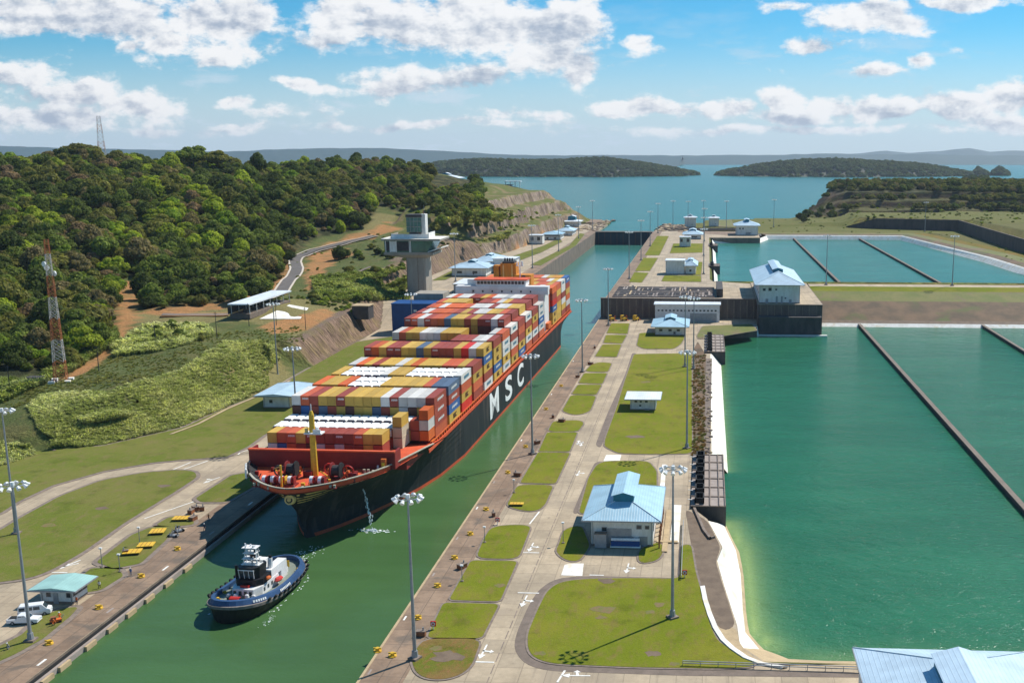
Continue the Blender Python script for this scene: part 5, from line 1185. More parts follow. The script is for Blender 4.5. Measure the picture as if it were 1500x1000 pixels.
for sx in (-1, 1):
    for sy in (-3.4, -1.6): g.cyl((sx * 1.5, sy, 8.2), (sx * .9, -2.5, 12.6), .12, .1, 5, 'ship_white')
g.build('mast', parent=tg)
for s_ in (-1, 1): g = MB(); g.cyl((s_ * 2.0, 1.2, 5.3), (s_ * 2.0, 1.6, 8.2), .6, .5, 8, 'ship_white'); g.cyl((s_ * 2.0, 1.6, 8.2), (s_ * 2.0, 1.7, 8.8), .35, .35, 8, 'red' if s_ < 0 else 'tug_black'); g.build('exhaust', parent=tg)
g = MB(); g.ball((3.6, 1.6, 3.4), .7, 1.6, .5, 8, 'red'); g.ball((3.3, -2.6, 5.3), .5, .9, .4, 8, 'orange'); g.build('rescue_boat', parent=tg)
g = MB(); g.cyl((-1.1, -10.6, 3.0), (1.1, -10.6, 3.0), .95, .95, 12, 'red'); g.box(-1.5, -1.1, -11.4, -9.8, 2.4, 4.0, 'tug_black'); g.box(1.1, 1.5, -11.4, -9.8, 2.4, 4.0, 'tug_black'); g.build('towing_winch', parent=tg)
g = MB(); g.cyl((-1.0, 8.6, 2.9), (1.0, 8.6, 2.9), .9, .9, 12, 'rust'); g.box(-1.6, 1.6, 7.8, 9.4, 2.0, 2.4, 'tug_black'); g.cyl((-1.4, 11.5, 2), (-1.4, 11.5, 3.8), .25, .25, 8, 'yellow'); g.cyl((1.4, 11.5, 2), (1.4, 11.5, 3.8), .25, .25, 8, 'yellow'); g.box(-1.6, 1.6, 11.4, 11.6, 3.6, 3.8, 'yellow'); g.build('stern_gear', parent=tg)
for (x, y) in ((-3.4, -11.2), (3.6, -11), (-4.5, -6), (4.7, -6), (4.4, 9.5), (-4.4, 9.5), (0, -13.2)): g = MB(); g.cyl((x, y, tz(y)), (x, y, tz(y) + .8), .28, .28, 8, 'yellow'); g.cyl((x - .5, y, tz(y) + .5), (x + .5, y, tz(y) + .5), .14, .14, 6, 'yellow'); g.build('bollard', parent=tg)
for k in range(12):
    u = -9 + k * 2.1
    for s_ in (-1, 1): g = MB(); g.cyl((s_ * (tw(u) + .3), u, tz(u) + .5), (s_ * (tw(u) + .65), u, tz(u) + .3), .5, .5, 10, 'dark'); g.build('tyre_fender', parent=tg)
g = MB(); rs = random.Random(5)
for s_ in (1,):
    for u0, n in ((-12.6, 6), (-3.5, 8)):
        for k in range(n): u = u0 + k * .62; g.face([(tw(u) * .975 + .05, u, tz(u) + .45), (tw(u + .42) * .975 + .05, u + .42, tz(u + .42) + .45), (tw(u + .42) * .955 + .06, u + .42, tz(u + .42) + .95), (tw(u) * .955 + .06, u, tz(u) + .95)], 'text_w')
g.build('ship_name', parent=tg)
tg.scale = (1.0, .88, .92)
# water pouring from the ship's side and its splash
M['foam'] = mk('white_water', (.85, .88, .88), (.55, .66, .64), 1.5)
best = min(((u_ * .5, z_ * .5) for u_ in range(20, 80) for z_ in range(4, 22)), key=lambda q_: (Vector(Q(wpos @ hull_pt(q_[0], q_[1], 1))) - Vector((531, 716))).length); st_ = hull_pt(best[0], best[1], 1); st_w = wpos @ st_; en = P(545, 777, -2); g = MB()
for k in range(80):
    t_ = RC.random() ** .8; p = st_w.lerp(en, t_ ** .9); p.z = st_w.z + (en.z - st_w.z) * t_ ** 1.7; r_ = RC.uniform(.04, .09) * (1 + t_); sp_ = .05 + .22 * t_; g.ball((p.x + RC.gauss(0, sp_), p.y + RC.gauss(0, sp_), p.z), r_, r_, r_ * RC.uniform(1.5, 3.5), 6, 'foam')
for k in range(150):
    a = RC.random() * 6.28; d = abs(RC.gauss(0, 1.1)); x, y = en.x + d * math.cos(a) * 1.6, en.y + d * math.sin(a) * .8; s_ = RC.uniform(.05, .24); g.ball((x, y, -1.99), s_ * 1.8, s_, .06 if d > .8 else RC.uniform(.1, .5), 6, 'foam')
tag(g.build('water_spray'), kind='stuff')
g = MB()
for k in range(40): g.ball((-83.6 + RC.gauss(0, .45), 187.0 + RC.gauss(0, 1.2), -2.0), RC.uniform(.04, .14), RC.uniform(.04, .14), .03, 6, 'foam')
for k in range(60): a = RC.random(); u = -11 + 24 * a; s_ = RC.choice([-1, 1]); g.ball((-90.4 + u * .06 + s_ * (tw(u) * 1.0 + abs(RC.gauss(.2, .4))), 198.4 + u * .88, -2.0), RC.uniform(.05, .2), RC.uniform(.1, .3), .03, 6, 'foam')
for k in range(110): d = RC.random() ** 1.5 * 13; g.ball((-89.4 + RC.gauss(0, .5 + d * .14), 213.5 + d, -2.0), RC.uniform(.05, .2), RC.uniform(.08, .3), .03, 6, 'foam')
tag(g.build('water_foam'), kind='stuff')
# ------------------------------------------------------------------ buildings
def hip_building(name, x0, x1, y0, y1, zg, h, label, cat='building', group=None, over=1.6, rise=3.0, roof='roof_blue', wall='wall_w', monitor=None, wins=(), doors=(), rot=0.0, side_wins=0, hip=True):
    cx, cy = (x0 + x1) / 2, (y0 + y1) / 2; hw, hd = (x1 - x0) / 2, (y1 - y0) / 2
    e = empty(name, (cx, cy, zg), rot, label, cat, group)
    MB().box(-hw, hw, -hd, hd, -.3, h, wall).build('wall', parent=e)
    b_ = MB(); b_.box(-hw - .05, hw + .05, -hd - .05, hd + .05, 0, .5, 'kerb'); b_.build('plinth', parent=e)
    W_, D_ = hw + over, hd + over; r = MB(); q = min(W_, D_) * .9 if hip else 0.0
    A, B_, C_, D2 = (-W_, -D_, h), (W_, -D_, h), (W_, D_, h), (-W_, D_, h); R1, R2 = (0, -D_ + q, h + rise), (0, D_ - q, h + rise)
    r.face([A, B_, R1], roof); r.face([B_, C_, R2, R1], roof); r.face([C_, D2, R2], roof); r.face([D2, A, R1, R2], roof)
    r.box(-W_, W_, -D_, D_, h - .35, h - .02, 'trim_light'); ro = r.build('roof', parent=e)
    g = MB()
    for p, q2 in ((A, R1), (B_, R1), (C_, R2), (D2, R2)): g.cyl(Vector(p) + Vector((0, 0, .05)), Vector(q2) + Vector((0, 0, .05)), .10, .10, 4, 'trim_light')
    if rise > .6: g.build('ridge_cap', parent=ro)
    if monitor:
        mw, ya, yb, mz, mh = monitor; g = MB(); z0 = h + rise - mz
        g.box(-mw, mw, ya, yb, z0 - 1, z0 + mh, 'roof_teal'); g.build('monitor', parent=ro)
        g = MB(); o_ = .5
        g.face([(-mw - o_, ya - o_, z0 + mh), (-mw - o_, yb + o_, z0 + mh), (0, yb + o_, z0 + mh + mw * .35), (0, ya - o_, z0 + mh + mw * .35)][::-1], roof); g.face([(mw + o_, ya - o_, z0 + mh), (mw + o_, yb + o_, z0 + mh), (0, yb + o_, z0 + mh + mw * .35), (0, ya - o_, z0 + mh + mw * .35)], roof)
        g.face([(-mw, ya - .02, z0 + mh), (mw, ya - .02, z0 + mh), (0, ya - .02, z0 + mh + mw * .34)], 'roof_teal'); g.face([(-mw, yb + .02, z0 + mh), (mw, yb + .02, z0 + mh), (0, yb + .02, z0 + mh + mw * .34)], 'roof_teal')
        g.build('monitor_roof', parent=ro)
    for (wx, wz, ww, wh) in wins:
        f_ = MB().box(wx - ww / 2 - .1, wx + ww / 2 + .1, -hd - .09, -hd - .02, wz - .1, wz + wh + .1, 'steel').build('window', parent=e); MB().box(wx - ww / 2, wx + ww / 2, -hd - .12, -hd - .09, wz, wz + wh, 'glass').build('pane', parent=f_)
    for k in range(side_wins):
        yv = -hd + (k + .5) * 2 * hd / side_wins
        for s_ in (1, -1):
            f_ = MB().box(s_ * (hw + .05) - .04, s_ * (hw + .05) + .04, yv - .8, yv + .8, h * .45, h * .45 + 1.3, 'steel').build('window', parent=e); MB().box(s_ * (hw + .1) - .02, s_ * (hw + .1) + .02, yv - .7, yv + .7, h * .45 + .1, h * .45 + 1.2, 'glass').build('pane', parent=f_)
    for s_ in (-1, 1): MB().box(s_ * (hw - .3) - .07, s_ * (hw - .3) + .07, -hd - .16, -hd - .02, .3, h - .3, 'steel').build('downpipe', parent=e)
    gt_ = MB(); gt_.box(-W_ - .12, W_ + .12, -D_ - .14, -D_ - .01, h - .28, h - .02, 'steel'); gt_.box(-W_ - .14, -W_ - .01, -D_, D_, h - .28, h - .02, 'steel'); gt_.box(W_ + .01, W_ + .14, -D_, D_, h - .28, h - .02, 'steel'); gt_.build('gutter', parent=ro)
    if rise > 1 and hw > 5: ac_ = MB(); ac_.box(hw * .25, hw * .25 + .9, -hd - .5, -hd - .03, h * .25, h * .25 + .7, 'steel'); ac_.box(hw * .25 + .1, hw * .25 + .6, -hd - .53, -hd - .5, h * .25 + .1, h * .25 + .6, 'dark'); ac_.build('air_conditioner', parent=e)
    for (wx, ww, wh) in doors: MB().box(wx - ww / 2, wx + ww / 2, -hd - .1, -hd - .02, 0, wh, 'steel').build('door', parent=e)
    return e
b1 = hip_building('control_building', -25.2, -11.4, 224.6, 246, 0, 6.6, 'white building with wide pale blue hipped roof and raised ridge vent on the lock island', over=1.9, rise=3.2, monitor=(2.3, -6.5, 9.5, .9, 1.6), wins=((-4, 3.6, 1.0, .8), (3.8, 4.2, 1, .8), (5.6, 4.2, .8, .7)), doors=((-.6, 5.5, 4.2), (4.7, 2.0, 2.4)), side_wins=4)
g = MB(); g.box(-6.0, -3.4, -12.6, -11.2, .2, 3.4, 'steel'); g.box(-6.1, -3.3, -12.7, -11.1, 3.4, 3.55, 'kerb'); g.build('equipment_cabinet', parent=b1)
g = MB(); g.box(-2.6, 4.2, -12.2, -11.0, .2, .5, 'white_conc'); g.box(-2.4, 4.0, -12.0, -11.2, .5, 1.6, 'blue'); g.cyl((-2.4, -11.5, 1.9), (4.0, -11.5, 1.9), .35, .35, 8, 'text_w'); g.build('pipework', parent=b1)
g = MB(); g.box(9.0, 10.2, -14, 14, .05, .3, 'tan'); g.box(10.6, 12.6, -8, 18, .05, .22, 'white_conc'); g.box(7.6, 12.4, -8.4, -7.2, .05, .35, 'tan')
for k in range(9): g.box(8.2, 8.5, -12 + k * 2.9, -11.7 + k * 2.9, 0, 3.4, 'rust')
g.build('walkway', parent=b1)
o = hip_building('guard_hut', -25.8, -17.1, 353.5, 362.5, 0, 4.3, 'small white hut with flat pale roof alone on the big lawn', over=1.8, rise=.35, roof='roof_white', wins=((-2.4, 2.9, .8, .6), (-.7, 2.9, .6, .5), (1.2, 2.9, .8, .5), (-.9, 1.5, .6, .5)), doors=((1.4, 1.6, .7),))
o = hip_building('control_building', -24.8, -10.2, 508, 530, 0, 4.6, 'low building with pale blue hipped roof in front of the long white shed', over=2.0, rise=2.6, monitor=(2.4, -4, 8, .8, 1.0), wins=((-4.5, 2.2, 1.4, 1), (0, 2.2, 1.4, 1), (4, 2.2, 1.4, 1)), doors=((2.2, 1.2, 2.2),))
e = empty('long_shed', (-10, 556, 0), 0, 'long white shed with a row of louvres against the dark step wall', 'shed'); MB().box(-17, 17, -4, 4, -.2, 9.0, 'metal_w').build('wall', parent=e); MB().box(-17.6, 17.6, -5, 5, 9.0, 9.5, 'roof_white').build('roof', parent=e)
for k in range(16): MB().box(-15.6 + k * 2.0, -14.6 + k * 2.0, -4.1, -4.02, 5.6, 6.4, 'glass').build('louvre', parent=e)
MB().box(1.5, 15.5, -4.12, -4.02, .2, 4.6, 'steel').build('door', parent=e)
# big house on its concrete plinth
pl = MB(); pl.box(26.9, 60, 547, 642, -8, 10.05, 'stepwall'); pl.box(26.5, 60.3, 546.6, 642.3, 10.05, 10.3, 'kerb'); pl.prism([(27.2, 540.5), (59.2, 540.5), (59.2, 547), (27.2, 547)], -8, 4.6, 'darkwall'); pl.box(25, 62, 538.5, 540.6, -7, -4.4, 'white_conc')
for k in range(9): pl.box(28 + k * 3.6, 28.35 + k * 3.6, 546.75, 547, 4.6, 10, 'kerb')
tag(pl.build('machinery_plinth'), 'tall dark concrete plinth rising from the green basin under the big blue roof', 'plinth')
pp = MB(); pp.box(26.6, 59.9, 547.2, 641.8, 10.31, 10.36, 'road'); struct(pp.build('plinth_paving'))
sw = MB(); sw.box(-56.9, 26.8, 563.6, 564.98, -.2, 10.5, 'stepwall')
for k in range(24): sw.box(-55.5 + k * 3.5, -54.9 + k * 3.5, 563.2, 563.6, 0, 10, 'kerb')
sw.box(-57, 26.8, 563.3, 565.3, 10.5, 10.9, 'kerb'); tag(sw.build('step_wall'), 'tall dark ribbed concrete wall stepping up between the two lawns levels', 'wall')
hip_building('machinery_house', 27.5, 48.6, 551, 622, 10.3, 9.9, 'large white machinery house with pale blue roof standing on the dark concrete plinth', over=2.4, rise=5.6, roof='roof_blue2', monitor=(2.6, -20, 26, .6, 1.2), wins=((-8, 6.6, 1.3, 1.2), (-5, 6.6, 1.5, 1.5), (-1.8, 6.9, .9, .7)), doors=((-6.5, 1.4, 2.4), (-1.4, 1, 3.8), (1.2, 1, 3.8), (5.6, 1.4, 2.2)), side_wins=6)
e = hip_building('white_block', -26.7, -14.4, 687, 700, 10, 9.2, 'tall plain white block on the upper island beside a low blue dome roof', over=.3, rise=.25, roof='roof_white', doors=())
hip_building('domed_building', -14.0, -7.2, 688, 716, 10, 5.8, 'low building with whitish blue hipped roof right behind the plain white block', over=1.4, rise=3, roof='roof_blue2', monitor=(1.5, -6, 6, .8, .8), wins=((0, 2, 1.2, 1.2),))
hip_building('white_block', -23.2, -13.8, 898, 908, 10, 8.6, 'white block with two dark square windows on the far lawn of the upper island', over=.3, rise=.25, roof='roof_white', wins=((-3, 4.4, 1.9, 2.6), (2.4, 4.4, 2.0, 2.8)))
hip_building('control_building', -21, -5.6, 985, 1012, 10, 4.4, 'low pale blue roofed building just behind the block with two dark windows', over=2, rise=3.6, roof='roof_blue2', monitor=(3, -7, 7, 1, 1.2), wins=((0, 1.6, 8, 1.0),))
hip_building('gate_house', -24.3, -12.2, 1150, 1162, 10, 10.5, 'small grey tower-like house with white cap roof by the lake, left of its twin', over=1.4, rise=2.2, roof='roof_white', monitor=(1.6, -2.5, 2.5, .4, .8))
hip_building('gate_house', 1.8, 12.6, 1168, 1180, 10, 9.0, 'small grey house with white cap roof by the lake, right of its twin', over=1.3, rise=2.2, roof='roof_white', monitor=(1.4, -2.5, 2.5, .4, .8))
hip_building('machinery_house', 28.2, 49.2, 1034, 1062, 10, 9.6, 'far machinery house with blue roof between the upper lawn and the far basins', over=2.4, rise=4.6, roof='roof_blue2', monitor=(2.2, -8, 10, .6, 1.2), wins=((-7, 6, 1.3, 1.2), (-4, 6, 1.3, 1.2)), doors=((1, 4.5, 3),))
g = MB(); g.box(26, 53, 1031, 1066, -2, 9.98, 'darkwall'); tag(g.build('machinery_plinth'), 'dark concrete plinth under the far machinery house', 'plinth')
g = MB(); g.prism([(-30, 1075), (26, 1030), (26, 1036), (52, 1066), (52, 1085), (-30, 1095)], 4, 10.02, 'quay'); struct(g.build('paving'))
hip_building('basin_house', 25.4, 51.4, 100, 161.0, 0, 7.4, 'building whose large whitish blue hipped roof pokes into the bottom right corner', over=1.0, rise=4.2, roof='roof_big', monitor=(3.6, -22, 19.5, .9, 1.6))
g = MB()                                                          # gutter round its roof
hip_building('watch_hut', -129.4, -122.9, 187.6, 192.4, 0, 3.3, 'small white hut with mint green roof on the near left quay', over=1.5, rise=.55, roof='roof_mint', wins=((-1.6, 1.5, .8, 1.1), (2.5, 1.4, .9, 1.3)), doors=((-.2, 1.0, 2.2),), side_wins=3, hip=False)
hip_building('pump_house', -153.0, -143.6, 349.5, 366, 0, 4.8, 'white hut with pale mint roof half hidden behind the ship bow containers', over=2.4, rise=.7, roof='roof_blue2', wins=((-2, 2, 1, 1),), hip=False)
hip_building('lock_office', -163, -141, 668, 695, 10.1, 5.5, 'white office with several pale blue roofs behind the ship bridge, front one', group=None, over=1.8, rise=3.2, roof='roof_blue2', monitor=(2.2, -5, 5, .7, 1), wins=((-6, 2, 3, 1.4), (4, 2, 3, 1.4)))
hip_building('lock_office', -158, -143, 712, 745, 10.1, 5.5, 'white office with pale blue roof behind the ship bridge, second from the tower', over=1.8, rise=3, roof='roof_blue2', monitor=(2, -5, 5, .7, 1))
hip_building('grey_block', -140.5, -126, 690, 706, 10.1, 9.4, 'light grey block with white roof edge standing left of the ship funnel', over=.4, rise=.3, roof='roof_white', wall='wall_w')
hip_building('grey_store', -142, -124, 585, 612, 10.1, 5.2, 'grey store with flat pale roof beside the foot of the control tower', over=.5, rise=.3, roof='roof_white', wall='steel', wins=((-5, 2, 2, 1.6), (1, 2, 2, 1.6)))
hip_building('white_block', -154.8, -143.2, 918, 930, 10.1, 8.0, 'white block with two dark windows on the far left bank', over=.4, rise=.3, roof='roof_white', wins=((-3.2, 3.4, 2.4, 3), (2.6, 3.4, 2.6, 3)))
hip_building('lock_office', -150, -134, 966, 990, 10.1, 5.2, 'low white office with a long dark window strip on the far left bank', over=1.5, rise=2.2, roof='roof_blue', wins=((0, 3.6, 14, 1.4), (-4, 1, 2, 1.6), (3, 1, 2, 1.6)))
hip_building('lock_office', -144, -130, 1020, 1050, 10.1, 4.6, 'white office with bluish roof just beyond the one with the long dark window strip', over=1.5, rise=3, roof='roof_blue2', monitor=(2, -5, 5, .5, 1))
hip_building('gate_house', -156, -139, 1150, 1170, 10.1, 5.8, 'white two-storey house with blue hat-like roof by the lake on the left bank', over=2.4, rise=2, roof='roof_white', monitor=(4.2, -5, 5, .4, 3.2))
# house and pavilion on the ridge
p = PY(652, 266, 1250); hip_building('ridge_house', p.x - 13, p.x + 13, 1246, 1270, p.z + 1.0, 3.2, 'white hipped-roof house on the wooded ridge above the lake', over=5.5, rise=4.6, roof='roof_white', monitor=(4.6, -5, 5, 1.4, 1.4), wins=((0, .8, 16, 1.6),))
p = PY(736, 276, 1335); e = empty('ridge_pavilion', (p.x, 1335, p.z - .3), 0, 'long open pavilion with flat white roof at the end of the ridge', 'pavilion'); MB().box(4, 24, -6, 6, 8.6, 9.4, 'roof_white').build('roof', parent=e); MB().box(-24, 12, -5, 5, 0, 4.6, 'steel').build('wall', parent=e); MB().box(-25, 13, -6, 6, 4.6, 5.1, 'charcoal').build('lower_roof', parent=e)
for x in (5, 11, 17, 23): MB().box(x - .4, x + .4, -5, -4.2, 0, 8.6, 'wall_w').build('post', parent=e)
# open-sided visitor shelter
zg = HT(-206, 480); e = empty('visitor_shelter', (-206.5, 478, zg), 0, 'long open-sided shelter with white slab roof beside the winding road', 'shelter'); e.scale = (.9, .86, 1)
MB().prism([(-5.5, -29), (5.5, -29), (5.5, 27), (-5.5, 27)], 4.2, 4.8, 'roof_white').build('roof', parent=e)
for k in range(7):
    for s_ in (-4.6, 4.6): MB().cyl((s_, -27 + k * 8.8, -1.5), (s_, -27 + k * 8.8, 4.2), .22, .22, 6, 'wall_w').build('post', parent=e)
MB().box(-5.6, -5.2, -29, 26, .2, 3.2, 'charcoal').build('back_wall', parent=e); MB().box(-5, 5, -28, 26, -2, .15, 'gutter').build('floor_slab', parent=e)
for k in range(5): MB().box(-1, 1, -22 + k * 10, -18 + k * 10, .15, .9, 'charcoal').build('bench', parent=e)
g = MB(); q = [PT(x, y) for x, y in [(380, 468), (440, 468), (452, 452), (424, 447)]]; zt = max(HT(p.x, p.y) for p in q) + .1; g.face([(p.x, p.y, HT(p.x, p.y) + .35) for p in q][::-1], 'white_conc'); struct(g.build('shelter_forecourt'))
# tunnel mouth in the cut slope
g = MB(); p = PT(531, 462); g.box(-5, 3, 0, 8, -2, 4.4, 'darkwall'); g.box(-5.4, 3.4, -.4, 8, 4.4, 4.8, 'tan'); g.box(-4.4, 2.4, -.06, 0, -2, 3.8, 'glass'); tag(g.build('culvert_mouth', loc=(p.x, p.y, p.z)), 'dark culvert mouth at the upper end of the brown cut slope', 'culvert')  # dark front panel stands in for the shade inside the mouth

# control tower
ct = empty('control_tower', (-161.3, 586, 9), 0, 'tall concrete control tower with overhanging glazed cab behind the ship', 'control tower')
g = MB(); g.prism([(-6.2, -8), (5.0, -8), (6.0, -7), (6.0, 8), (-6.2, 8)], -2, 22.5, 'tower_conc'); g.box(-6.3, -5.9, -8.15, -7.9, 0, 22, 'kerb'); g.box(1.0, 1.4, -8.15, -7.95, 0, 22, 'kerb'); g.build('shaft', parent=ct)
g = MB(); g.loft([[(-8, -9, 21.5), (8, -9, 21.5), (8, 9, 21.5), (-8, 9, 21.5)], [(-20, -11, 23.2), (12.5, -11, 23.2), (12.5, 12, 23.2), (-20, 12, 23.2)], [(-20, -11, 24.6), (12.5, -11, 24.6), (12.5, 12, 24.6), (-20, 12, 24.6)]], 'tower_conc', close=True); g.build('floor_slab', parent=ct)
g = MB(); g.loft([[(-19.4, -10.4, 24.6), (8.5, -10.4, 24.6), (8.5, 11.5, 24.6), (-19.4, 11.5, 24.6)], [(-19.8, -10.8, 31.0), (12.8, -10.8, 31.0), (12.8, 11.5, 31.0), (-19.8, 11.5, 31.0)]], 'green_glass', close=True); cab = g.build('cab', parent=ct)
g = MB()
for x in (-18.6, -15.8, -11.6, -3.0, -2.2): g.box(x - .25, x + .25, -11.1, -10.85, 24.6, 31, 'wall_w')
for x0_, x1_ in ((-15.6, -11.8),): g.box(x0_, x1_, -11.05, -10.85, 24.8, 30.6, 'wall_w')
g.box(-11.4, -3.2, -11.0, -10.85, 25.4, 30.4, 'charcoal'); g.box(-18.4, -16, -11.0, -10.85, 25.4, 30.4, 'charcoal'); g.build('window_frame', parent=cab)
g = MB(); g.box(-21, 17.5, -12.5, 13, 31, 31.9, 'tower_conc'); g.box(-21.1, 17.6, -12.6, 13.1, 31.9, 32.1, 'white_conc'); g.box(-16, -15.6, -8, 8, 32.1, 34.4, 'tower_conc'); g.box(-16, 9, -8, -7.6, 32.1, 34.4, 'wall_w'); g.box(8.8, 9.2, -8, 8, 32.1, 35.2, 'wall_w'); g.build('roof', parent=ct)
g = MB(); g.loft([[(8.6, -10, 24.4), (9.2, 8, 24.4), (17.0, 12, 26.6), (16.4, -6, 26.6)], [(8.6, -10, 25.0), (9.2, 8, 25.0), (17.0, 12, 27.2), (16.4, -6, 27.2)]], 'white_conc', close=True); g.face([(8.6, -10, 25.0), (9.2, 8, 25.0), (17.0, 12, 27.2), (16.4, -6, 27.2)], 'white_conc'); g.build('balcony', parent=ct)
g = MB(); g.box(-5.9, 3.6, -5.5, 5.5, 35.4, 43.6, 'green_glass')
for z_ in (35.2, 38.2, 41.2, 43.4): g.box(-6.1, 3.8, -5.7, 5.7, z_, z_ + .25, 'tower_conc')
for x in (-3.4, -1, 1.4): g.box(x - .08, x + .08, -5.66, -5.5, 35.4, 43.4, 'steel')
g.box(3.4, 6.2, -4, 2, 32.1, 45.2, 'wall_w'); g.box(-6.3, 4.0, -5.8, 5.8, 43.6, 45.0, 'charcoal'); g.box(-4.4, 3.0, -5, 5, 32.1, 35.2, 'charcoal'); g.build('lookout', parent=ct)
g = MB(); g.cyl((4.8, -1, 45), (4.8, -1, 50), .12, .08, 5, 'steel'); g.cyl((4.4, -1, 45), (4.4, -1, 47), .3, .3, 6, 'rust'); g.build('aerial', parent=ct)
ct.scale = (.85, .85, 1)
g = MB(); g.box(-154, -128, 506, 520, 0, 14.6, 'blue'); g.box(-154.2, -127.8, 505.8, 520.2, 14.6, 15.0, 'blue'); g.box(-143, -141.5, 505.9, 506, 11, 12, 'text_w'); g.box(-147, -132, 521, 534, 2, 18, 'tower_conc'); tag(g.build('machinery_block'), 'deep blue clad block at the foot of the control tower', 'building')

# ------------------------------------------------------------------ lock gate recesses and culvert intakes
e = empty('gate_recess', (-22, 600, 10), 0, 'two long open gate slots crossed by concrete beams on top of the step', 'gate recess')
g = MB(); g.box(-29, 26, -26, -7, .03, .06, 'darkwall'); g.box(-29, 26, -3, 16, .03, .06, 'darkwall'); g.build('slot_shade', parent=e)  # flat dark sheets stand in for the shade down in the slots
g = MB()
for y_ in (-26, -20, -13.5, -7.4, -3, 3.5, 10, 15.6): g.box(-29.5, 26.5, y_ - .5, y_ + .5, .05, .75, 'deckc')
g.build('long_beam', parent=e)
rs = random.Random(8)
for k in range(62):
    x = -28 + k * .88; y0_ = rs.choice([-25.6, -19.8, -2.8, 3.6]); MB().box(x, x + rs.uniform(.3, 1.1), y0_, y0_ + rs.choice([6, 12, 17]), .1, rs.uniform(.4, .9), rs.choice(['kerb', 'deckc', 'deckc', 'tan', 'charcoal'])).build('cross_beam', parent=e)
g = MB(); g.box(27.5, 31, -24, 14, .1, 4.5, 'darkwall'); g.build('end_block', parent=e)
e = empty('gate_recess', (-20, 1084, 10), 0, 'dark gate slots beside the far steel gate at the lake end', 'gate recess'); g = MB(); g.box(-24, 62, 16, 40, .03, .07, 'darkwall'); g.build('slot_shade', parent=e); g = MB()  # dark sheet in place of the shaded pit, without real depth
for y_ in (16, 27, 40): g.box(-25, 62, y_ - .6, y_ + .6, .06, 1.2, 'kerb')
g.build('long_beam', parent=e)
def intake(x0, x1, y0, y1, z, n, label, zb=-8):
    e = empty('culvert_intake', ((x0 + x1) / 2, (y0 + y1) / 2, z), 0, label, 'culvert intake'); hx, hy = (x1 - x0) / 2, (y1 - y0) / 2
    g = MB(); g.box(-hx, hx, -hy, hy, zb - z, .55, 'darkwall'); g.box(-hx + .1, hx - .1, -hy + .1, hy - .1, .55, .62, 'deckc'); g.build('deck', parent=e)
    g = MB()
    for k in range(n + 1): y = -hy + k * 2 * hy / n; g.box(-hx, hx, y - .22, y + .22, .62, .85, 'gutter')
    for x in (hx * .1, hx * .62, hx - .2): g.box(x - .12, x + .12, -hy, hy, .86, 1.0, 'kerb')
    g.build('slab_joint', parent=e)
    for k in range(n):
        y = -hy + (k + .5) * 2 * hy / n; s_ = hy / n * .62; g = MB(); f0, f1 = -hx + 1.0, -hx + 3.4
        g.box(f0, f1, y - s_, y - s_ + .35, .85, 2.3, 'dark'); g.box(f0, f1, y + s_ - .35, y + s_, .85, 2.3, 'dark'); g.box(f0, f0 + .35, y - s_, y + s_, .85, 2.3, 'dark'); g.box(f1 - .35, f1, y - s_, y + s_, .85, 2.3, 'dark'); g.box(f0 + .5, f1 - .5, y - .6, y + .6, .85, 1.3, 'steel')
        g.cyl((f0, y, 1.0), (f0 - 1.8, y - .4, 1.3), .1, .1, 5, 'steel'); g.build('valve_frame', parent=e)
    return e
intake(-3.4, 5.4, 251.2, 297.2, 0, 6, 'grey culvert intake deck with dark valve frames beside the near building')
intake(-.5, 8.6, 462, 508, 0, 6, 'grey culvert intake deck with dark valve frames below the dark plinth')
intake(1.5, 9.2, 735, 752, 10, 3, 'small culvert intake on the upper basin edge, nearer one', 2); intake(1.5, 9.2, 905, 925, 10, 3, 'small culvert intake on the upper basin edge, farther one', 2)

# ------------------------------------------------------------------ floodlight masts
def mast(h=29.5):
    e = empty('floodlight_mast', (0, 0, 0)); MB().cyl((0, 0, 0), (0, 0, h), .34, .15, 8, 'steel').build('pole', parent=e)
    g = MB(); g.box(-.9, .9, -.9, .9, -.2, .35, 'kerb'); g.cyl((0, 0, .35), (0, 0, 1.5), .6, .5, 8, 'steel'); g.build('base', parent=e)
    g = MB(); n = 12
    for k in range(n):
        a, b_ = 2 * math.pi * k / n, 2 * math.pi * (k + 1) / n; g.cyl((1.7 * math.cos(a), 1.7 * math.sin(a), h - .3), (1.7 * math.cos(b_), 1.7 * math.sin(b_), h - .3), .09, .09, 4, 'steel')
    for k in range(4): a = k * math.pi / 2; g.cyl((0, 0, h - .4), (1.7 * math.cos(a), 1.7 * math.sin(a), h - .3), .08, .08, 4, 'steel')
    g.cyl((0, 0, h - .6), (0, 0, h + .3), .35, .35, 8, 'text_w'); g.build('ring', parent=e)
    for k in range(10):
        a = 2 * math.pi * k / 10; g = MB(); c = Vector((2.15 * math.cos(a), 2.15 * math.sin(a), h - .35)); d = Vector((math.cos(a) * .35, math.sin(a) * .35, -.28)); g.cyl(c - d * .5, c + d, .24, .42, 8, 'text_w'); g.build('floodlight', parent=e)
    return e
m0 = mast(); first = True
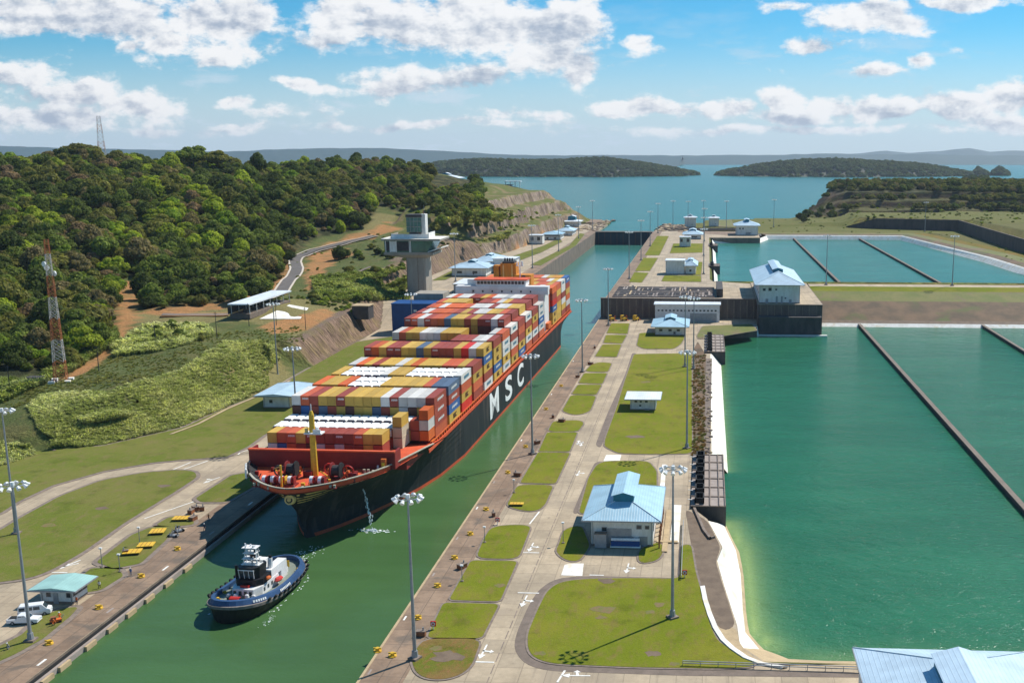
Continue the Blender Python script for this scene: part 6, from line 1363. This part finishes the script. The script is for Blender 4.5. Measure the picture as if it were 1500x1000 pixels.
MS = [(-50, 168.5, 0, 'nearest one on the narrow canal quay of the island'), (-50.5, 297.5, 0, 'on the island quay beside the middle of the ship'), (-49.8, 417.5, 0, 'on the island quay across from the ship stern'), (-50.3, 537, 0, 'on the island quay just before the dark step wall'),
      (-5.8, 187.6, 0, 'on the big near lawn casting a long shadow'), (-5.4, 305.9, 0, 'at the corner of the lawn behind the blue-roofed building'), (-5.0, 425.6, 0, 'at the far end of the long lawn beside its edge'), (-8.6, 430, 0, 'twin mast left of the one at the end of the long lawn'),
      (-121.1, 171.5, 0, 'nearest one beside the parked white vehicles'), (-159, 224.6, 0, 'standing in the teardrop lawn on the left bank'), (-123.7, 305.4, 0, 'in front of the mint roofed hut beside the ship'), (-168.5, 400, 0, 'at the foot of the brown cut slope'), (-123, 432, 0, 'before the deep blue block by the tower'),
      (-48.5, 660, 10, 'first on the quay of the upper island'), (-48.5, 780, 10, 'second on the quay of the upper island'), (-48.5, 905, 10, 'third on the quay of the upper island'), (-49, 1060, 10, 'at the right end of the dark lock gate'), (-2, 690, 10, 'beside the plain white block on the upper island'), (-2.5, 820, 10, 'at the basin edge in the middle of the upper island'), (-2.5, 960, 10, 'at the far basin edge of the upper island'),
      (71.5, 636, 10, 'thin one on the earth bank near the big machinery house'), (146, 636, 10, 'thin one on the earth bank at the second basin wall'), (-119.5, 720, 10, 'first on the upper left quay beyond the ship'), (-119.5, 850, 10, 'second on the upper left quay'), (-119.5, 985, 10, 'third on the upper left quay'), (-121, 1120, 10, 'last on the left quay by the lake'),
      (-36, 1120, 10, 'left of the small grey gate house by the lake'), (-4, 1130, 10, 'between the two small gate houses by the lake'), (20, 1120, 10, 'left of the far machinery house'), (72, 1160, 10, 'on the green shore right of the far machinery house'), (222, 1100, 10, 'in front of the long dark retaining wall'), (-154, 640, 10, 'at the foot of the cut beyond the tower'), (-20, 1110, 10, 'behind the dark gate slots')]
for (x, y, z, lab) in MS:
    o = m0 if first else copy_tree(m0); first = False; o.location = (x, y, z + .15); o.rotation_euler.z = x * .7; tag(o, 'grey floodlight mast ' + lab, 'floodlight mast', 'floodlight masts')
# utility poles on the slope
for i, (px, py, hh, lab) in enumerate([(15, 574, 9, 'at the left edge of the grassy slope'), (145, 543, 9, 'beside the lower end of the dirt track'), (318, 496, 11, 'left of the open-sided shelter'), (365, 478, 10, 'in front of the open-sided shelter'), (448, 483, 10, 'at the bare earth above the cut slope'), (228, 505, 8, 'behind the bush strip'), (405, 476, 9, 'before the shelter forecourt')]):
    p = PT(px, py); g = MB(); g.cyl((0, 0, -.5), (0, 0, hh), .16, .1, 6, 'charcoal'); g.box(-.7, .7, -.06, .06, hh - .8, hh - .65, 'charcoal'); o = g.build('utility_pole', loc=tuple(p)); tag(o, 'thin dark utility pole ' + lab, 'utility pole', 'utility poles on the slope')

# ------------------------------------------------------------------ lattice radio masts
M['palesteel'] = mk('weathered_white_steel', (.50, .47, .43), (.36, .33, .30), 1)
def lattice(name, loc, h, w0, w1, label, bands, nseg=16):
    e = empty(name, loc, .35, label, 'radio mast')
    for k in range(nseg):
        t0_, t1_ = k / nseg, (k + 1) / nseg; a, b_ = w0 + (w1 - w0) * t0_ ** .8, w0 + (w1 - w0) * t1_ ** .8; z0, z1 = h * t0_, h * t1_; mt = ('rustor', 'palesteel')[(k * bands // nseg) % 2]; g = MB(); c0 = [(-a, -a), (a, -a), (a, a), (-a, a)]; c1 = [(-b_, -b_), (b_, -b_), (b_, b_), (-b_, b_)]
        for i in range(4):
            j = (i + 1) % 4; th_ = .12 if k < nseg / 2 else .09
            g.cyl((*c0[i], z0), (*c1[i], z1), th_, th_, 4, mt); g.cyl((*c0[i], z0), (*c1[j], z1), th_ * .7, th_ * .7, 4, mt); g.cyl((*c0[j], z0), (*c1[i], z1), th_ * .7, th_ * .7, 4, mt); g.cyl((*c1[i], z1), (*c1[j], z1), th_ * .7, th_ * .7, 4, mt)
        g.build('lattice_section', parent=e)
    return e
M['rustor'] = mk('faded_orange_steel', (.42, .14, .05), (.30, .10, .04), 1)
p = P(90, 561, 9.8); e = lattice('radio_mast', (p.x, p.y, HT(p.x, p.y)), 48.5, 1.95, .6, 'orange and white lattice radio mast on the near grassy slope', 7, 20)
for z_, a in ((39, 2.2), (37, .8), (40.5, 4.0)): MB().cyl((1.5 * math.cos(a), 1.5 * math.sin(a), z_), (1.9 * math.cos(a), 1.9 * math.sin(a), z_), .9, .9, 10, 'text_w').build('dish', parent=e)
for x in (-2.5, 2.5):
    for y in (-2.5, 2.5): MB().box(x - .9, x + .9, y - .9, y + .9, -1, 1.0, 'white_conc').build('footing', parent=e)
q = PY(149, 222, 875); lattice('radio_mast', (q.x, 875, HT(q.x, 875) + 1), PY(145, 172, 875).z - HT(q.x, 875), 3.6, 1.2, 'distant red and white lattice radio mast on the forest skyline', 6, 12)
p = PT(52, 562); g = MB(); g.box(-2.2, 2.2, -1.5, 1.5, -.5, 2.3, 'steel'); g.box(-2.5, 2.5, -1.8, 1.8, 2.3, 2.5, 'charcoal'); tag(g.build('equipment_hut', loc=tuple(p)), 'small dark roofed equipment hut left of the lattice mast', 'hut')
p = PT(33, 563); g = MB(); g.ball((0, 0, .7), 1.1, 1.1, .9, 10, 'text_w'); g.cyl((0, 0, -.4), (0, 0, .4), .7, .7, 8, 'steel'); tag(g.build('water_tank', loc=tuple(p)), 'small white tank in the grass left of the lattice mast', 'tank')

# winding road and tracks
def ribbon(name, pts, w_, mat, edge=None, lift=.35):
    q = [PT(*p) for p in pts]; L = []
    for a, b_ in zip(q, q[1:]):
        n = max(2, int((b_ - a).length / 6))
        for k in range(n): L.append(a.lerp(b_, k / n))
    L.append(q[-1]); S_ = []
    for i in range(len(L)): a = L[max(0, i - 2):i + 3]; S_.append(sum(a, Vector()) / len(a))
    def strip(o0, o1, mt, up):
        rows = []
        for i, p in enumerate(S_):
            d = (S_[min(i + 1, len(S_) - 1)] - S_[max(0, i - 1)]).to_2d().normalized(); n = Vector((-d.y, d.x)); c = []
            for o_ in (o0, o1): xy = p.to_2d() + n * o_; zz = max(HT(*(p.to_2d() + n * k_)) for k_ in (o0, (o0 + o1) / 2, o1, 0)); c.append((xy.x, xy.y, zz + lift + up))
            rows.append(c)
        g.loft(rows, mt)
    g = MB(); strip(-w_ / 2, w_ / 2, mat, 0)
    if edge: strip(-w_ / 2 - 1.1, -w_ / 2 - .02, edge, .1); strip(w_ / 2 + .02, w_ / 2 + 1.1, edge, .1)
    return struct(g.build(name))
M['palek'] = mk('pale_kerb', (.62, .54, .44), (.5, .42, .33), .5); M['oldroad'] = mk('dusty_road', (.24, .18, .14), (.18, .13, .1), .3)
M['asphalt'] = mk('grey_asphalt', (.15, .13, .115), (.10, .09, .08), .3); M['dirt'] = mk('orange_dirt', (.50, .26, .10), (.38, .19, .08), .3, fine=2)
ribbon('road', [(352, 452), (390, 440), (405, 432), (418, 418), (430, 405), (436, 395), (431, 382), (436, 376), (455, 370), (490, 360), (520, 352), (560, 345)], 6.0, 'asphalt', 'palek')
ribbon('road', [(352, 458), (320, 462), (285, 462), (250, 462), (225, 463)], 6, 'oldroad', 'dirt', .3)
ribbon('path', [(470, 430), (500, 415), (525, 400), (548, 388)], 2.2, 'gutter', None, .6)
# near-bank road gutters and kerb line at the slope foot
kl = MB(); kw = [P(x, y, 0) for x, y in [(8, 586), (30, 610), (52, 636), (68, 655), (80, 661), (110, 659)]]; kl.loft([[(p.x - .5, p.y, .3), (p.x + .5, p.y + .3, .3)] for p in kw], 'gutter'); struct(kl.build('drain'))
kl = MB(); kw = [P(x, y, 0) for x, y in [(250, 637), (290, 622), (330, 601), (365, 586), (400, 572), (425, 558)]]; kl.loft([[(p.x - .6, p.y, .3), (p.x + .6, p.y + .3, .35)] for p in kw], 'tan'); struct(kl.build('drain'))

# ------------------------------------------------------------------ quay furniture
def bollard():
    g = MB(); g.cyl((0, 0, 0), (0, 0, .2), .75, .75, 10, 'yellow'); g.cyl((0, 0, .2), (0, 0, .75), .32, .38, 10, 'yellow'); g.cyl((-.7, 0, .62), (.7, 0, .62), .18, .18, 8, 'yellow'); return g.build('mooring_bollard')
b0 = bollard(); first = True
def band(y): return 'near the bottom of the frame' if y > 900 else ('about level with the tug' if y > 800 else 'about level with the ship bow')
for i, (px, py) in enumerate([(145, 891), (207, 845), (260, 805), (72, 943), (575, 961), (612, 906), (641, 859), (666, 818), (689, 783), (712, 747), (744, 693), (553, 954), (770, 655), (800, 600), (822, 566)]):
    p = P(px, py); o = b0 if first else b0.copy()
    if not first: COL.objects.link(o)
    first = False; o.location = (p.x, p.y, .04); left = px < 300
    ord_ = ORD[[a for a in range(15)][i] + 1] if False else ''
    tag(o, f"yellow mooring bollard on the {'left bank' if left else 'island'} quay, {ORD[(4 - sorted([891, 845, 805, 943]).index(py)) if left else (11 - sorted([961, 906, 859, 818, 783, 747, 693, 954, 655, 600, 566]).index(py))]} from the bottom of the frame", 'bollard', 'bollards on the quays')
def cover(px, py, L_, W_, lab, ang=0, z=0):
    p = P(px, py, .5); g = MB(); g.box(-L_ / 2, L_ / 2, -W_ / 2, W_ / 2, .45, .62, 'yellow'); g.box(-L_ / 2 + .3, L_ / 2 - .3, -W_ / 2 + .3, W_ / 2 - .3, 0, .45, 'dark')
    for k in range(1, 4): g.box(-L_ / 2 + k * L_ / 4 - .04, -L_ / 2 + k * L_ / 4 + .04, -W_ / 2 + .1, W_ / 2 - .1, .62, .66, 'rust')
    tag(g.build('hatch_cover', loc=(p.x, p.y, .14 + z), rotz=R(ang)), lab, 'hatch cover', 'yellow hatch covers')
for q in [(194, 808, 3.6, 2.8, 'yellow hatch cover in the left bank lawn, lowest of the row of four', 14), (214, 798, 3.4, 2.8, 'yellow hatch cover in the left bank lawn, second lowest of four', 14), (231, 778, 3.2, 3.2, 'yellow hatch cover in the left bank lawn, third from the bottom', 14), (265, 759, 3.6, 2.6, 'yellow hatch cover beside the stacked quay gear, highest of four', 8), (757, 738, 3.4, 1.6, 'yellow hatch cover at the edge of an island lawn strip', 2)]: cover(*q[:5], ang=q[5])
BX = [(617, 931), (677, 832), (723, 756), (758, 697), (787, 650), (810, 612), (823, 618), (846, 553), (871, 510), (865, 534), (184, 812), (280, 752), (287, 747), (296, 748), (283, 762)]
for i, (px, py) in enumerate(BX):
    p = P(px, py); g = MB(); s_ = .8 + .25 * math.sin(i * 2.3); g.box(-s_, s_, -s_ * .6, s_ * .6, 0, .9, 'rust'); g.box(-s_ - .08, s_ + .08, -s_ * .6 - .08, s_ * .6 + .08, .9, 1.0, 'kerb'); g.cyl((s_ * .5, 0, 1), (s_ * .5, 0, 1.6), .15, .15, 6, 'steel')
    near = [m_ for m_ in range(len(BX)) if BX[m_][0] > 500]; lab = (f"rusty brown winch box along the island quay, {ORD[sorted([-BX[m_][1] for m_ in near]).index(-py) + 1]} from the bottom of the frame" if px > 500 else f"rusty brown gear box on the left bank quay, {ORD[sorted([-b[1] for b in BX if b[0] < 500]).index(-py) + 1]} from the bottom")
    tag(g.build('winch_box', loc=(p.x, p.y, .12), rotz=i), lab, 'winch box', 'winch boxes on the quays')
for i, (px, py, lab) in enumerate([(635, 922, 'red and white lifebuoy stand between the two lowest island lawns'), (729, 768, 'red and white lifebuoy stand beside an island lawn strip opposite the blue roof'), (1003, 846, 'small red post at the corner of the big near lawn')]):
    p = P(px, py); g = MB(); g.box(-.08, .08, -.08, .08, 0, 1.6, 'text_w'); g.box(-.5, .5, -.12, .12, .7, 1.7, 'red'); g.cyl((0, -.2, 1.2), (0, -.1, 1.2), .38, .38, 12, 'text_w'); g.cyl((0, -.24, 1.2), (0, -.2, 1.2), .2, .2, 10, 'red'); tag(g.build('lifebuoy_stand', loc=(p.x, p.y, .03)), lab, 'lifebuoy stand')
for i, (px, py, hh, lab) in enumerate([(677, 852, 3.6, 'opposite the third island lawn'), (710, 795, 3.8, 'beside the fourth island lawn'), (753, 722, 3.6, 'beside the yellow hatch cover on the island'), (825, 796, 5, 'left of the blue-roofed building'), (150, 832, 4.5, 'at the corner of the left bank lawn'), (176, 838, 4, 'near the walking person on the left bank'), (205, 797, 4, 'before the road on the left bank')]):
    p = P(px, py); g = MB(); g.cyl((0, 0, 0), (0, 0, hh), .09, .07, 6, 'steel'); g.box(-.3, .3, -.2, .2, hh - .2, hh + .1, 'text_w'); g.box(-.3, .3, -.3, .3, 0, .3, 'kerb'); tag(g.build('signal_post', loc=(p.x, p.y, .05)), 'thin grey signal post ' + lab, 'signal post', 'signal posts')
def rail(a, b_, h, lab):
    a, b_ = P(*a), P(*b_); d = b_ - a; n = max(2, int(d.length / 3)); g = MB()
    for z_ in (h, h * .6): g.cyl(a + Vector((0, 0, z_)), b_ + Vector((0, 0, z_)), .09, .09, 4, 'steel')
    for k in range(n + 1): q = a + d * k / n; g.cyl(q, q + Vector((0, 0, h)), .07, .07, 4, 'steel')
    tag(g.build('guard_rail'), lab, 'guard rail')
rail((1000, 975), (1262, 984), 1.0, 'long low guard rail along the bottom edge of the big near lawn'); rail((1001, 768), (998, 850), 1.1, 'guard rail right of the blue-roofed building, along the lawn edge')
for i, (px, py, lab) in enumerate([(900, 463, 'leftmost of three'), (917, 463, 'middle of the three'), (934, 464, 'rightmost of the three, with a long fork')]):
    p = P(px, py); e = empty('forklift', (p.x, 553 + i * .6, .03), .5 * i, f'yellow work truck before the dark step wall, {lab}', 'work truck', 'yellow work trucks'); g = MB(); g.box(-1.6, 1.6, -1, 1, .5, 1.7, 'yellow'); g.box(-1.6, -.4, -.9, .9, 1.7, 2.9, 'yellow'); g.build('body', parent=e)
    g = MB(); g.box(-1.5, .1, -.95, .95, 2.9, 3.0, 'yellow'); g.box(-1.2, -.38, -.92, .92, 1.9, 2.7, 'glass'); g.build('cab', parent=e)
    for x in (-1, 1):
        for y in (-1, 1): MB().cyl((x, y - .15, .5), (x, y + .15, .5), .5, .5, 10, 'dark').build('wheel', parent=e)
    g = MB(); g.box(1.6, 1.8, -.6, .6, .2, 2.8 if i < 2 else 1.2, 'orange'); g.box(1.8, 3.0 if i < 2 else 4.2, -.5, .5, .2, .35, 'orange'); g.build('fork', parent=e)

# ------------------------------------------------------------------ vehicles by the hut
def car(name, px, py, ang, lab, van, label_col='text_w'):
    p = P(px, py); e = empty(name, (p.x, p.y, .03), ang, lab, 'van' if van else 'pickup'); L_ = 2.75; g = MB()
    if van: prof = [(-L_, .35), (-L_, 1.1), (-L_ + .1, 2.0), (-L_ + .35, 2.2), (1.4, 2.2), (2.15, 1.35), (L_, 1.15), (L_ + .05, .35)]
    else: prof = [(-L_, .4), (-L_, 1.05), (-.9, 1.08), (-.75, 1.75), (.55, 1.78), (1.25, 1.1), (L_, 1.0), (L_ + .05, .4)]
    rows = []
    for y, s_ in ((-.95, .0), (-.85, .06), (.85, .06), (.95, 0)):
        rows.append([(x, y * (1 if z < 1.2 else .92), z + (s_ if z > .5 else 0)) for x, z in prof])
    g.loft(rows, 'cpaint'); g.face([rows[0][k] for k in range(len(prof))][::-1], 'cpaint'); g.face(rows[-1], 'cpaint'); g.face([rows[0][0], rows[0][-1], rows[-1][-1], rows[-1][0]], 'dark'); g.build('body', parent=e)
    g = MB()
    for s_ in (-1, 1):
        if van:
            for x0_, x1_ in ((-2.5, -1.5), (-1.35, -.25), (-.1, 1.0)): g.face([(x0_, s_ * .915, 1.3), (x1_, s_ * .915, 1.3), (x1_, s_ * .89, 1.95), (x0_, s_ * .89, 1.95)], 'glass')
        else:
            for x0_, x1_ in ((-.6, -.05), (.05, .6)): g.face([(x0_, s_ * .93, 1.15), (x1_ + .2, s_ * .93, 1.15), (x1_, s_ * .89, 1.65), (x0_, s_ * .89, 1.65)], 'glass')
    a, b_, c, d = ((1.5, 2.16, 2.12, 1.42) if van else (.6, 1.75, 1.2, 1.17)); g.face([(a + .05, -.75, b_), (a + .05, .75, b_), (c + .05, .8, d + .03), (c + .05, -.8, d + .03)], 'glass'); g.face([(-L_ - .02 if van else -.92, -.7, 1.3), (-L_ - .02 if van else -.92, .7, 1.3), (-L_ + .06 if van else -.8, .7, 1.95 if van else 1.65), (-L_ + .06 if van else -.8, -.7, 1.95 if van else 1.65)], 'glass'); g.build('windows', parent=e)
    if not van: g = MB(); g.box(-2.6, -1.0, -.75, .75, 1.1, 1.16, 'dark'); g.build('load_bed', parent=e)
    for x in (-1.7, 1.75):
        for s_ in (-1, 1):
            w_ = MB().cyl((x, s_ * .98, .36), (x, s_ * .76, .36), .36, .36, 12, 'dark').build('wheel', parent=e); MB().cyl((x, s_ * 1.0, .36), (x, s_ * .96, .36), .2, .2, 8, 'steel').build('rim', parent=w_)
    for s_ in (-1, 1): MB().box(L_ - .05, L_ + .1, s_ * .65 - .18, s_ * .65 + .18, .7, .9, 'trim_light').build('headlight', parent=e); MB().box(-L_ - .05, -L_ + .02, s_ * .8 - .1, s_ * .8 + .1, .8, 1.1, 'red').build('tail_light', parent=e)
    return e
M['cpaint'] = mk('white_car_paint', (.80, .80, .79), (.72, .72, .72), .5, rough=.3, spec=.5)
car('minibus', 52, 900, R(22), 'white minibus parked behind the pickup beside the mint roofed hut', True); car('pickup_truck', 36, 912, R(8), 'white pickup truck parked next to the minibus and the nearest mast', False)
# small orange trolley with workers
p = P(82, 912); e = empty('quay_trolley', (p.x, p.y, .03), .6, 'small orange engine trolley on the near left quay grass edge', 'trolley'); g = MB(); g.box(-1, 1, -.5, .5, .35, .8, 'orange'); g.box(-.8, .1, -.4, .4, .8, 1.3, 'rust'); g.cyl((.9, 0, .8), (1.4, 0, 1.4), .06, .06, 5, 'steel'); g.build('body', parent=e)
for x in (-.7, .7):
    for y in (-.5, .5): MB().cyl((x, y - .08, .28), (x, y + .08, .28), .28, .28, 8, 'dark').build('wheel', parent=e)

# ------------------------------------------------------------------ people
def person(px, py, ang, lab, top, legs, hat=None, walk=.25, crouch=False, armout=0.0, z=0):
    p = P(px, py, z) if z == 0 else P(px, py, z); r = R(ang); s_ = 1.0; V = []; E_ = []; Rr = []
    def v(x, y, z_, rad): V.append((x, y, z_)); Rr.append(rad); return len(V) - 1
    hz = .92 if not crouch else .52
    pel = v(0, 0, hz, .15); w1 = v(0, .01 + (.1 if crouch else 0), hz + .22, .14); ch = v(0, .02 + (.16 if crouch else 0), hz + .45, .17); nk = v(0, .03 + (.2 if crouch else 0), hz + .58, .065); hd = v(0, .05 + (.24 if crouch else 0), hz + .70, .10); tp_ = v(0, .04 + (.24 if crouch else 0), hz + .80, .09)
    E_ += [(pel, w1), (w1, ch), (ch, nk), (nk, hd), (hd, tp_)]
    for sx in (-1, 1):
        st = walk * sx; hp = v(sx * .10, 0, hz - .05, .10)
        if crouch: kn = v(sx * .16, .42, .50, .075); an = v(sx * .14, .12, .10, .055); ft = v(sx * .15, .30, .05, .05)
        else: kn = v(sx * .11, st * .5 + .03, .50, .075); an = v(sx * .11, st, .10, .05); ft = v(sx * .13, st + .17, .05, .045)
        E_ += [(pel, hp), (hp, kn), (kn, an), (an, ft)]
        c0 = V[ch]; sh_ = v(sx * .20, c0[1], c0[2] + .06, .07); el = v(sx * (.27 + armout * .2), c0[1] - st * .3 + (.1 if crouch else 0), c0[2] - .22 + armout * .15, .05); hn = v(sx * (.28 + armout * .35), c0[1] - st * .5 + .15 + (.12 if crouch else 0), c0[2] - .45 + armout * .4, .04)
        E_ += [(ch, sh_), (sh_, el), (el, hn)]
        for kf in range(3): f_ = v(V[hn][0] + sx * .015 * (kf - 1), V[hn][1] + .03 + .01 * kf, V[hn][2] - .09, .012); E_.append((hn, f_))
    me = bpy.data.meshes.new('person'); me.from_pydata(V, E_, []); o = bpy.data.objects.new('person', me); COL.objects.link(o)
    md = o.modifiers.new('skin', 'SKIN'); o.data.skin_vertices[0].data[0].use_root = True
    for i, rd in enumerate(Rr): o.data.skin_vertices[0].data[i].radius = (rd, rd)
    o.modifiers.new('sub', 'SUBSURF').levels = 1; dg = bpy.context.evaluated_depsgraph_get(); nm_ = bpy.data.meshes.new_from_object(o.evaluated_get(dg)); bpy.data.objects.remove(o)
    nm_.materials.clear(); [nm_.materials.append(M[q]) for q in (top, legs, 'skin', 'dark')]
    for pl_ in nm_.polygons:
        c = pl_.center; zc = c.z
        if zc > V[nk][2] - .02: pl_.material_index = 2
        elif zc < .12: pl_.material_index = 3
        elif zc < hz - .02 and abs(c.x) < .24: pl_.material_index = 1
        elif abs(c.x) > .235 and zc < V[ch][2] - .3: pl_.material_index = 2
        pl_.use_smooth = True
    o = bpy.data.objects.new('person', nm_); COL.objects.link(o); o.location = (p.x, p.y, .04 + z * 0); o.rotation_euler.z = r; tag(o, lab, 'person')
    g = MB(); q = V[tp_]; g.ball((q[0], q[1], q[2] + .02), .115, .125, .09, 8, hat or 'dark'); 
    if hat: g.cyl((q[0], q[1] + .02, q[2] - .01), (q[0], q[1] + .02, q[2] + .01), .16, .15, 10, hat)
    g.build('helmet' if hat else 'hair', parent=o)
    for sx in (-1, 1): pass
    g = MB(); hq = V[hd]; g.ball((hq[0], hq[1] + .10, hq[2] - .005), .018, .025, .022, 6, 'skin')
    for sx in (-1, 1): g.ball((hq[0] + sx * .035, hq[1] + .093, hq[2] + .03), .012, .01, .01, 6, 'dark'); g.ball((hq[0] + sx * .1, hq[1] + .0, hq[2]), .015, .025, .035, 6, 'skin')
    g.box(hq[0] - .025, hq[0] + .025, hq[1] + .092, hq[1] + .10, hq[2] - .05, hq[2] - .04, 'maroon'); g.build('face', parent=o)
    return o
person(113, 885, 160, 'person in orange vest and dark trousers standing at the corner of the mint roofed hut', 'cloth_orange', 'cloth_navy', 'text_w', .08)
person(146, 862, 200, 'person in white shirt and dark trousers walking beside the hut lawn', 'cloth_white', 'cloth_black', None, .28)
person(192, 843, 190, 'person in grey-blue clothes standing on the quay edge of the lawn', 'cloth_blue', 'cloth_grey', 'text_w', .1)
person(14, 951, 140, 'person in grey crouching in the grass at the lower left edge', 'cloth_grey', 'cloth_grey', 'text_w', .1, True)
person(78, 916, 240, 'person in orange overalls bending beside the orange trolley', 'cloth_orange', 'cloth_navy', 'orange', .15, True); person(88, 909, 70, 'person in orange vest and white helmet standing behind the orange trolley', 'cloth_orange', 'cloth_navy', 'text_w', .1, False, .3)
person(300, 777, 150, 'person in dark blue clothes standing on the quay just before the ship shadow', 'cloth_navy', 'cloth_navy', 'text_w', .2); person(306, 763, 200, 'person in orange vest handling gear at the edge of the ship shadow', 'cloth_orange', 'cloth_grey', 'yellow', .15, False, .5)
# jumble of mooring gear on the left quay
rs = random.Random(4)
for i, (px, py, lab) in enumerate([(254, 786, 'grey pump set on the lawn edge beside the yellow covers'), (262, 779, 'small grey trolley frame next to the grey pump set')]):
    p = P(px, py); g = MB(); g.box(-1.2, 1.2, -.5, .5, .2, .5, 'steel')
    for k in range(5): x = rs.uniform(-1, .9); g.cyl((x, rs.uniform(-.4, .4), .4), (x + rs.uniform(-.4, .4), rs.uniform(-.4, .4), rs.uniform(1, 2)), .09, .09, 5, 'steel')
    g.cyl((-.9, -.55, .3), (-.9, .55, .3), .3, .3, 8, 'dark'); g.cyl((.9, -.55, .3), (.9, .55, .3), .3, .3, 8, 'dark'); tag(g.build('pump_set', loc=(p.x, p.y, .05), rotz=.8 * i), lab, 'pump')
# rubble and small vegetation where the quays meet the lake
g = MB()
for k in range(260):
    s_ = rs.uniform(.7, 2.2); side = rs.random() < .5; x, y = (rs.uniform(-150, -113), rs.uniform(1085, 1290)) if side else (rs.uniform(-54 + (0), -22), rs.uniform(1085, 1200)); 
    if side and x < -128 - (1290 - y) * .05 and rs.random() < .8: x = rs.uniform(-128, -114)
    g.ball((x, y, 9.9 - max(0, (y - 1190) * .012)), s_ * 1.4, s_, s_ * .7, 6, rs.choice(['tan', 'quay', 'kerb']))
tag(g.build('rubble'), kind='stuff')
g = MB(); g.prism([(-113, 1085), (-150, 1085), (-158, 1260), (-146, 1300), (-128, 1290), (-116, 1200)], 4, 9.7, 'quay', 'tan'); struct(g.build('shore'))
g = MB()
for k in range(70):
    p = P(rs.uniform(1035, 1042), rs.uniform(528, 666)); g.ball((p.x, p.y, .15), rs.uniform(.3, .8), rs.uniform(.3, .7), rs.uniform(.2, .5), 6, rs.choice(['tan', 'kerb', 'gutter']))
tag(g.build('edge_stones'), kind='stuff')
pts = []
for k in range(420):
    p = P(rs.uniform(1014, 1033), rs.uniform(520, 668)); c = rs.choice([(.15, .095, .04), (.12, .075, .035), (.08, .085, .025)]); s_ = rs.uniform(.3, .75); pts.append((p.x, p.y, 0, s_, s_, rs.random() * 6, rs.randrange(3), c))
instancer('dry_grass', pts, TS)

# ------------------------------------------------------------------ the air between here and the far shores
hz = MB().box(-16000, 16000, -900, 16500, -14, 400).build('haze'); m = bpy.data.materials.new('thin_air'); m.use_nodes = True; t = NT(m.node_tree); t.n.clear()
vo = t.add('ShaderNodeVolumePrincipled'); vo.inputs['Color'].default_value = (.74, .86, 1.0, 1); vo.inputs['Density'].default_value = 3.4e-5; vo.inputs['Anisotropy'].default_value = .2
mo = t.add('ShaderNodeOutputMaterial'); t.l.new(vo.outputs[0], mo.inputs['Volume']); hz.data.materials.clear(); hz.data.materials.append(m); tag(hz, kind='stuff')
